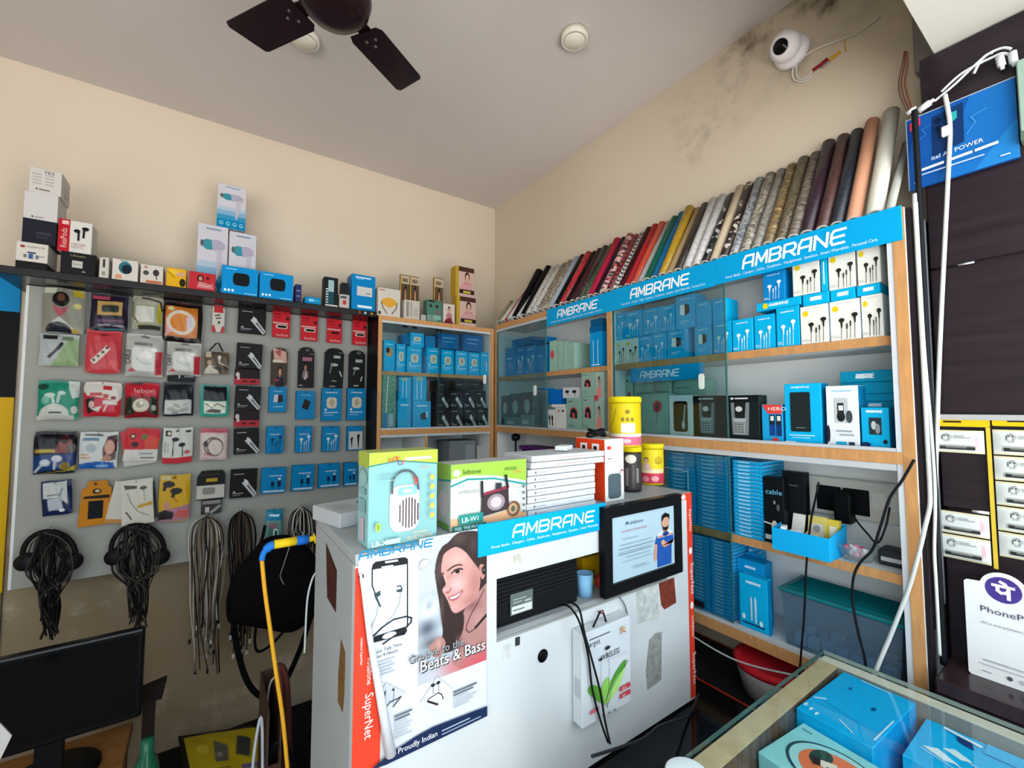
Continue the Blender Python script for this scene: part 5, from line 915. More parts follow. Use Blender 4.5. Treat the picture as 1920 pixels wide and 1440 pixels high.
for i, (px, c) in enumerate(((674, '#c9542a'), (685, '#c9d6e0'), (697, '#c9a23a'))):
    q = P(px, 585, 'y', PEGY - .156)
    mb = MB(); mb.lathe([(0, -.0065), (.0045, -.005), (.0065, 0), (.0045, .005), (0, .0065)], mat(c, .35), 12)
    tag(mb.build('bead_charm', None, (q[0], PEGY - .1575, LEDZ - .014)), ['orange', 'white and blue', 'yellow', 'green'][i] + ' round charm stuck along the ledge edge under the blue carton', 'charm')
TONE = 1.0
# ------------------------------------------------------------------ computer desk with its posters
YD = .75; DT = 1.2575
DX0, DX1 = .206, 1.152
DW = mat('#c6cacb', .38, 0, .05, 9); DGR = mat('#a6abad', .45, 0, .10, 7)
dk = empty('computer_desk', (.68, .91, .68), 'white computer desk carrying cartons, its front covered with posters', 'desk')
do = Vector((.68, .91, .68))
hx0, hz0, hz1 = P(931, 1140, 'y', YD)[0], P(935, 1196, 'y', YD)[2], P(931, 1086, 'y', YD)[2]; hx1 = 1.03
def ring(x0, x1, z0, z1, a0, a1, b0, b1, y0, y1, m):
    q = []
    for y in (y0, y1): q += [(x0,y,z0),(x1,y,z0),(x1,y,z1),(x0,y,z1),(a0,y,b0),(a1,y,b0),(a1,y,b1),(a0,y,b1)]
    f = []
    for k in range(4):
        j = (k+1) % 4; f += [(k, j, j+4, k+4), (k+8, k+12, j+12, j+8), (k, k+8, j+8, j), (k+4, j+4, j+12, k+12)]
    return MB().add([tuple(Vector(p) - do) for p in q], f, m)
ring(DX0, DX1, .685, DT - .0185, hx0, hx1, hz0, hz1, YD, YD + .016, DW).build('front_panel', dk)
MB().box(Vector((DX0, YD, DT - .018)) - do, Vector((DX1, 1.07, DT)) - do, DGR, .001).build('top_board', dk)
MB().box(Vector((DX0, YD + .0165, .02)) - do, Vector((DX0 + .016, 1.07, DT - .0185)) - do, DGR).build('side_panel', dk)
MB().box(Vector((DX1 - .016, YD + .0165, .685)) - do, Vector((DX1, 1.07, DT - .0185)) - do, DGR).build('side_panel', dk)
MB().box(Vector((DX0 + .0165, YD + .0165, hz0 - .022)) - do, Vector((DX1 - .0165, 1.06, hz0 - .004)) - do, DGR).build('inner_shelf', dk)
MB().box(Vector((DX0 + .0165, 1.05, hz0 - .003)) - do, Vector((DX1 - .0165, 1.06, DT - .0185)) - do, mat('#2a2a2c', .6)).build('back_panel', dk)
MB().box(Vector((hx0, YD - .003, hz0 - .006)) - do, Vector((hx1, YD - .0003, hz0 - .0005)) - do, mat('#8d8f8c', .4)).build('opening_edge', dk)
gp = P(1017, 1229, 'y', YD); MB().lathe([(0, 0), (.0125, 0), (.0135, .002), (0, .002)], mat('#0b0b0c', .4), 20, Vector(gp) - do, Matrix.Rotation(PI/2, 4, 'X')).build('cable_grommet', dk)
OR = mat('#d8402a', .35, 0, .12, 25)
MB().box(Vector((DX0, YD - .0008, .69)) - do, Vector((DX0 + .046, YD - .0002, DT - .022)) - do, OR).build('orange_tape', dk)
rt_ = MB().box(Vector((DX1 - .024, YD - .0008, .69)) - do, Vector((DX1, YD - .0002, DT - .001)) - do, OR).build('orange_tape', dk)
MB().box(Vector((.80, YD - .0008, DT - .019)) - do, Vector((DX1 - .0245, YD - .0002, DT - .001)) - do, OR).build('orange_tape', dk)
mb = MB(); OT = '#f0dcd0'
decal(mb, [('t', 'vodafone', .48, .735, .0165, OT, 'l', .95, -PI/2), ('t', 'SuperNet', .42, .628, .026, '#f6ece6', 'l', .92, -PI/2), ('t', 'vodafone SuperNet', .22, .80, .008, OT, 'l', .9, -PI/2), ('t', 'vodafone SuperNet', .22, .42, .008, OT, 'l', .9, -PI/2)], Vector((DX0, YD - .0010, .69)) - do, (1,0,0), (0,0,1), .046, .54)
mb.build('printed_lettering', dk)
mb = MB(); decal(mb, [('t', 'SuperNet', .4, .93, .02, OT, 'l', 1, -PI/2), ('e', .5, .72, .3, .018, OT), ('t', 'SuperNet', .4, .66, .028, OT, 'l', 1, -PI/2), ('e', .5, .45, .3, .018, OT), ('t', 'vodafone', .4, .4, .02, OT, 'l', 1, -PI/2), ('t', 'SuperNet', .4, .22, .028, OT, 'l', 1, -PI/2)], Vector((DX1 - .024, YD - .0010, .69)) - do, (1,0,0), (0,0,1), .024, .56)
mb.build('printed_lettering', dk)
mb = MB(); decal(mb, [('e', .3, .5, .02, .3, OT), ('t', 'SuperNet', .42, .35, .4, OT), ('e', .72, .5, .02, .3, OT), ('e', .95, .5, .03, .4, OT), ('t', 'vodafone', .06, .35, .4, OT)], Vector((.80, YD - .0010, DT - .019)) - do, (1,0,0), (0,0,1), DX1 - .8245, .018)
mb.build('printed_lettering', dk)
def on_front(pts, col, nm, off=.0006):
    q = [P(x, y, 'y', YD - off) for x, y in pts]; MB().prism([(p[0], p[2]) for p in q], Vector((0, YD - off, 0)) - do, (1,0,0), (0,0,1), (0, .0004, 0), mat(col, .6, 0, .35, 60)).build(nm, dk)
on_front([(1217, 1200), (1228, 1188), (1241, 1184), (1240, 1275), (1214, 1294), (1211, 1260)], '#9a9c98', 'torn_sticker')
on_front([(1235, 1092), (1264, 1083), (1268, 1130), (1246, 1143), (1240, 1135)], '#7d3a2c', 'torn_sticker')
on_front([(1193, 1100), (1232, 1090), (1236, 1160), (1195, 1170)], '#c6cac6', 'torn_sticker')
on_front([(942, 1212), (958, 1206), (958, 1232), (943, 1238)], '#c9ccca', 'torn_sticker')
on_front([(966, 1196), (975, 1193), (975, 1209), (966, 1212)], '#3a3c3e', 'torn_sticker')
on_front([(962, 1042), (976, 1038), (977, 1054), (964, 1057)], '#c0bdb0', 'torn_sticker')
def on_side(pts, col, nm):
    q = [P(x, y, 'x', DX0) for x, y in pts]; MB().prism([(p[1], p[2]) for p in q], Vector((DX0 - .0008, 0, 0)) - do, (0,1,0), (0,0,1), (.0006, 0, 0), mat(col, .6, 0, .3, 50)).build(nm, dk)
on_side([(640, 1198), (648, 1225), (646, 1300), (643, 1335), (634, 1315), (635, 1260)], '#7d5c38', 'veneer_scar')
on_side([(612, 1018), (632, 1070), (630, 1148), (614, 1120)], '#4a2a24', 'veneer_scar')
# black table the desk stands on, front edge just showing
tb = empty('black_table', (.66, .8, 0), 'black glossy table slab under the white computer desk', 'table')
BLK = mat('#0d0d0f', .12)
MB().box((-.34, -.235, .652), (.585, .30, .678), BLK, .003).build('table_top', tb)
for x in (-.30, .53):
    for y in (-.2, .26): MB().box((x, y, 0), (x + .04, y + .03, .651), BLK).build('table_leg', tb)
MB().box((-.26, .05, .2), (.56, .06, .651), BLK).build('modesty_panel', tb)

# poster with the woman
PXL, PXR = P(672, 1043, 'y', YD - .002)[0], P(912, 1200, 'y', YD - .002)[0]; PZT, PZB = P(720, 1036, 'y', YD - .002)[2], P(909, 1342, 'y', YD - .002)[2]
pw, ph = PXR - PXL, PZT - PZB; YP_ = YD - .0022
def uv(px, py): q = P(px, py, 'y', YP_); return ((q[0] - PXL)/pw, (q[2] - PZB)/ph)
def k3(x, y): return uv(660 + x/5.538, 980 + y/5.538)
def k4(x, y): return uv(660 + x/6.0, 1200 + y/6.0)
def left(v): return PXL + pw*.225*max(0, (1 - v) - .06)/.94
po = film_sheet('wall_poster', [('g', .8, .5, .9, .9, '#d2d6da', .6)], '#c9cdd5', 12, 16, lambda u, v: (max(PXL + pw*u, left(v)) - PXL, 0, ph*v), None, PHOTO, (PXL, YP_, PZB))
tag(po, 'white advertising poster with a smiling woman on the desk front', 'poster')
C3 = lambda pts: [k3(*p) for p in pts]
face = [(960,320),(1060,255),(1125,268),(1185,312),(1232,372),(1278,432),(1318,490),(1332,570),(1322,680),(1290,780),(1190,870),(1090,935),(1040,920),(1012,855),(988,800),(958,745),(940,690),(972,640),(950,560),(925,500),(935,400)]
ub0, vb0 = uv(783, 1256)[0], uv(860, 1257)[1]; ub1, vb1 = 1.0, k3(1180, 82)[1]
def q_(pts): return [((u - ub0)/(ub1 - ub0), (v - vb0)/(vb1 - vb0)) for u, v in C3(pts)]
def g_(x, y, rx, ry, c, s=1.0, clip=None):
    (a, b), (c1, d1), (e1, f1) = q_([(x, y), (x + rx, y), (x, y + ry)]); return ('g', a, b, abs(c1 - a), abs(f1 - b), c, s) + ((clip,) if clip else ())
cx_, cy_ = q_([(1210, 830)])[0]; ex_, ey_ = q_([(1210 + 525, 830)])[0][0] - cx_, cy_ - q_([(1210, 830 + 655)])[0][1]
face_ops = [('e', cx_, cy_, ex_, ey_, '#c3ccd6'), ('r', 0, .62, .30, 1, '#cbcfd6'), g_(800, 900, 150, 170, '#eef2f4', .8), g_(800, 860, 60, 90, '#9aa6ae', .8), g_(780, 1100, 170, 160, '#4a5562', .9), g_(820, 1250, 190, 120, '#3f4248', .8), g_(1330, 1470, 420, 330, '#e0586a', 1), g_(1080, 1480, 260, 160, '#d88a8c', .9),
    ('P', q_([(1000,200),(1080,120),(1180,88),(1320,95),(1420,200),(1425,760),(1240,900),(1185,960),(1165,1100),(1095,1240),(1040,1330),(940,1350),(900,1280),(940,1150),(925,1000),(900,800),(875,650),(860,500),(885,350),(935,250)]), '#3a2b29'),
    g_(1120, 170, 120, 90, '#5d4d49', .6), g_(900, 500, 60, 200, '#5d4b47', .7), g_(1260, 230, 70, 140, '#564642', .5), g_(930, 900, 40, 260, '#6a5650', .5),
    ('P', q_([(1170,900),(1330,700),(1425,690),(1430,1500),(1060,1480),(1085,1290),(1150,1120),(1165,990)]), '#b98782'), g_(1330, 1450, 330, 260, '#dc5a68', .9), g_(1250, 860, 140, 90, '#8a5a58', .8), g_(1330, 1000, 120, 130, '#cc9a94', .7), g_(1180, 1330, 170, 110, '#cd9c96', .7), g_(1110, 1260, 70, 150, '#7d5450', .7),
    ('P', q_(face), '#d79f98'), g_(1090, 380, 170, 120, '#e4b6ae', .8, q_(face)), g_(1090, 640, 130, 120, '#efc0bd', .9, q_(face)), g_(1280, 620, 110, 260, '#b87a74', .75, q_(face)), g_(1230, 800, 130, 90, '#b8746f', .7, q_(face)), g_(1060, 880, 70, 60, '#e2b0ae', .7, q_(face)), g_(960, 590, 30, 70, '#e9bdb6', .7, q_(face)), g_(1300, 380, 70, 120, '#9a6a64', .6, q_(face)), g_(1010, 560, 55, 40, '#c98f88', .7, q_(face)),
    ('P', q_([(1320,455),(1350,430),(1378,460),(1380,540),(1360,585),(1335,560)]), '#c88c84'), ('P', q_([(1345,470),(1375,450),(1392,500),(1375,540),(1350,520)]), '#26201f'), g_(1368, 490, 18, 18, '#8d8684', .9),
    ('P', q_([(982,505),(1010,472),(1060,440),(1120,426),(1150,444),(1095,448),(1040,472),(1005,500)]), '#5a3c34'), ('P', q_([(920,528),(945,516),(955,530),(935,545)]), '#5a3c34'),
    ('P', q_([(1040,522),(1070,494),(1110,480),(1140,488),(1112,520),(1075,536)]), '#dcb8b0'), ('P', q_([(1066,516),(1085,492),(1115,488),(1118,510),(1095,528)]), '#2a1a18'), ('l', q_([(1035,524),(1068,492),(1112,476),(1146,484)]), .012, '#2a1a18'), ('P', q_([(928,585),(945,572),(955,590),(940,600)]), '#3a2522'),
    g_(965, 700, 40, 40, '#e6b2ac', .8), ('l', q_([(975,722),(1000,722),(1022,700),(1026,678)]), .009, '#a8625e'), g_(995, 726, 26, 12, '#8a4a48', .8),
    ('P', q_([(995,775),(1035,758),(1075,742),(1134,706),(1128,750),(1095,790),(1050,812),(1018,806)]), '#b8606c'), ('P', q_([(1012,782),(1050,766),(1090,748),(1122,724),(1108,756),(1072,780),(1034,792)]), '#f4ecea'), ('l', q_([(1140,695),(1150,720)]), .008, '#a8625e'),
    ('P', q_([(800,1300),(850,1230),(905,1180),(950,1200),(970,1260),(940,1360),(860,1400)]), '#bb8a80'), g_(900, 1260, 40, 90, '#d8aca2', .7),
    ('l', q_([(1372,690),(1310,820),(1230,960),(1190,1060),(1182,1110),(1215,1140),(1270,1105),(1330,1040),(1400,950)]), .007, '#201b1c'), ('l', q_([(1285,1085),(1345,1015),(1400,950)]), .022, '#2a2224')]
film_sheet('printed_photo', face_ops, '#cbcfd6', 110, 210, lambda u, v: (pw*(ub0 + (ub1 - ub0)*u), -.0004, ph*(vb0 + (vb1 - vb0)*v)), po, PHOTO, gain=.74)
mb = MB(); DKN = '#1f2124'
decal(mb, [('A',) + (k3(75, 385)[0], k3(75, 386)[1], .036, '#1b7ba6', .12, k3(850, 240)[0])] +
 [('p', C3([(205,470),(215,430),(245,405),(545,356),(578,375),(578,425),(205,487)]), DKN), ('p', C3([(215,490),(566,430),(566,1050),(215,1150)]), '#d6e2ea'), ('l', C3([(574,400),(574,1080)]), .006, DKN), ('l', C3([(209,470),(209,655),(290,862)]), .006, DKN),
  ('p', C3([(170,1255),(210,1185),(560,1075),(570,1120),(545,1160),(210,1248)]), DKN), ('p', C3([(340,400),(470,380),(480,398),(345,420)]), '#d5d9dc'), ('p', C3([(300,455),(420,435),(430,448),(310,468)]), '#d5d9dc')] +
 [('p', ell(*k3(385, 1165), .05, .014, 14), '#e3e5e8')] + [('p', C3([(220,740),(290,700),(295,750),(250,775)]), '#33454a'), ('p', C3([(450,700),(515,680),(520,715),(470,720)]), '#33454a'), ('l', C3([(465,660),(500,650),(520,690)]), .006, '#33454a'), ('l', C3([(240,760),(290,865)]), .009, '#33454a'),
  ('l', C3([(265,860),(250,960),(190,1100),(150,1180)]), .004, '#7d8a90'), ('l', C3([(500,720),(490,830),(420,960),(330,1070),(180,1230)]), .004, '#7d8a90'), ('l', C3([(165,1280),(190,1200),(300,1090),(430,1000),(560,970),(615,985),(610,1030),(540,1100),(380,1210),(320,1255)]), .008, '#2b2f33')] +
 [('t', 'Music Talk Time', *k4(215, 165), .016, '#3c4044'), ('t', 'Upto 4 Hours', *k4(218, 222), .016, '#3c4044')] + [('r', *k4(225, 275 + 38*i), k4(480 - 30*(i % 2), 0)[0], k4(225, 275 + 38*i)[1] + .006, '#a4abb2') for i in range(5)] +
 [('p', [k4(*p) for p in [(380,470),(550,560),(600,590),(360,760),(310,580)]], '#b9bdc4'), ('l', [k4(*p) for p in [(370,760),(420,690),(548,628),(460,740)]], .006, '#2b2f33'), ('p', [k4(*p) for p in [(360,570),(378,555),(372,620),(355,605)]], '#3a3f44'), ('p', [k4(*p) for p in [(440,550),(468,525),(474,560),(450,565)]], '#3a3f44'), ('l', [k4(*p) for p in [(365,615),(350,690)]], .003, '#5a6066'), ('l', [k4(*p) for p in [(468,560),(455,700)]], .003, '#5a6066')] +
 [('p', [k4(*p) for p in [(950,405),(1130,545),(965,815),(755,705)]], '#c9ccd0'), ('p', [k4(*p) for p in [(950,425),(1105,545),(1000,770),(800,690)]], '#dde0e2'), ('l', [k4(*p) for p in [(845,660),(960,585),(1000,600),(1020,655)]], .006, '#33383c'), ('l', [k4(*p) for p in [(845,680),(955,715)]], .011, '#2b2f33'), ('l', [k4(*p) for p in [(905,500),(905,600)]], .004, '#5a6066'), ('l', [k4(*p) for p in [(968,475),(968,580)]], .004, '#5a6066'), ('p', ell(*k4(905, 498), .018, .009, 10), '#2b2f33'), ('p', ell(*k4(962, 470), .018, .009, 10), '#2b2f33')] +
 [('r', *k4(1130, 590 + 34*i), k4(1400 - 40*(i % 3), 0)[0], k4(1130, 590 + 34*i)[1] + (.008 if i < 2 else .005), '#5a6068' if i < 2 else '#aab0b6') for i in range(6)] + [('r', *k4(470, 860 + 40*i), k4(680 - 25*(i % 3), 0)[0], k4(470, 860 + 40*i)[1] + (.008 if i < 2 else .005), '#5a6068' if i < 2 else '#aab0b6') for i in range(7)] +
 [('p', [(.215, .0), (1.0, .0), (1.0, .062), (.62, .076), (.32, .035), (.24, .003)][:0] or [k4(210, 1440), k4(380, 1385), (1.0, .002), (1.0, k4(1480, 745)[1]), k4(900, 965), k4(700, 1075), k4(430, 1255), k4(215, 1430)], '#1d2b4a'), ('t', 'Proudly Indian', *k4(505, 1268), .027, '#e6e9ee', 'l', .95)] + [('r', *k4(1000, 1015), k4(1320, 0)[0], k4(1000, 1015)[1] + .006, '#aab4c4'), ('r', *k4(1000, 1055), k4(1440, 0)[0], k4(1000, 1055)[1] + .006, '#8f9ab0')] +
 [('t', 'Groove to the', k4(620, 262)[0] + .006, k4(620, 262)[1] - .006, .040, '#3a3c40', 'l', .94), ('t', 'Groove to the', *k4(620, 260), .040, '#9a9ca0', 'l', .94), ('t', 'Beats & Bass', k4(748, 362)[0] + .008, k4(748, 362)[1] - .006, .058, '#37393c', 'l', .92), ('t', 'Beats & Bass', k4(748, 360)[0] - .004, k4(748, 360)[1] + .002, .058, '#55585c', 'l', .92), ('t', 'Beats & Bass', *k4(748, 360), .058, '#f4f4f4', 'l', .92), ('p', ell(*k3(88, 552), .018, .012, 12), '#3a3c40'), ('p', ell(*k3(745, 430), .04, .025, 14), '#d3d6da'), ('l', C3([(700,470),(760,450),(790,400)]), .006, '#9aa0a6')],
 (0, -.0006, 0), (1,0,0), (0,0,1), pw, ph, eps=.00006)
mb.build('printed_lettering', po)
cr = [P(x, y, 'y', YD - .010) for x, y in ((676, 1075), (694, 1200), (712, 1300), (733, 1415))]
MB().tube([p - np.array([PXL, YP_, PZB]) for p in cr], [.002, .005, .007, .009], mat('#cdd1d6', .4), 10).build('curled_edge', po)

# blue banner board on the desk's upper edge
ya_ = YD - .006; x0_, x1_ = P(897, 1015, 'y', ya_)[0], P(1136, 970, 'y', ya_)[0]; z1_, z0_ = P(897, 985, 'y', ya_)[2], P(897, 1046, 'y', ya_)[2]
db = tag(MB().box((0, 0, 0), (x1_ - x0_, .005, z1_ - z0_), paint('#0a9ad6'), .0008).build('banner_board', None, (x0_, ya_, z0_)), 'blue banner board with white lettering along the desk top edge', 'banner', 'blue brand banners')
mb = MB(); decal(mb, [('A', .23, .42, .36, '#f4f7f8', .11, .90), ('t', 'Power Banks . Chargers . Cables . Earphones . Headphones . Speakers . Smart Wearables', .08, .2, .085, '#d5ecf5', 'l', -.84)], (0, 0, 0), (1,0,0), (0,0,1), x1_ - x0_, z1_ - z0_); mb.build('printed_front', db)

# framed certificate
yf = YD - .022; fx0, fx1 = P(1134, 1040, 'y', yf)[0], P(1279, 1000, 'y', yf)[0]; fz1, fz0 = P(1134, 953, 'y', yf)[2], P(1136, 1124, 'y', yf)[2]; fw, fh = fx1 - fx0, fz1 - fz0
cf = empty('framed_certificate', (fx0, yf, fz0), 'black framed certificate with a bearded man hanging on the desk front', 'picture frame')
t_ = .027; q = []
for y in (0, .018): q += [(0,y,0),(fw,y,0),(fw,y,fh),(0,y,fh),(t_,y,t_),(fw-t_,y,t_),(fw-t_,y,fh-t_),(t_,y,fh-t_)]
f = []
for k in range(4):
    j = (k+1) % 4; f += [(k, j, j+4, k+4), (k+8, k+12, j+12, j+8), (k, k+8, j+8, j), (k+4, j+4, j+12, k+12)]
MB().add(q, f, mat('#121214', .3)).build('frame', cf)
iw, ih = fw - 2*t_, fh - 2*t_
cs = MB().box((t_ + .0003, .006, t_ + .0003), (fw - t_ - .0003, .012, fh - t_ - .0003), paint('#a3bac6')).build('certificate', cf)
man = [('p', [(.70,.02),(.69,.3),(.66,.42),(.70,.56),(.78,.62),(.9,.62),(.97,.55),(.99,.42),(.95,.36),(.94,.02)], '#23509a'), ('p', [(.70,.56),(.78,.62),(.9,.62),(.97,.55),(.97,.5),(.71,.5)], '#c9ccd4'), ('p', [(.71,.53),(.97,.53),(.97,.51),(.71,.51)], '#c06a4a'), ('p', [(.66,.42),(.70,.40),(.69,.18),(.66,.12),(.64,.2)], '#c08c74'), ('p', [(.99,.42),(.95,.36),(.82,.32),(.78,.36),(.86,.4),(.97,.36)], '#c08c74'), ('p', [(.78,.36),(.76,.43),(.80,.46),(.85,.4)], '#c89a82'), ('p', [(.79,.64),(.89,.64),(.88,.58),(.8,.58)], '#b58068'), ('p', ell(.84,.74,.062,.12,16), '#c2927c'), ('p', [(.775,.75),(.78,.86),(.84,.9),(.91,.86),(.91,.76),(.88,.82),(.82,.82)], '#1d1614'), ('p', [(.785,.70),(.8,.62),(.84,.60),(.88,.62),(.9,.70),(.87,.66),(.81,.66)], '#241a17'), ('p', [(.78,.55),(.84,.6),(.9,.55),(.84,.5)], '#1d3a78')]
mb = MB(); decal(mb, man + [('t', 'ambrane', .27, .84, .05, '#3a4650', 'l', 1.3), ('p', [(.2,.84),(.23,.9),(.26,.84),(.23,.86)], '#3a4650'), ('t', 'Certificate of Partnership', .14, .735, .034, '#b0606c', 'l', 1.25), ('t', 'M/s. Telecom Store', .16, .62, .026, '#5a6a74', 'l', 1.2)] + [('r', a, y, b, y + .008, c) for a, y, b, c in ((.12,.54,.6,'#7d919c'), (.1,.48,.64,'#5a6a74'), (.09,.43,.63,'#8398a4'), (.09,.40,.6,'#5a6a74'), (.2,.34,.58,'#7d919c'), (.14,.28,.62,'#8398a4'), (.3,.17,.5,'#7d919c'), (.3,.14,.55,'#93a7b2'))], (t_, .006, t_), (1,0,0), (0,0,1), iw, ih, eps=.0002); mb.build('printed_front', cs)
MB().box((.02, .0183, fh - .06), (fw - .02, .0216, fh - .03), mat('#3a3a3a', .5)).build('hanging_bracket', cf)

# carton with a carry strap hanging on the desk front
yg = YD - .034; ax0, ax1 = P(1092, 1270, 'y', yg)[0], P(1183, 1240, 'y', yg)[0]; az1, az0 = P(1088, 1192, 'y', yg)[2], P(1096, 1366, 'y', yg)[2]
leaf = lambda a, b, c, d, col: ('p', [tuple(q) for q in smooth_pts([a, b, c, d], 5, True)], col)
bag = carton_at('earphone_carton', ((ax0+ax1)/2, yg + .016, az0), 0, ax1 - ax0, .031, az1 - az0, '#c6ccd0', [('t', 'Target', .06, .83, .062, '#2b2f33', 'l', 1.0), ('r', .14, .905, .56, .915, '#2b2f33'), ('t', 'WIRELESS', .36, .63, .062, '#26292c', 'l', .82), ('r', .4, .6, .9, .605, '#b9bdc0'), leaf((.42,.14),(.1,.36),(.18,.42),(.4,.3), '#5fa03a'), leaf((.42,.14),(.36,.34),(.5,.42),(.54,.26), '#8cc45a'), leaf((.44,.14),(.6,.4),(.88,.52),(.74,.28), '#4d8f34'), leaf((.44,.14),(.62,.34),(.85,.44),(.7,.24), '#a6d478'), ('l', [(.46,.1),(.56,.28),(.74,.4),(.93,.5)], .008, '#2b2f33'), ('l', [(.44,.12),(.5,.3),(.52,.55),(.46,.74)], .004, '#50565a'), ('l', [(.42,.12),(.34,.36),(.34,.64)], .004, '#50565a'), ('e', .34, .66, .04, .016, '#2b2f33'), ('e', .48, .755, .055, .02, '#2b2f33'), ('r', .72, .2, .95, .25, '#c2404a'), ('r', .72, .12, .95, .17, '#c2404a'), ('r', .12, .13, .28, .17, '#c2606a'), ('t', 'V5.0', .76, .21, .028, '#f0e4e4'), ('t', 'V8+', .76, .13, .028, '#f0e4e4'), ('e', .8, .9, .05, .02, '#c9a06a'), ('l', [(.74,.85),(.8,.88),(.86,.85)], .012, '#b06a5a'), ('r', .34, .05, .38, .07, '#6a7074'), ('r', .46, .04, .5, .06, '#6a7074'), ('r', .57, .035, .61, .055, '#6a7074')], side='#c9d0d3', label='white earphone carton with a green leaf print hanging on the desk front', cat='box', leftops=[('r', .2, .3, .8, .5, '#aeb6ba')])
q = bag.location; hk_ = P(1125, 1145, 'y', YD - .006); st = MB()
st.tube([Vector((P(1118, 1188, 'y', yg)[0], yg + .01, az1)) - q, Vector((hk_[0] - .004, YD - .010, hk_[2])) - q, Vector((hk_[0] + .004, YD - .010, hk_[2] + .002)) - q, Vector((P(1143, 1180, 'y', yg)[0], yg + .01, az1)) - q], .0022, mat('#17181a', .5), 6); st.build('carry_strap', bag)
MB().tube([Vector((hk_[0], YD, hk_[2] - .004)) - do, Vector((hk_[0], YD - .014, hk_[2] - .004)) - do, Vector((hk_[0], YD - .016, hk_[2] + .004)) - do], .0016, mat('#b04a4a', .4), 6).build('hook', dk)

# inside the opening: screen seen from behind, and odds and ends
mo_ = empty('computer_screen', (0, YD + .03, hz0 - .004), 'back of a black ribbed computer screen inside the desk opening', 'monitor')
mx0, mx1 = P(915, 1140, 'y', YD + .03)[0] - .05, P(1086, 1100, 'y', YD + .03)[0]; mo_.location.x = mx0; mh = DT - .019 - hz0
MB().box((0, .004, .001), (mx1 - mx0, .045, mh - .004), mat('#17181a', .38), .004).build('case', mo_)
for i in range(16): MB().box((.02, .0005, .05 + (mh - .062)*i/16), (mx1 - mx0 - .01, .0038, .05 + (mh - .062)*i/16 + .0028), mat('#202123', .35)).build('vent_rib', mo_)
lb = MB().box((.105, -.0012, .022), (.165, -.0002, .066), mat('#5d6664', .5)).build('rating_label', mo_)
mb = MB(); decal(mb, [('r', .05, .05, .95, .4, '#c4c8c4'), ('r', .1, .55, .5, .6, '#9aa4a2'), ('r', .1, .7, .7, .75, '#9aa4a2'), ('r', .6, .5, .9, .6, '#9aa4a2'), ('r', .1, .2, .6, .25, '#5a605e')], (.105, -.0012, .022), (1,0,0), (0,0,1), .06, .044); mb.build('printed_label', lb)
def inside(name, px, w_, d_, h_, col, label, cat, ops=(), y=YD + .06, z=0): x = P(px, 1080, 'y', y)[0]; return carton_at(name, (x, y + d_/2, hz0 - .0034 + z), 0, w_, d_, h_, col, ops, label=label, cat=cat)
inside('yellow_tray', 1116, .085, .05, .075, '#d2a012', 'yellow plastic holder inside the desk opening beside the screen', 'holder', [('r', .3, .2, .5, .5, '#7a5a10')], y=YD + .085)
inside('blue_pack', 1100, .035, .03, .09, '#1d4fc0', 'bright blue pack standing on the yellow holder inside the desk', 'pack', [('r', .6, .1, .8, .9, '#c9cfd8')], y=YD + .1, z=.0762)
cu = MB(); cu.lathe([(.018, 0), (.021, .055), (.0195, .055), (.0165, .002), (0, .002)], mat('#7fb0d0', .3), 20); tag(cu.build('plastic_cup', None, (P(1094, 1120, 'y', YD + .045)[0] + .01, YD + .05, hz0 - .0034)), 'pale blue plastic cup inside the desk opening', 'cup')
rd = MB(); rd.lathe([(0, 0), (.020, 0), (.022, .004), (.022, .012), (0, .016)], mat('#a02420', .35), 24, (0, 0, 0), Matrix.Rotation(PI/2 - .2, 4, 'X')); tag(rd.build('red_spool', None, (P(1122, 1100, 'y', YD + .05)[0] + .012, YD + .052, hz0 + .02)), 'round red spool standing in front of the yellow holder', 'spool')

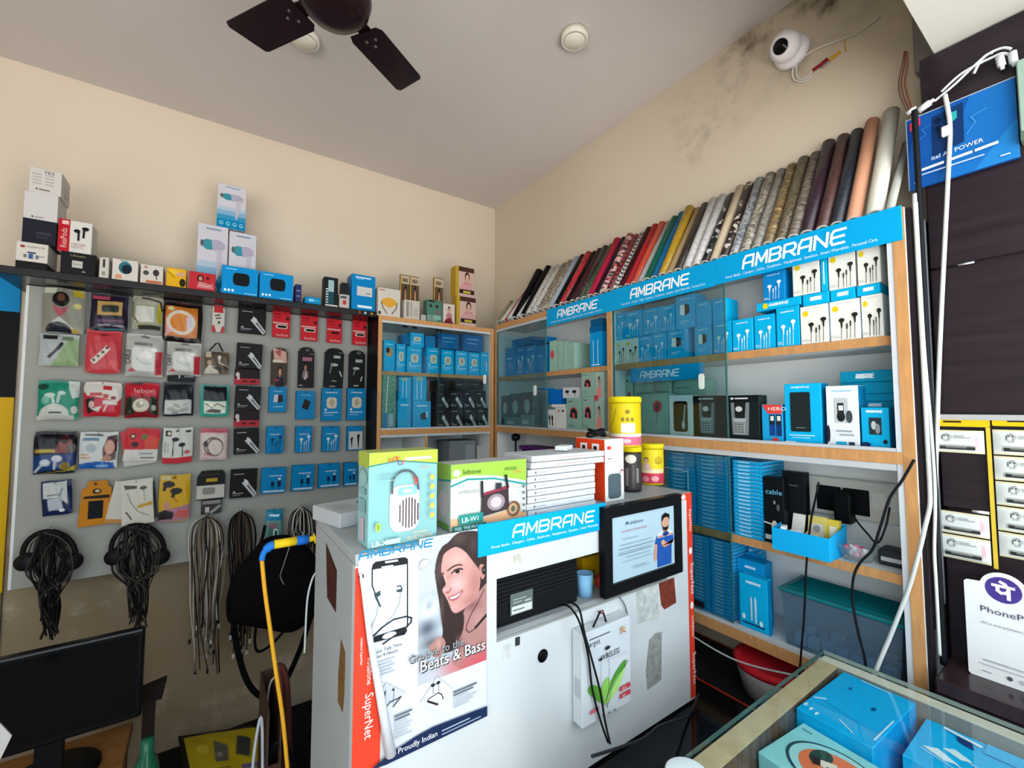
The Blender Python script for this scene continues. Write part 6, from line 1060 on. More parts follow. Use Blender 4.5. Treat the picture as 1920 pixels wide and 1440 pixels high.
# things standing on the desk
D = Bay('y', YD + .012, DT)
mint = [('p', [(0,.86),(.4,.9),(1,.84),(1,1),(0,1)], '#a3b944'), ('l', [(0,.86),(.4,.9),(1,.84)], .012, '#2b6f6a'), ('r', .5, .9, .9, .93, '#dfe8c0'),
 ('p', rrect(.30, .13, .72, .62, .12, .12), '#b9aeb4'), ('p', rrect(.285, .14, .70, .63, .12, .12), '#cfc6cb'), ('p', rrect(.40, .52, .68, .61, .04, .02), '#7fb4d6'), ('e', .54, .565, .07, .02, '#c4e4f4'), ('p', ell(.56, .33, .15, .17, 22), '#d3c7ca')] + [('l', [(.43 + .043*i, .33 + .16*math.sqrt(max(0, 1 - ((i - 3)/3.6)**2))), (.43 + .043*i, .33 - .16*math.sqrt(max(0, 1 - ((i - 3)/3.6)**2)))], .012, '#33292b') for i in range(7)] + [
 ('l', [tuple(p) for p in smooth_pts([(.31, .56), (.32, .7), (.42, .78), (.56, .78), (.66, .70), (.69, .58)], 6)], .022, '#4a4f55'), ('l', [(.60,.72),(.68,.64)], .012, '#c03a34'), ('l', [(.62,.64),(.68,.70)], .012, '#c03a34'),
 ('t', 'P', .24, .885, .05, '#b8303a', 'l', 1.3), ('t', 'O', .29, .90, .05, '#b8303a', 'l', 1.3), ('t', 'P', .345, .905, .05, '#d0443a', 'l', 1.3), ('t', 'U', .37, .855, .05, '#5a3a8a', 'l', 1.3), ('t', 'P', .43, .86, .045, '#b8303a', 'l', 1.3), ('t', 'WIRELESS', .10, .74, .032, '#6f9aa0', 'l', 1.15), ('r', .1, .7, .34, .708, '#86aeb2'), ('t', 'MA-01', .70, .80, .03, '#b98a5a', 'l', 1.1), ('t', 'LB-X2', .03, .035, .05, '#f0f6f6', 'l', 1.1), ('r', .22, .035, .42, .085, '#a9d4d4'), ('t', 'BLUETOOTH', .52, .05, .035, '#c6a98a', 'l', 1.0), ('t', 'SPEAKER', .6, .1, .03, '#c6b49a', 'l', 1.0), ('e', .11, .23, .035, .045, '#a9c24a'), ('r', .09, .2, .13, .26, '#7a9a3a')] + [('e', .88, .70 - .105*i, .035, .028, '#d6a94a') for i in range(5)] + [('r', .85, .655 - .105*i, .91, .66 - .105*i, '#6f8a8a') for i in range(5)]
mbx = D.put(691, 821, 846, 'mint green speaker carton with a portable speaker picture on the desk', '#7cabab', mint, d=.062, top='#a9b25a', side='#8fbcbc', leftops=[('r', 0, .84, 1, 1, '#a3b24c'), ('p', ell(.5, .74, .42, .1, 16), '#7a9a96'), ('p', ell(.5, .72, .36, .08, 16), '#8fbcbc'), ('r', .3, .05, .7, .3, '#b9a9b9'), ('r', .2, .35, .8, .5, '#7fa9a9'), ('r', .2, .55, .8, .62, '#7fa9a9')])
leb = [('p', [(0,.78),(.2,.82),(.55,.78),(1,.64),(1,1),(0,1)], '#8cb044'), ('l', [(0,.68),(.2,.76),(.55,.73),(1,.58)], .03, '#2f8a86'), ('p', [(0,0),(1,0),(1,.12),(.7,.2),(.3,.12),(0,.2)], '#cfa07a'), ('e', .065, .87, .045, .05, '#f2f4ea'), ('t', 'lebone', .14, .84, .075, '#3f5a2a', 'l', 1.1), ('t', 'WOOD', .68, .84, .05, '#4a6a2a', 'l', 1.0), ('t', 'WAVE', .8, .78, .05, '#d8a05a', 'l', .9),
 ('t', 'WIRELESS', .08, .55, .05, '#8d8f8d', 'l', 1.2), ('r', .1, .5, .32, .505, '#b4b6b4'), ('p', [(.36,.16),(.38,.52),(.73,.6),(.74,.24)], '#4a2630'), ('p', [(.36,.16),(.37,.5),(.72,.55),(.72,.22)], '#3a3234'), ('p', ell(.56, .36, .12, .13, 18), '#8d8084'), ('p', ell(.56, .36, .075, .085, 18), '#b9aeb0'), ('l', [(.37,.5),(.73,.58)], .03, '#9a2a44'), ('l', [(.375,.48),(.37,.7)], .045, '#26262a'), ('l', [(.715,.58),(.69,.76)], .045, '#26262a'), ('r', .55, .56, .63, .66, '#33333a'), ('p', ell(.80, .22, .09, .12, 18), '#6a4a3a'), ('p', ell(.785, .22, .06, .09, 18), '#a98a6a'), ('p', ell(.785, .22, .03, .05, 14), '#4a5a4a'),
 ('r', .08, .1, .38, .24, '#1f7f78'), ('t', 'LB-W1', .11, .13, .075, '#eef6f2', 'l', 1.0), ('r', .0, 0, .42, .09, '#1c6a64'), ('t', 'FEEL THE MUSIC', .03, .025, .045, '#e0efea', 'l', 1.0)] + [('e', .93, .56 - .1*i, .02, .025, '#5d6466') for i in range(5)] + [('r', .82, .6 - .05*i, .87, .61 - .05*i, '#9aa0a0') for i in range(4)] + [('l', [(.12 + .06*i, .3), (.15 + .06*i, .38), (.18 + .06*i, .3)], .012, '#b4b6b4') for i in range(3)]
D.put(845, 987, 866, 'white and green speaker carton with a radio picture on the desk', '#c2c6c2', leb, d=.062, back=.012, top='#b5b8b4', side='#aab0a8', leftops=[('r', 0, .75, 1, 1, '#8fb44e'), ('l', [(0,.72),(1,.76)], .03, '#2f8a86'), ('p', ell(.5, .4, .35, .2, 14), '#c6b9bc'), ('r', .1, .02, .9, .1, '#6a9a4a')])
z = DT + EPS
for i in range(9):
    xa, xb = P(989, 930, 'y', YD + .03)[0], P(1116, 930, 'y', YD + .03)[0]; hh = .0150
    if i > 6: xa += .012; xb += .034
    j = R.uniform(-.002, .002)
    carton_at('slim_carton', ((xa+xb)/2 + j, YD + .03 + .055, z), 0, xb - xa, .11, hh - .0014, '#c3c6c9', [('p', ell(.1, .5, .012, .22, 10), '#6a7074'), ('r', .13, .4, .26, .58, '#a4a9ad'), ('r', .4, .45, .5, .55, '#cfd2d4')] if i < 7 else [('r', .3, .35, .75, .55, '#b8a9a9')], label=[f'{ORD[i]} white slim carton from the bottom of the stack beside the orange box', 'white slim carton with a grey print, second from the top of the stack', 'topmost white slim carton, pushed to the right'][max(0, i - 6)], cat='box', group='even stack of white slim cartons' if i < 7 else None); z += hh
br = carton_at('torch_lid', (P(1070, 850, 'y', YD + .06)[0], YD + .085, z + EPS), .5, .05, .03, .012, '#d6d8d8', [], label='small folded white card lying on the stack of slim cartons', cat='card')
ob_ = D.put(1134, 1170, 823, 'orange sided speaker box with a white front and grey speaker picture', '#cfd0ce', [('p', rrect(.14, .04, .82, .44, .16, .06), '#4d5a60'), ('l', [(.78,.44),(.86,.50),(.94,.47)], .015, '#7d2a2a'), ('e', .2, .86, .12, .03, '#cf4a3a'), ('r', .12, .76, .5, .765, '#9aa0a2'), ('r', .12, .72, .4, .725, '#9aa0a2'), ('r', .12, .68, .3, .69, '#3a3f42'), ('r', .12, .64, .34, .645, '#9aa0a2'), ('e', .75, .88, .12, .03, '#d8d8d4')], d=.11, back=.028, side='#d8401c', leftops=[('r', .18, .68, .42, .92, '#f0e6e0'), ('r', .58, .68, .82, .92, '#f0e6e0'), ('r', .25, .73, .36, .88, '#2a2022'), ('r', .64, .73, .75, .88, '#2a2022'), ('r', .3, .4, .5, .55, '#f0e6e0'), ('r', .34, .42, .44, .5, '#2a2022')])
co = empty('cable_coil', ob_.location + Vector((-.01, 0, ob_['size'][2] + .0008)), 'black cable coil lying on the orange sided box', 'cable')
for i in range(3): MB().tube([((.028 - .004*i)*math.cos(a), .024*math.sin(a), .004 + .0065*i + .006*math.sin(a + i)**2) for a in np.linspace(0, 2*PI, 24, endpoint=False)], .0032, mat('#161618', .4), 6, closed=True).build('cable_loop', co)
def jar(px, py0, py1, y, base, w_px, body, lidc, label, ops, wrap=None):
    c = P(px, (py0+py1)/2, 'y', y); r_ = w_px/2/FPX*float((c - CAMP) @ _f3); h_ = P(px, py0, 'y', y)[2] - base
    t = empty('plastic_jar', (c[0], y, base), label, 'jar')
    MB().lathe([(r_*.9, 0), (r_*.96, .003), (r_*.97, h_*.86), (r_*.9, h_*.875)], body, 28).build('jar_body', t)
    MB().lathe([(r_*.93, h_*.878), (r_*1.02, h_*.88), (r_*1.02, h_*.97), (r_*.97, h_), (0, h_)], mat(lidc, .35), 28).build('jar_lid', t)
    if wrap:
        n = 60; m_ = 40; film_sheet('printed_wrap', ops, wrap[0], n, m_, lambda u, v: ((r_*.97 + .0005)*math.sin((u - .5)*wrap[3]), -(r_*.97 + .0005)*math.cos((u - .5)*wrap[3]), h_*(wrap[1] + (wrap[2] - wrap[1])*v)), t, PHOTO).rotation_euler.z = -math.atan2(c[0], y)
    return t, h_
ja, h1 = jar(1183, 836, 930, .86, DT + EPS, 40, mat('#2c2a2a', .2), '#d8c21c', 'dark filled jar with a yellow lid under the upper yellow jar', [('e', .5, .86, .2, .12, '#d6d2c2'), ('r', .3, .1, .42, .6, '#6a6664'), ('r', .55, .05, .62, .7, '#55504e'), ('r', .7, .2, .8, .6, '#7d7876')], ('#3a3636', .06, .84, 2.6))
jar(1172, 744, 831, .86, DT + EPS*2 + h1, 59, mat('#d2bc1e', .35), '#d8c21c', 'upper yellow jar with a pink foot balanced on the dark jar', [('r', 0, 0, 1, .2, '#c9607a'), ('r', 0, .2, 1, .27, '#d8d2c0'), ('r', .42, .3, .72, .52, '#d9d9d0'), ('e', .55, .8, .05, .05, '#7d6a1a')] + [('r', .42 + .1*i, .58, .48 + .1*i, .66, '#7d6a1a') for i in range(3)] + [('l', [(.3,.86),(.24,.6),(.12,.38)], .02, '#2a2210'), ('e', .52, .1, .1, .05, '#e6b4c0'), ('e', .3, .08, .08, .05, '#d98a9a')], ('#c9b214', .04, .86, 3.0))
jar(1222, 831, 922, .90, DT + EPS, 44, mat('#cdb61c', .35), '#d8c21c', 'yellow jar printed with a woman at the right end of the desk', [('r', 0, 0, 1, .3, '#c4384e'), ('r', .1, .3, .9, .42, '#d9c9a0')] + person(.34, .68, .42, '#c9a99a', '#3a221a', '#d2a48c', 1.1) + [('e', .72, .7, .14, .1, '#b9a01a'), ('l', [(.6,.62),(.72,.58),(.84,.64)], .02, '#4a3a10'), ('e', .3, .12, .12, .08, '#e08a94'), ('e', .6, .14, .12, .08, '#e0a0a4')], ('#d6c022', .05, .86, 2.8), ) and None
# flat white carton with a phone picture at the desk's back left corner
lo_ = carton_at('phone_carton', (.262, .995, DT + EPS), .0, .115, .12, .030, '#a9adb0', [], top='#b4b9bc', label='white phone carton lying at the back left corner of the desk', cat='box', topops=[('p', rrect(.66, .06, .98, .66, .06, .05), '#1b1d22'), ('p', rrect(.69, .10, .96, .60, .03, .03), '#b9b4cc')] + [('r', .14, .3 + .08*i, .45 - .05*(i % 2), .315 + .08*i, '#a4aaae') for i in range(6)])
lo_.rotation_euler.z = .25
# cords over the desk front
def cord(label, pts, r_, col, ax, name='loose_cable', cat='cable', group=None, k=6, n=8):
    """pts = (px, py, plane coordinate)"""
    p3 = [P(x, y, ax, v) for x, y, v in pts]; o_ = p3[0]
    mb = MB().tube([p - o_ for p in smooth_pts(p3, k)], r_, mat(col, .38), n); return tag(mb.build(name, None, o_), label, cat, group)
cord('black cord running down the desk front past the hanging carton', [(1050, 1134, YD + .006), (1068, 1138, YD - .03), (1087, 1168, YD - .041), (1103, 1230, YD - .041), (1110, 1290, YD - .042), (1124, 1345, YD - .042), (1140, 1392, YD - .05)], .0024, '#151517', 'y')
cord('second black cord beside it over the hanging carton', [(1068, 1128, YD + .006), (1086, 1142, YD - .036), (1096, 1188, YD - .049), (1112, 1245, YD - .049), (1126, 1300, YD - .049), (1134, 1350, YD - .049), (1144, 1395, YD - .060)], .0024, '#19191c', 'y')
cord('thin grey cord from the certificate frame down the desk front', [(1162, 1120, YD - .008), (1172, 1136, YD - .006), (1178, 1162, YD - .006), (1178, 1175, YD - .006)], .0014, '#5a6062', 'y')
cord('black cord lying on the table in front of the desk', [(1310, 1300, YD - .01), (1292, 1340, YD - .03), (1262, 1352, YD - .06), (1235, 1362, YD - .08), (1205, 1385, YD - .10), (1160, 1402, YD - .12), (1110, 1418, YD - .14)], .003, '#2c2e32', 'y')
cord('white lead hanging down behind the left side of the desk', [(603, 1066, 1.09), (588, 1080, 1.09), (577, 1120, 1.09), (573, 1180, 1.09), (571, 1224, 1.09)], .0022, '#b9bdbd', 'y', 'white_cable')
cord('grey lead with a white plug hanging over the black bag', [(566, 955, 2.19), (548, 1010, 2.12), (528, 1070, 2.10), (526, 1082, 2.10), (532, 1096, 2.10)], .002, '#8d8b86', 'y', 'grey_cable')
# soldering iron stuck behind the desk side
si = empty('soldering_iron', P(592, 1009, 'y', 1.085), 'soldering iron with a yellow and blue handle and a yellow cord', 'tool'); so = np.array(si.location)
def S(*p): return [P(x, y, 'y', 1.085) - so for x, y in p]
MB().tube(S((591, 1009), (588, 1010)), .0115, mat('#d8b620', .35), 14).build('end_cap', si)
MB().tube(S((588, 1010), (578, 1011)), .006, mat('#d8b620', .35), 12).build('neck', si)
MB().tube(S((578, 1011), (556, 1014)), .010, mat('#1c62b8', .35), 14).build('grip_collar', si)
MB().tube(S((556, 1014), (514, 1021)), .0095, mat('#dcba22', .35), 14).build('handle', si)
MB().tube([p for p in smooth_pts(S((514, 1021), (504, 1026), (494, 1038), (491, 1050)), 5)], [.009]*8 + [.006]*8, mat('#1f6cc0', .35), 12).build('strain_relief', si)
MB().tube(smooth_pts(S((491, 1050), (497, 1110), (508, 1190), (519, 1270), (530, 1345), (540, 1450)), 6), .0042, mat('#d29a2a', .4), 8).build('cord', si)
# ------------------------------------------------------------------ rolls leaning on the wall above the cabinet
def roll_mat(kind, a, b='#000000', c=None, sc=40):
    k = ('roll', kind, a, b, c, sc)
    if k in _M: return _M[k]
    m = mat(a, .4) if kind == 'plain' else None
    if m is None:
        m = bpy.data.materials.new('vinyl_' + kind); m.use_nodes = True; n = m.node_tree; L_ = n.links.new; bs = n.nodes['Principled BSDF']; bs.inputs['Roughness'].default_value = .4
        tc = n.nodes.new('ShaderNodeTexCoord'); mp = n.nodes.new('ShaderNodeMapping'); L_(tc.outputs['Object'], mp.inputs[0])
        rp = n.nodes.new('ShaderNodeValToRGB'); rp.color_ramp.interpolation = 'CONSTANT' if kind in ('check', 'band', 'camo') else 'LINEAR'
        e = rp.color_ramp.elements; e[0].color = lin(a); e[1].color = lin(b); e[0].position = 0
        if kind in ('check',): t = n.nodes.new('ShaderNodeTexChecker'); t.inputs['Scale'].default_value = sc; e[1].position = .5; out = t.outputs['Fac']
        elif kind == 'band':
            t = n.nodes.new('ShaderNodeTexNoise'); mp.inputs['Scale'].default_value = (.2, .2, 1); t.inputs['Scale'].default_value = sc; t.inputs['Detail'].default_value = 3; e[1].position = .5; out = t.outputs[0]
        elif kind == 'marble': t = n.nodes.new('ShaderNodeTexNoise'); t.inputs['Scale'].default_value = sc; t.inputs['Detail'].default_value = 6; t.inputs['Distortion'].default_value = 1.5; e[0].position = .38; e[1].position = .62; out = t.outputs[0]
        else: t = n.nodes.new('ShaderNodeTexNoise'); t.inputs['Scale'].default_value = sc; t.inputs['Detail'].default_value = 2; e[1].position = .52; out = t.outputs[0]
        if c: q = e.new(.58 if kind != 'marble' else .5); q.color = lin(c)
        L_(mp.outputs[0], t.inputs['Vector']); L_(out, rp.inputs[0]); L_(rp.outputs[0], bs.inputs['Base Color'])
    _M[k] = m; return m
# bottom px along the cabinet top (crop of the photograph), width px, top offset, material, label
rolls = [
 (1671, 18, 0, ('plain', '#b4b5ad'), 'pale grey roll rightmost of all, at the pillar', .27), (1641, 36, 0, ('plain', '#d3cfc2'), 'thick off white roll, second from the pillar', .36), (1602, 30, 0, ('plain', '#d39a7c'), 'peach coloured roll between the off white and navy rolls', .36), (1571, 28, 0, ('marble', '#20242e', '#2e3442'), 'dark navy roll beside the peach roll', .35),
 (1544, 28, 0, ('marble', '#4a2f2e', '#5d3c38'), 'brown maroon roll between the navy and dark purple rolls', .35), (1515, 28, 0, ('marble', '#2c1a26', '#3a2432'), 'dark purple roll beside the brown maroon roll', .35), (1490, 25, 0, ('band', '#6d5f55', '#8d8072', '#4a403a', 70), 'grey brown banded roll beside the dark purple roll', .335), (1466, 25, 0, ('camo', '#5d5140', '#8f8266', '#33291f', 120), 'brown camouflage roll', .335),
 (1443, 23, 0, ('band', '#8a744e', '#6a573a', '#b59b68', 60), 'tan wood banded roll beside the camouflage roll', .33), (1421, 21, 0, ('marble', '#a09c94', '#6f6a62', None, 50), 'grey stone pattern roll right of the marbled beige roll', .33), (1400, 22, 0, ('marble', '#b9b1a0', '#5d564c', '#8d8474', 45), 'beige and grey marbled roll', .33), (1379, 20, 0, ('marble', '#b4b6b8', '#5a5c60', '#8e9094', 60), 'pale grey marbled roll beside a brown black roll', .33),
 (1362, 19, 0, ('camo', '#2a1f1c', '#4d342a', '#c9c2b8', 45), 'black and brown blotched roll with white patches', .33), (1344, 19, 0, ('plain', '#c9b79c'), 'cream roll between the blotched and the black marked rolls', .33), (1326, 17, 0, ('camo', '#121214', '#141416', '#c4c4c2', 42), 'black roll with white marks between cream and white', .32), (1311, 18, 0, ('marble', '#d2d0ce', '#b5b1ae'), 'white roll, nearer the black marked roll', .325),
 (1294, 18, 0, ('marble', '#cfcdcb', '#b5b1ae'), 'white roll, nearer the dark brown roll', .325), (1277, 17, 0, ('marble', '#241c1a', '#3a2f2a'), 'dark brown roll beside the white rolls', .32), (1262, 14, 0, ('plain', '#a58a66'), 'slim tan roll beside the mustard roll', .32), (1247, 17, 0, ('marble', '#b8941f', '#a07c16'), 'mustard yellow roll', .33), (1231, 14, 0, ('plain', '#1d5f8e'), 'blue roll beside the mustard roll', .325), (1217, 14, 0, ('plain', '#175a48'), 'dark green roll beside the blue roll', .32),
 (1204, 12, 0, ('plain', '#a3a2a4'), 'light grey roll beside the green roll', .315), (1192, 13, 0, ('marble', '#b53f24', '#c8482a'), 'orange red roll beside the light grey roll', .32), (1180, 13, 0, ('plain', '#a5252c'), 'plain red roll beside the orange red one', .32), (1169, 12, 0, ('plain', '#3d1418'), 'dark maroon roll between red and checked rolls', .32), (1158, 12, 0, ('check', '#141414', '#d8d6d2', None, 95), 'black and white checked roll', .31), (1147, 12, 0, ('check', '#a3242e', '#171717', None, 80), 'red and black checked roll', .31),
 (1136, 13, 0, ('band', '#d9a9a4', '#22201f', '#c24a52', 55), 'pink, black and cream patchwork roll', .32), (1126, 11, 0, ('plain', '#2c1626'), 'very dark purple roll beside the patchwork roll', .32), (1115, 13, 0, ('plain', '#a8203c'), 'crimson pink roll', .32), (1105, 11, 0, ('camo', '#2f4a2a', '#141a12', '#53703c', 70), 'green leaf pattern roll', .31), (1095, 12, 0, ('camo', '#1f1a14', '#332a20', '#4a3c2a', 70), 'dark brown leaf pattern roll', .31), (1084, 11, 0, ('plain', '#46222a'), 'maroon brown roll beside the leaf patterned one', .31),
 (1074, 10, 0, ('plain', '#15120f'), 'black roll right of the bright red roll', .31), (1064, 12, 0, ('camo', '#b3202a', '#c42a34', '#5d0f14', 60), 'bright red roll with dark marks', .31), (1053, 11, 0, ('plain', '#101412'), 'black roll left of the bright red roll', .31), (1043, 11, 0, ('plain', '#9fa8b4'), 'pale blue grey roll', .31), (1032, 12, 0, ('marble', '#b9ac98', '#5d5244', None, 70), 'beige brown marbled roll near the corner, right one', .30), (1021, 11, 0, ('marble', '#a89a84', '#54483c', None, 70), 'beige brown marbled roll near the corner, left one', .30),
 (1010, 12, 0, ('camo', '#cfccc4', '#2a2826', '#cfccc4', 130), 'white roll with black speckles, right one', .30), (1000, 11, 0, ('camo', '#c9c6be', '#22201f', '#c9c6be', 130), 'white roll with black speckles, left one', .30), (990, 10, 0, ('plain', '#0f0e0f'), 'black roll beside the speckled rolls', .32), (981, 8, 0, ('plain', '#c4c1c0'), 'slim white roll between two black rolls', .24), (973, 10, 0, ('plain', '#0f0e0f'), 'black roll nearest the red edged white roll', .32), (964, 9, 0, ('plain', '#cbc6c4'), 'white roll beside the slim red roll', .24),
 (957, 5, 0, ('plain', '#94202a'), 'slim dark red roll near the corner', .24), (951, 8, 0, ('plain', '#c3bcae'), 'short cream roll near the corner', .16), (941, 11, 0, ('marble', '#6d766a', '#4a5048', '#94836a', 60), 'short grey green patterned roll, leftmost', .15)]
CAPM = mat('#cfcdc8', .5); CARD = mat('#8d7a60', .6)
yl_ = lambda px: P(px, .5 + np.interp(px, [940, 1025, 1150, 1340, 1672, 1700], [616, 583, 548, 495, 393, 384]), 'x', 1.352)[1]
prev = None
for px, wpx, _, mk, lab, ln in rolls:
    y_ = yl_(px); r_ = wpx*abs(yl_(px - 1) - yl_(px + 1))/2*.5*.95; r_ = min(r_, .0235); ln *= 1.06
    bx = RX + .004 + r_*.8
    if prev is not None and y_ - prev[0] < r_ + prev[1] + .0004: y_ = prev[0] + r_ + prev[1] + .0004
    prev = (y_, r_); zb = 1.9728
    sn = max(.05, min(.6, (XR - .004 - r_ - bx)/ln)); th = math.asin(sn)
    if bx + ln*sn + r_*math.cos(th) > XR - .002: th = math.asin(max(.05, (XR - .003 - r_*math.cos(th) - bx)/ln))
    o_ = empty('vinyl_roll', (bx, y_, zb + r_*math.sin(th) + .0005), lab + (' in the row on the cabinet' if len(lab.split()) < 10 else ''), 'vinyl roll', 'vinyl rolls along the cabinet top'); o_.rotation_euler.y = th
    MB().lathe([(r_*.55, .0), (r_, .0), (r_, ln), (r_*.6, ln), (r_*.6, ln - .01), (0, ln - .01)], roll_mat(*mk), 16).build('roll_sheet', o_)
    MB().lathe([(0, -.0006 + .012), (r_*.5, .012), (r_*.54, -.0004), (r_*.98, -.0004), (r_*.98, .0)], CAPM, 16).build('white_liner', o_)

# ------------------------------------------------------------------ ceiling: fan, lamps
FZ = 2.50; fc = P(627, 5, 'z', FZ)
fan = empty('ceiling_fan', (fc[0], fc[1], FZ), 'small dark brown ceiling fan hanging near the room centre', 'fan')
FB_ = mat('#1d1013', .22, 0, 0, 20)
MB().lathe([(0, -.035), (.035, -.034), (.065, -.026), (.082, -.008), (.088, .015), (.086, .042), (.06, .058), (.03, .062), (.0, .062)], FB_, 36).build('motor_housing', fan)
MB().lathe([(.013, .062), (.013, .30)], FB_, 16).build('downrod', fan)
MB().lathe([(.02, .285), (.05, .30), (.055, .349), (0, .349)], FB_, 24).build('canopy', fan)
b1_, b2_ = P(470, 62, 'z', FZ), P(768, 160, 'z', FZ)
a1_ = math.atan2(b1_[1] - fc[1], b1_[0] - fc[0]); a2_ = math.atan2(b2_[1] - fc[1], b2_[0] - fc[0])
gap = (a1_ - a2_) % (2*PI)
b3_ = P(738, -20, 'z', FZ)
for a in [math.radians(q) for q in (124, 34, -56, 214)]:
    b = MB(); ol = [(.105, -.040), (.118, -.052), (.290, -.058), (.300, -.053), (.325, .036), (.318, .048), (.125, .054), (.108, .046)]
    ca, sa = math.cos(a), math.sin(a); tw = .06
    b.prism(ol, (0, 0, .012), (ca, sa, 0), (-sa*math.cos(tw), ca*math.cos(tw), math.sin(tw)), (0, 0, .003), FB_); bl = b.build('blade', fan)
    for (u, v) in ((.135, -.016), (.135, .014), (.155, .0)): MB().lathe([(0, -.003), (.004, -.002), (.005, 0), (0, .0)], mat('#6a6462', .3, .8), 10, (ca*u - sa*v, sa*u + ca*v, .012 + v*.06)).build('screw', bl)
    MB().prism([(.07, -.018), (.16, -.022), (.165, .0), (.16, .022), (.07, .018)], (0, 0, .0185), (ca, sa, 0), (-sa*math.cos(tw), ca*math.cos(tw), math.sin(tw)), (0, 0, .003), FB_).build('blade_iron', bl)
for i, (px, py) in enumerate(((1077, 84), (572, 86))):
    q = P(px, py, 'z', 2.81); l_ = empty('ceiling_light', (q[0], q[1], 2.8495), ['round white ceiling lamp, switched off, clear of the fan', 'round white ceiling lamp half hidden behind a fan blade'][i], 'lamp')
    MB().lathe([(.048, 0), (.048, -.024), (.040, -.028), (.040, 0)], mat('#ded8ca', .35), 32).build('lamp_body', l_)
    MB().lathe([(0, -.032), (.034, -.031), (.0385, -.026), (.0385, -.02), (0, -.02)], mat('#dcd6c8', .3), 32).build('diffuser', l_)

# ------------------------------------------------------------------ dome camera on the right wall
q = P(1487, 100, 'x', XR); dc = empty('dome_camera', (XR - .0005, q[1], q[2]), 'white dome security camera on the stained wall', 'camera')
RY = Matrix.Rotation(-PI/2, 4, 'Y'); WHP = mat('#e6e2e6', .3)
MB().lathe([(.052, 0), (.052, .016), (.046, .028), (.0, .028)], WHP, 32, (0, 0, 0), RY).build('base_ring', dc)
dirv = Vector((-.88, .02, -.44)).normalized(); RD = dirv.to_track_quat('Z', 'Y').to_matrix().to_4x4()
bl = MB().lathe([(.045*math.sin(t), -.045*math.cos(t)) for t in np.linspace(0.0, PI*.82, 16)] + [(.023, .037), (.0, .037)], WHP, 32, (-.056, 0, -.004), RD).build('camera_ball', dc)
MB().lathe([(0, .0460), (.010, .0452), (.0205, .0405), (.0225, .0375), (0, .0372)], mat('#0a0a0c', .08), 28, (-.056, 0, -.004), RD).build('lens', bl)
def wtube(label, pts, r_, col, x, name='cable', cat='cable', group=None, k=6, par=None, n=8):
    p3 = [P(a[0], a[1], 'x', a[2] if len(a) > 2 else x) for a in pts]
    for q in p3:
        if 1.325 < q[0] < 1.41 and x < 1.41: q[1] = min(q[1], .283 - r_)     # beside the cabinet's end, not in it
    o_ = p3[0] if par is None else np.array(par.matrix_world.translation) if False else p3[0]
    mb = MB().tube([p - o_ for p in smooth_pts(p3, k)], r_, mat(col, .4), n); return tag(mb.build(name, None, o_), label, cat, group)
cw = empty('camera_cable', P(1510, 75, 'x', XR - .006), 'looped white camera lead with red and yellow plugs on the wall', 'cable'); cwo = np.array(cw.location)
def CW(*p): return [P(a, b, 'x', XR - .006) - cwo for a, b in p]
MB().tube(smooth_pts(CW((1650, 30), (1610, 60), (1570, 76), (1530, 92), (1500, 112), (1486, 132), (1490, 150), (1510, 152), (1525, 138)), 6), .0028, mat('#cfcac4', .4), 8).build('lead', cw)
MB().tube(smooth_pts(CW((1500, 104), (1493, 125), (1497, 147), (1512, 146), (1524, 132)), 6), .0022, mat('#d6d2cc', .4), 8).build('lead', cw)
MB().tube(smooth_pts(CW((1586, 96), (1584, 80), (1590, 66)), 5), .0016, mat('#c9a03a', .4), 6).build('lead', cw)
MB().tube(CW((1524, 132), (1538, 122), (1552, 110)), .0048, mat('#8e1f2c', .35), 10).build('red_plug', cw)
MB().tube(CW((1555, 113), (1566, 104), (1575, 97)), .0048, mat('#d0a032', .35), 10).build('yellow_plug', cw)
MB().tube(CW((1541, 127), (1548, 122), (1556, 117)), .003, mat('#a9a49c', .4), 8).build('white_plug', cw)

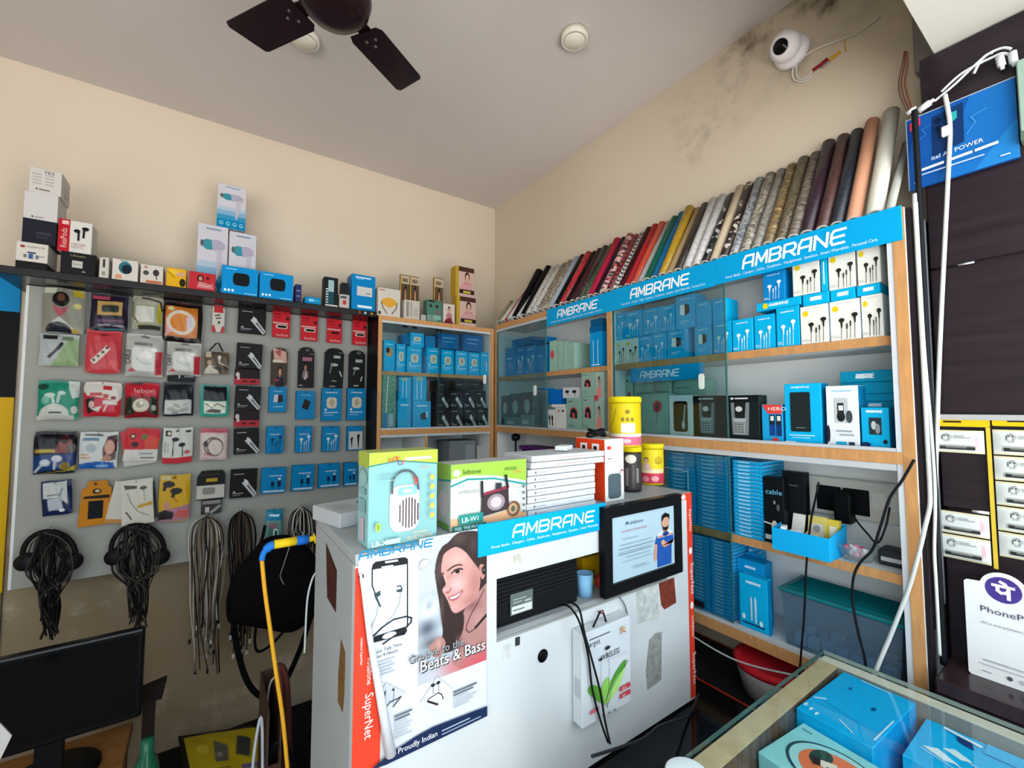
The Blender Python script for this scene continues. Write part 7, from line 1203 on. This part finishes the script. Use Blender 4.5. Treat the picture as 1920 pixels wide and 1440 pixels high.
# ------------------------------------------------------------------ pillar: sign, cables, sachet strips, payment stand
PX_ = 1.414                              # face of the lining
sx_ = PX_ - .012
sy0, sy1 = P(1702, 300, 'x', sx_)[1], P(1908, 220, 'x', sx_)[1]; sz1, sz0 = P(1702, 226, 'x', sx_)[2], P(1708, 357, 'x', sx_)[2]; sw_, sh_ = sy0 - sy1, sz1 - sz0
sg = carton_at('advertising_sign', (sx_ + .005, (sy0 + sy1)/2, sz0), -PI/2, sw_, .010, sh_, '#17509a', [('p', [(.3,0),(1,0),(1,1),(.62,1)], '#1b66ae'), ('p', [(.62,0),(1,0),(1,.5)], '#2478bc'), ('p', [(0,.9),(.1,.92),(0,.4)], '#123f86'), ('l', [(.0,.995),(1,.995)], .012, '#aab6c4'), ('l', [(.004,0),(.004,1)], .012, '#8fa0b4'),
    ('p', [(.04,.82),(.15,.86),(.15,.97),(.04,.93)], '#d2345c'), ('t', 'itel', .065, .87, .035, '#f4e4ea', 'l', 1.1), ('p', [(.26,.36),(.55,.42),(.56,.94),(.27,.90)], '#14305e'), ('e', .32, .82, .035, .045, '#0c1c3c'), ('e', .40, .84, .03, .04, '#0c1c3c'), ('p', [(.43,.72),(.50,.76),(.50,.86),(.45,.86)], '#2f9a9a'), ('e', .32, .72, .03, .035, '#0c1c3c'), ('l', [(.58,.5),(.66,.62),(.62,.7),(.76,.74)], .01, '#4a90cc'), ('l', [(.10,.62),(.2,.7),(.16,.78),(.26,.8)], .008, '#3a78ba'),
    ('t', 'itel A3 POWER', .24, .31, .055, '#d9e4f2', 'l', .95, .03), ('p', [(.14,.205),(.36,.215),(.36,.25),(.14,.24)], '#cfdcee'), ('p', [(.38,.216),(.62,.226),(.62,.261),(.38,.251)], '#cfdcee'), ('p', [(.64,.227),(.84,.237),(.84,.272),(.64,.262)], '#cfdcee'), ('r', .14, .145, .72, .165, '#9fb8da'), ('e', .08, .07, .02, .018, '#c4d2e6'), ('r', .85, .06, .93, .075, '#c4d2e6')], side='#3f5878', label='blue advertising sign with a phone picture on the pillar', cat='sign')
gb = MB().box((0, -.2, 0), (.03, 0, .155), mat('#8fa69a', .45), .002); tag(gb.build('pale_carton', None, (sx_ - .02, sy1 - .004, sz0 + .045)), 'pale green carton edge beside the blue sign on the pillar', 'box')
for i in range(4): MB().box((-.0004, -.19, .012 + .036*i), (-.0001, -.01, .030 + .036*i), mat('#b4c4b8', .4)).build('label_panel', bpy.data.objects['pale_carton'])
MB().box((0, -.2, -.02), (.03, 0, -.001), mat('#5a6a60', .4)).build('support_rail', bpy.data.objects['pale_carton'])
# white leads down the pillar edge
CX = PX_ - .02
W_ = '#d4d6d0'
WCAB = wtube('white cable hanging straight over the blue sign', [(1772, 178), (1781, 235), (1779, 300), (1773, 420), (1766, 560), (1760, 700), (1757, 800), (1754, 900), (1751, 960)], .0044, W_, CX + .001, 'white_cable', group=None)
vb = MB().box((-.006, -.008, -.012), (.006, .008, .012), mat('#d9dbd4', .35), .002); q = P(1774, 246, 'x', CX); vb.build('cable_clip', WCAB, tuple(np.array(q) - np.array(WCAB.location)))
wtube('white cable running from the sign down in front of the cabinet shelves', [(1709, 365), (1714, 470), (1722, 600), (1728, 720), (1736, 840), (1738, 920), (1737, 950, 1.338), (1735, 985, 1.315), (1722, 1040, 1.314), (1705, 1100, 1.320), (1690, 1140, 1.318), (1668, 1196, 1.31), (1648, 1243, 1.30), (1622, 1310, 1.295)], .0044, '#c3c6c2', 1.347, 'white_cable')
wtube('white cable beside the pillar lining reaching the ledge', [(1716, 380), (1722, 520), (1733, 660), (1745, 800), (1752, 900), (1753, 960), (1745, 1030), (1734, 1090), (1726, 1150), (1722, 1215)], .0034, W_, 1.362, 'white_cable')
wtube('thin white cable against the pillar lining', [(1724, 560), (1735, 720), (1742, 860), (1746, 960), (1750, 1060), (1757, 1180)], .0028, '#a9aba6', CX + .008, 'white_cable')
wtube('thick black cable running down beside the cabinet end', [(1696, 215), (1698, 300), (1703, 385), (1708, 470), (1706, 600), (1704, 730), (1708, 860), (1716, 980), (1722, 1100), (1724, 1230)], .0062, '#1a1c20', 1.377, 'black_cable')
wtube('grey tube beside the thick black cable', [(1704, 420), (1712, 560), (1716, 700), (1718, 860), (1724, 1000), (1728, 1120)], .0055, '#5d6064', 1.399, 'grey_tube')
for i, (c, dx) in enumerate((('#8e4a4a', 0), ('#a8605a', 5), ('#7a5a3a', -4), ('#b08a5a', 8))):
    wtube(f'{["dark red", "salmon", "brown", "tan"][i]} thin wire loose in the corner above the sign', [(1698 + dx*.5, 96, 1.50 - .006*i), (1695 + dx, 125, 1.50 - .006*i), (1690 + dx*1.2, 155, 1.49 - .006*i), (1694 + dx*1.5, 180, 1.47 - .006*i), (1704 + dx*1.2, 205, 1.44 - .006*i), (1712 + dx*1.5, 222, 1.425 - .006*i)], .0014, c, 1.48, 'thin_wire', 'wire', n=6)
pc = [((1765, 172), (1800, 140), (1838, 118), (1860, 108), (1880, 100), (1900, 106)), ((1752, 190), (1790, 158), (1830, 120), (1855, 100), (1880, 90), (1896, 92)), ((1826, 138), (1836, 118), (1848, 104), (1862, 98))]
for i, p_ in enumerate(pc): wtube(['white adapter lead arching over the sign, lower one', 'white adapter lead arching over the sign, upper one', 'short white lead between the two arching leads'][i], [(a, b) for a, b in p_], .0028, '#c9ccd2', sx_ - .004, 'adapter_lead')
for i, (pa, pb, r_) in enumerate((((1722, 208), (1752, 186), .0075), ((1874, 106), (1880, 130), .007), ((1898, 98), (1902, 124), .007), ((1700, 214), (1718, 200), .005))):
    a, b = P(*pa, 'x', sx_ - .006), P(*pb, 'x', sx_ - .006); mb = MB().tube([(0, 0, 0), (b - a)*.75, (b - a)*.76, b - a], [r_, r_, r_*.6, r_*.5], mat('#d0d2d6', .35), 12)
    tag(mb.build('adapter_plug', None, a), ['white plug joined to the cables at the sign corner', 'first white plug standing on the sign top', 'second white plug standing on the sign top', 'small white plug at the pillar corner'][i], 'plug')
# sachet strips
def strip(px0, px1, rows, label, x=PX_ - .0065):
    y0, y1 = P(px0, 830, 'x', x)[1], P(px1, 830, 'x', x)[1]; zt = P((px0+px1)/2, 800, 'x', x)[2]; r = empty('sachet_strip', (x, y0, zt), label, 'sachets'); wd = y0 - y1
    MB().prism(rrect(0, 0, wd, .022, .003, .003, 2), (0, 0, 0), (0, -1, 0), (0, 0, 1), (.002, 0, 0), mat('#d9b31c', .35)).build('header', r)
    MB().box((-.0006, -wd*.55, .009), (-.0001, -wd*.25, .013), mat('#2a2420', .5)).build('hang_slot', r)
    zl = P((px0+px1)/2, rows[-1][1], 'x', x)[2] - zt
    MB().box((.0008, -wd, zl - .004), (.0016, -wd*.93, -.0005), mat('#d6b840', .3)).build('backing_edge', r)
    for (ra, rb__) in rows:
        za, zb = P((px0+px1)/2, ra, 'x', x)[2] - zt - .001, P((px0+px1)/2, rb__, 'x', x)[2] - zt + .001; h_ = za - zb; w2 = wd*.9
        s = film_sheet('sachet', [('r', 0, 0, 1, .04, '#d3bd62'), ('r', 0, .96, 1, 1, '#d3bd62'), ('p', rrect(.06, .12, .92, .88, .12, .3), '#cfd3d0'), ('e', .32, .68, .09, .16, '#5d625e'), ('e', .32, .66, .05, .08, '#cfd3d0'), ('l', [(.46,.72),(.75,.7)], .05, '#5d625e'), ('l', [(.4,.5),(.8,.5)], .02, '#a9adaa'), ('r', .18, .16, .84, .32, '#33332f'), ('r', .3, .2, .7, .24, '#8d8d88'), ('e', .88, .5, .04, .3, '#c9a9b0')], '#d6d9d4', 26, 14,
             lambda u, v: (-.0006 - .006*(1 - (2*u-1)**4)*(1 - (2*v-1)**4), -w2*u, zb + h_*v), r, FILM)
        MB().box((.0002, -w2, zb), (.0010, 0, za), mat('#d3c78a', .3)).build('sachet_back', s)
    return r
strip(1744, 1858, [(806, 850), (960, 1003), (1004, 1050)], 'half empty strip of clear sachets with a torn gap, nearer the cables')
strip(1862, 1985, [(806, 856), (857, 905), (906, 953), (954, 1002), (1003, 1052)], 'full strip of clear sachets above the payment stand')
MB().box((0, -.30, 0), (.008, 0, .012), mat('#a9a8a6', .35)).build('sachet_rail', None, (PX_ - .0085, P(1745, 790, 'x', PX_)[1], P(1800, 787, 'x', PX_)[2]))
tag(bpy.data.objects['sachet_rail'], 'grey rail on the pillar that the sachet strips hang from', 'rail')
q0, q1 = P(1718, 912, 'x', PX_ - .006), P(1737, 1030, 'x', PX_ - .006)
carton_at('narrow_pack', (PX_ - .004, (q0[1]+q1[1])/2, q1[2]), -PI/2, q0[1] - q1[1], .006, q0[2] - q1[2], '#d3cdc8', [('r', 0, .3, 1, .72, '#b8483c'), ('r', .3, .34, .5, .68, '#e0c9c0'), ('r', .2, .78, .8, .9, '#9a9a9a')], label='narrow red and white pack behind the white cables on the pillar', cat='pack')
# payment stand on the ledge
yx = 1.362; zb = .9305
y0 = P(1812, 1180, 'x', yx)[1]; cc = P(1881, 1107, 'x', yx); ccx, ccz = y0 - cc[1], cc[2] - zb
pw_, ph_ = 2*ccx, P(1814, 1086, 'x', yx)[2] - zb; cr_ = .034
arc = [(ccx + cr_*math.cos(t), ccz + cr_*math.sin(t)) for t in np.linspace(0, PI, 40) if ccz + cr_*math.sin(t) > ph_ + .001]
ps = empty('payment_stand', (yx, y0, zb), 'white payment board with a purple round sign on the dark ledge', 'stand')
MB().prism([(0, .004), (.004, 0), (pw_ - .004, 0), (pw_, .004), (pw_, ph_ - .004), (pw_ - .004, ph_)] + arc + [(.004, ph_), (0, ph_ - .004)], (0, 0, 0), (0, -1, 0), (0, 0, 1), (.004, 0, 0), mat('#e4e4e2', .3)).build('board', ps)
MB().prism([(0.02, 0), (pw_ - .02, 0), (pw_ - .02, .002), (.02, .002)], (.0042, 0, 0), (0, -1, 0), (0, 0, 1), (.03, 0, 0), mat('#e4e4e2', .3)).build('foot', ps)
mb = MB(); U_, H_ = pw_, ph_; PUR = '#4a3a86'; dr = .026
decal(mb, [('p', [((ccx + dr*math.cos(t))/U_, (ccz + dr*math.sin(t))/H_) for t in np.linspace(0, 2*PI, 36, endpoint=False)], PUR)] +
 [('l', [((ccx + a*dr)/U_, (ccz + b*dr)/H_) for a, b in s], .028, '#f2f0f6') for s in ([(-.55,.28),(.55,.28)], [(.28,.28),(.28,-.62)], [(-.3,.28),(-.3,-.1),(-.12,-.24),(.1,-.2),(.28,-.05)], [(.22,.3),(.1,.5),(-.12,.62)])] +
 [('t', 'PhonePe', ccx/U_, .70, .062, '#4d4a63', 'c', 1.15), ('t', 'All in one payment app', ccx/U_, .575, .026, '#7d7c88', 'c', 1.0), ('r', .2, .19, .8, .205, '#a9a8b0'), ('r', .14, .145, .86, .155, '#b4b3ba'), ('p', ell(.52, .085, .035, .022, 14), '#55545a'), ('p', rrect(.64, .065, .74, .105, .02, .01), '#b9b8bc'), ('r', .18, .075, .3, .085, '#9a99a2')],
 (0, 0, 0), (0, -1, 0), (0, 0, 1), U_, H_, eps=.0002); mb.build('printed_front', ps)

# ------------------------------------------------------------------ glass counter in the foreground
ZG = .90
gc = empty('glass_counter', (.9, .09, 0), 'glass topped display counter with pale wood edges in the foreground', 'counter')
go = Vector((.9, .09, 0)); RAW = mat('#c9b48e', .5, 0, .18, 30); GRAIN = mat('#6d5a4c', .4, 0, .55, 6, 0, 0, (14, 14, .6))
GX0, GX1, GY1, GY0 = .50, 1.272, .474, -.34
def gbx(nm, a, b, m, bev=0): return MB().box(Vector(a) - go, Vector(b) - go, m, bev).build(nm, gc)
bb_ = MB(); bb_.box(Vector((GX0, GY1 - .040, .02)) - go, Vector((GX1 - .034, GY1 - .004, ZG - .013)) - go, GRAIN); bb_.box(Vector((GX0, GY1 - .0405, ZG - .0129)) - go, Vector((GX1 - .034, GY1 - .0035, ZG - .0105)) - go, RAW); bb_.build('back_panel', gc)
bb_ = MB(); bb_.box(Vector((GX1 - .033, GY0, .02)) - go, Vector((GX1 - .004, GY1 - .004, ZG - .013)) - go, mat('#8d8a84', .4)); bb_.box(Vector((GX1 - .0335, GY0, ZG - .0129)) - go, Vector((GX1 - .0035, GY1 - .0035, ZG - .0105)) - go, mat('#d8d2c0', .45)); bb_.build('end_panel', gc)
gbx('inner_floor', (GX0, GY0, .755), (GX1 - .0335, GY1 - .041, .770), mat('#b9b6ae', .4))
gbx('base_front', (GX0, GY0, .02), (GX1 - .034, GY0 + .02, ZG - .013), GRAIN)
gbx('end_panel', (GX0, GY0 + .0205, .02), (GX0 + .02, GY1 - .041, ZG - .013), GRAIN)
gbx('glass_top', (GX0 - .01, GY0 - .01, ZG - .010), (GX1, GY1, ZG), GLASSTOP)
GE = mat('#36544e', .15)
gbx('glass_edge', (GX0 - .01, GY1 + .0002, ZG - .0095), (GX1, GY1 + .0012, ZG - .0005), GE)
gbx('glass_edge', (GX1 + .0002, GY0, ZG - .0095), (GX1 + .0012, GY1, ZG - .0005), mat('#8a958f', .2))
# cartons inside; corners read on the plane of their tops
def lying(corners, z1, z0, col, label, name='carton', topops=None, ops=None, leftops=None, sideops=None, side=None, group=None):
    """carton whose top shows its left, far and right corner at these pixels"""
    a, b, c = [P(x, y, 'z', z1) for x, y in corners]           # near-left, far-left, far-right of the top
    e1, e2 = c - b, b - a; w_, d_ = np.linalg.norm(e1), np.linalg.norm(e2); ctr = a + e2/2 + e1/2
    hx_ = (abs(e1[0]) + abs(e2[0]) + abs(d_*e1[1]/w_))/2; hy_ = (abs(e1[1]) + abs(d_*e1[0]/w_))/2 + .002
    hx_ = (abs(e1[0]) + abs(d_*e1[1]/w_))/2 + .002; ctr[0] = min(ctr[0], GX1 - .036 - hx_); ctr[1] = min(ctr[1], GY1 - .043 - hy_)
    return carton_at(name, (ctr[0], ctr[1], z0), math.atan2(e1[1], e1[0]), w_, d_, z1 - z0, col, ops or (), topops=topops, leftops=leftops, sideops=sideops, side=side, label=label, cat='box', group=group)
WHT = '#cfeaf6'
big = lying(((1510, 1311), (1590, 1245), (1722, 1300)), .886, .7705, '#10aeea', 'large plain blue carton under the counter glass', topops=[('l', [(.05,.30),(.16,.36)], .02, WHT), ('l', [(.5,.15),(.72,.06)], .012, WHT), ('e', .05, .12, .022, .03, WHT), ('e', .15, .09, .022, .03, WHT), ('e', .25, .06, .022, .03, WHT), ('e', .28, .72, .02, .03, '#0a5a9a'), ('e', .7, .55, .03, .03, '#0a5a9a'), ('l', [(.3,.95),(.7,.94)], .012, WHT), ('l', [(.96,.1),(.97,.5)], .012, WHT), ('l', [(.2,.3),(.9,.2)], .006, '#0a6fb4')], side='#0e9ad8')
oval = [('r', .05, .86, .16, .885, '#4d8484'), ('p', [tuple(p) for p in ell(.56, .46, .45, .40, 40)], '#2b4a55'), ('p', ell(.57, .46, .425, .375, 40), '#9fd4d6'), ('p', ell(.60, .45, .36, .31, 36), '#e2764e'), ('p', ell(.40, .55, .10, .16, 18), '#2c4a44'), ('p', [(.40,.5),(.54,.58),(.60,.5),(.52,.40),(.44,.42)], '#e6d8c4'), ('p', [(.5,.46),(.72,.44),(.84,.3),(.6,.16),(.5,.3)], '#3c5a50'), ('p', [(.46,.36),(.6,.3),(.74,.2),(.5,.16)], '#efe2cc'), ('p', [(.62,.46),(.78,.44),(.8,.36),(.66,.38)], '#d6cdb4'), ('p', [(.34,.5),(.4,.36),(.46,.4),(.42,.5)], '#3a2a2a')]
lying(((1415, 1390), (1489, 1334), (1672, 1440)), .868, .7705, '#8fd0d2', 'mint carton with an orange oval picture under the counter glass', topops=oval, side='#7fbfc0').location.x -= .02
lying(((1262, 1440), (1352, 1402), (1398, 1434)), .820, .7705, '#2f7a78', 'dark teal carton beside the mint one under the counter glass', topops=[('r', .1, .7, .5, .76, '#5fa4a2')]).location.x -= .035
eb = [('p', [(.25,.5),(.42,.42),(.5,.48),(.34,.58)], '#dfeef4'), ('p', [(.1,.36),(.3,.26),(.42,.3),(.22,.44)], '#dfeef4'), ('l', [(.44,.46),(.98,.2)], .014, '#dfeef4'), ('l', [(.36,.3),(.98,.02)], .014, '#dfeef4'), ('l', [(.1,.3),(.9,-.0)], .01, '#dfeef4'), ('p', [(.30,.86),(.44,.84),(.48,.72),(.34,.76)], '#1d3c78'), ('l', [(.2,.93),(.5,.86)], .05, '#dfeef4'), ('r', .55, .75, .98, .98, '#3ab4ea')]
def bl_(pts, z1, z0, lab): return lying(pts, z1, z0, '#12b2ea', lab, topops=eb, leftops=[logo(.15, .4, .3, .8, '#e6f6fc')], side='#0ea2dc', ops=[logo(.2, .35, .3, .8, '#e6f6fc')], group='blue earphone cartons under the counter glass')
bl_(((1716, 1366), (1768, 1312), (1985, 1398)), .862, .7705, 'blue earphone carton under the glass, nearer the white end panel')
bl_(((1700, 1440), (1735, 1395), (1985, 1500)), .842, .7705, 'blue earphone carton under the glass, nearest the camera').location.y -= .165
# round white lid lying on the counter glass
q = P(1290, 1464, 'z', ZG); rl = MB(); rl.lathe([(0, .0), (.032, .0), (.035, .003), (.035, .010), (.032, .012), (.0, .011)], mat('#e2ecf0', .3), 36); tag(rl.build('round_lid', None, (q[0], q[1], ZG + .0004)), 'round white lid lying on the counter glass at its left end', 'lid')

# ------------------------------------------------------------------ red rack with a lidded tub between the desk and the cabinet
rr = empty('metal_rack', (1.36, .78, 0), 'red metal rack standing under the wall cabinet', 'rack'); REDM = mat('#a3281c', .35)
for x in (-.10, .15):
    for y in (-.28, .34): MB().box((x, y, 0), (x + .018, y + .018, .66), REDM).build('rack_leg', rr)
for (a, b) in (((-.10, -.261, .64), (-.082, .339, .66)), ((.15, -.261, .64), (.168, .339, .66)), ((-.081, -.28, .64), (.149, -.262, .66)), ((-.081, .34, .64), (.149, .358, .66)), ((-.10, -.261, .40), (-.082, .339, .415)), ((-.081, .02, .6405), (.149, .036, .6595))): MB().box(a, b, REDM).build('rack_bar', rr)
MB().box((-.082, -.261, .6605), (.149, .339, .665), mat('#1a1c1e', .3)).build('rack_shelf', rr)
tbx = empty('lidded_tub', (1.385, .64, .6658), 'round white tub with a red lid under the wall cabinet', 'tub')
MB().lathe([(.085, 0), (.105, .075), (.108, .080), (.104, .080), (.082, .003), (0, .003)], mat('#cfd4d4', .3), 40).build('tub_body', tbx)
MB().lathe([(.110, .0805), (.112, .090), (.108, .097), (.095, .099), (.09, .094), (0, .094)], mat('#b3202a', .3), 40).build('tub_lid', tbx)
cord('thin white cable strung along the red rack under the cabinet', [(1298, 1192, 1.262), (1340, 1218, 1.262), (1380, 1238, 1.262), (1425, 1252, 1.262), (1470, 1262, 1.262), (1510, 1270, 1.262)], .0025, '#a9aeae', 'x', 'white_cable', 'cable')
# cords from the sockets in the cabinet
cord('black charger cord dropping from the switchboard past the tray', [(1535, 905, 1.50), (1530, 930, 1.40), (1520, 980, 1.324), (1512, 1060, 1.318), (1508, 1150, 1.318), (1501, 1238, 1.318), (1498, 1290, 1.312)], .0026, '#141518', 'x', 'charging_cable')
cord('black power cord looping from the pillar across the lower shelves', [(1714, 862, 1.322), (1692, 900, 1.32), (1668, 935, 1.32), (1650, 990, 1.32), (1636, 1030, 1.32), (1612, 1056, 1.318), (1600, 1085, 1.316), (1599, 1130, 1.316), (1610, 1190, 1.316), (1622, 1238, 1.316), (1628, 1300, 1.312)], .0030, '#17181b', 'x', 'charging_cable')
cord('black cord from the plug adapter to the crossing cords', [(1592, 952, 1.49), (1606, 976, 1.44), (1626, 1000, 1.40), (1645, 1018, 1.34), (1660, 990, 1.335), (1668, 952, 1.36)], .0024, '#15161a', 'x', 'charging_cable')

# ------------------------------------------------------------------ corner at the lower left: screen, stand, table, brown box
YM = 1.8
m0, m1 = P(-40, 1245, 'y', YM)[0] - .06, P(272, 1178, 'y', YM)[0]; mz1, mz0 = P(272, 1178, 'y', YM)[2], P(262, 1345, 'y', YM)[2]
mn = empty('computer_screen', ((m0+m1)/2, YM, mz0 - .13), 'switched off black computer screen low in the left corner', 'monitor'); hw = (m1 - m0)/2
MB().box((-hw, 0, .13), (hw, .032, mz1 - mz0 + .13), mat('#0c0c0e', .25), .007).build('casing', mn)
MB().box((-hw + .014, -.0012, .150), (hw - .014, -.0002, mz1 - mz0 + .116), mat('#08090b', .12)).build('screen', mn)
MB().box((-.03, .010, .012), (.03, .030, .1295), mat('#141416', .35), .003).build('neck', mn)
MB().lathe([(.11, 0), (.11, .008), (.04, .0115), (0, .0115)], mat('#141416', .35), 28, (0, .03, 0)).build('foot', mn)
tz = P(250, 1352, 'y', 2.0)[2]; mn.location.z = tz + .0005
for c_ in mn.children:
    if c_.name.startswith(('casing', 'screen')): c_.location.z = mz0 - .13 - tz
_nk = mn.children[2]; _nk.scale.z = (mz0 - tz)/.13
xr_ = P(250, 1352, 'y', 2.0)[0]
wt = empty('wooden_table', (-.5, 1.65, 0), 'brown wooden table under the dark screen in the left corner', 'table')
WDT = mat('#8a5f36', .4, 0, .4, 5, 0, 0, (2, 12, 2))
MB().box((-.6, -.45, tz - .03), (xr_ + .5, .35, tz - .0005), WDT, .003).build('table_top', wt)
for x in (-.58, xr_ + .44):
    for y in (-.42, .30): MB().box((x, y, 0), (x + .05, y + .04, tz - .031), WDT).build('table_leg', wt)
bz_t = P(420, 1374, 'y', 2.25)[2]
bn_ = empty('black_bench', (.1, 1.95, 0), 'low black bench at the bottom edge carrying the yellow pack', 'bench')
MB().box((xr_ - .08, -.5, bz_t - .03), (.40, .32, bz_t), mat('#131214', .4), .003).build('bench_top', bn_)
for x in (xr_ - .06, .34):
    for y in (-.48, .27): MB().box((x, y, 0), (x + .04, y + .04, bz_t - .031), mat('#131214', .4)).build('bench_leg', bn_)
q = P(276, 1400, 'y', 1.7); gb_ = MB(); hb_ = P(276, 1385, 'y', 1.7)[2] - bz_t; gb_.lathe([(.034, 0), (.036, .004), (.036, hb_*.7), (.026, hb_*.84), (.016, hb_*.9), (.016, hb_), (0, hb_)], mat('#1f5a42', .2), 24); tag(gb_.build('green_bottle', None, (q[0], 1.7, bz_t + .0004)), 'dark green bottle standing beside the wooden table at the bottom edge', 'bottle')
ch = empty('screen_bracket', (P(284, 1290, 'y', 1.93)[0], 1.93, bz_t + .0004), 'dark brown bracket standing behind the right edge of the screen', 'bracket')
zq = P(300, 1275, 'y', 1.93)[2] - bz_t
MB().box((-.02, -.02, 0), (.012, .02, zq - .05), mat('#2a211d', .4), .003).build('post', ch)
MB().prism([(-.045, -.05), (.03, -.055), (.04, .0), (-.03, -.012)], (0, -.02, zq), (1,0,0), (0,0,1), (0, .04, 0), mat('#241c1a', .4)).build('arm', ch)
pp = MB(); a = [P(x, y, 'y', 1.55) for x, y in ((-30, 1325), (22, 1380), (0, 1425), (-40, 1440))]
pp.prism([(p[0], p[2]) for p in a], (0, 1.55, 0), (1,0,0), (0,0,1), (0, .004, 0), mat('#b9b6b2', .5)); tag(pp.build('paper_sheet'), 'white sheet of paper standing at the left edge below the screen', 'paper')
# yellow and black printed bag lying on the table
yz = bz_t + .003
def TP(px, py): q = P(px, py, 'z', yz); return q
c0, c1, c2 = TP(345, 1440), TP(338, 1404), TP(492, 1380)
e1, e2 = c2 - c1, (c1 - c0)*1.0
yl = film_sheet('printed_pack', [('r', .06, .06, .97, .94, '#b5a21c'), ('p', [(.6,.4),(.75,.3),(.85,.7),(.7,.8)], '#3a3f3c'), ('p', [(.35,.3),(.5,.3),(.55,.6),(.4,.75)], '#5a5a50'), ('e', .25, .6, .08, .1, '#c9b83a'), ('e', .42, .45, .04, .06, '#8d8d80'), ('r', .1, .1, .5, .2, '#8d7a18'), ('r', .62, .12, .85, .2, '#6a5a8a')], '#17150f', 48, 30, lambda u, v: tuple(e1*u + e2*2.6*(v - .72) + np.array([0, 0, .010*(1 - (2*u-1)**4)*(1 - (2*v-1)**4) + .002*math.sin(14*u + 9*v)*(1 - (2*u-1)**4)*(1 - (2*v-1)**4) + .0012])), None, FILM, tuple(c1 + np.array([0, 0, .0])))
tag(yl, 'yellow and black printed pack lying on the table at the bottom edge', 'pack')
yl.location.z = bz_t + .0004
# brown cardboard box full of cables behind the desk's left side
YX = 1.38; bx0, bx1 = P(502, 1350, 'y', YX)[0], .19; bz1 = P(560, 1270, 'y', 1.5)[2] ; KB_ = mat('#4a382e', .6, 0, .2, 12)
bz0 = .30
cbx = empty('cardboard_box', ((bx0+bx1)/2, YX + .11, bz0), 'open brown cardboard box of cables behind the desk', 'box'); hx = (bx1 - bx0)/2; hh = bz1 - bz0
for a, b in (((-hx, -.11, 0), (-hx + .004, .11, hh)), ((hx - .004, -.11, 0), (hx, .11, hh)), ((-hx + .0042, .106, 0), (hx - .0042, .11, hh*1.0)), ((-hx + .0042, -.11, 0), (hx - .0042, -.106, hh*.62)), ((-hx + .0042, -.1058, 0), (hx - .0042, .1058, .004))): MB().box(a, b, KB_).build('box_wall', cbx)
stf = MB().box((-.05, -.03, 0), (.05, .03, .002), KB_) if False else None
tr_ = cbx.location
def inb(lab, nm, pts, r_, col, cat='cable'): 
    o_ = Vector(tr_) + Vector(pts[0]); mb = MB().tube([np.array(p) - np.array(pts[0]) for p in smooth_pts(pts, 6)], r_, mat(col, .35), 8); return tag(mb.build(nm, None, o_), lab, cat)
inb('white cable looped at the front of the cardboard box', 'looped_cable', [(-.04, -.06, .05), (-.045, -.07, hh*.6), (-.03, -.075, hh*.93), (-.022, -.07, hh*.6), (-.02, -.06, .05)], .004, '#b4b9c0')
inb('black cable looped thickly inside the cardboard box', 'looped_cable', [(-.01, -.07, .05), (-.012, -.075, hh*.5), (.012, -.08, hh*.72), (.05, -.078, hh*.5), (.055, -.07, .05)], .008, '#131316')
inb('second black cable looped inside the cardboard box', 'looped_cable', [(.0, -.05, .05), (.002, -.055, hh*.55), (.03, -.058, hh*.62), (.06, -.055, hh*.45), (.068, -.05, .05)], .006, '#1b1c20')
inb('brown sleeved cable rising above the cardboard box', 'looped_cable', [(.035, .0, .05), (.03, .01, hh*.9), (.02, .02, hh*1.12), (.045, .02, hh*.95), (.06, .01, .05)], .010, '#55302a')
inb('pale grey cable arching at the back of the cardboard box', 'looped_cable', [(.05, .04, .05), (.045, .045, hh*.8), (.03, .05, hh*.98), (.0, .05, hh*.9), (-.005, .045, .05)], .003, '#a9a9a4')
inb('blue cable curled at the bottom of the cardboard box', 'looped_cable', [(-.06, -.085, .06), (-.055, -.09, hh*.55), (-.045, -.088, hh*.3), (-.03, -.085, .05)], .003, '#3a6ea0')
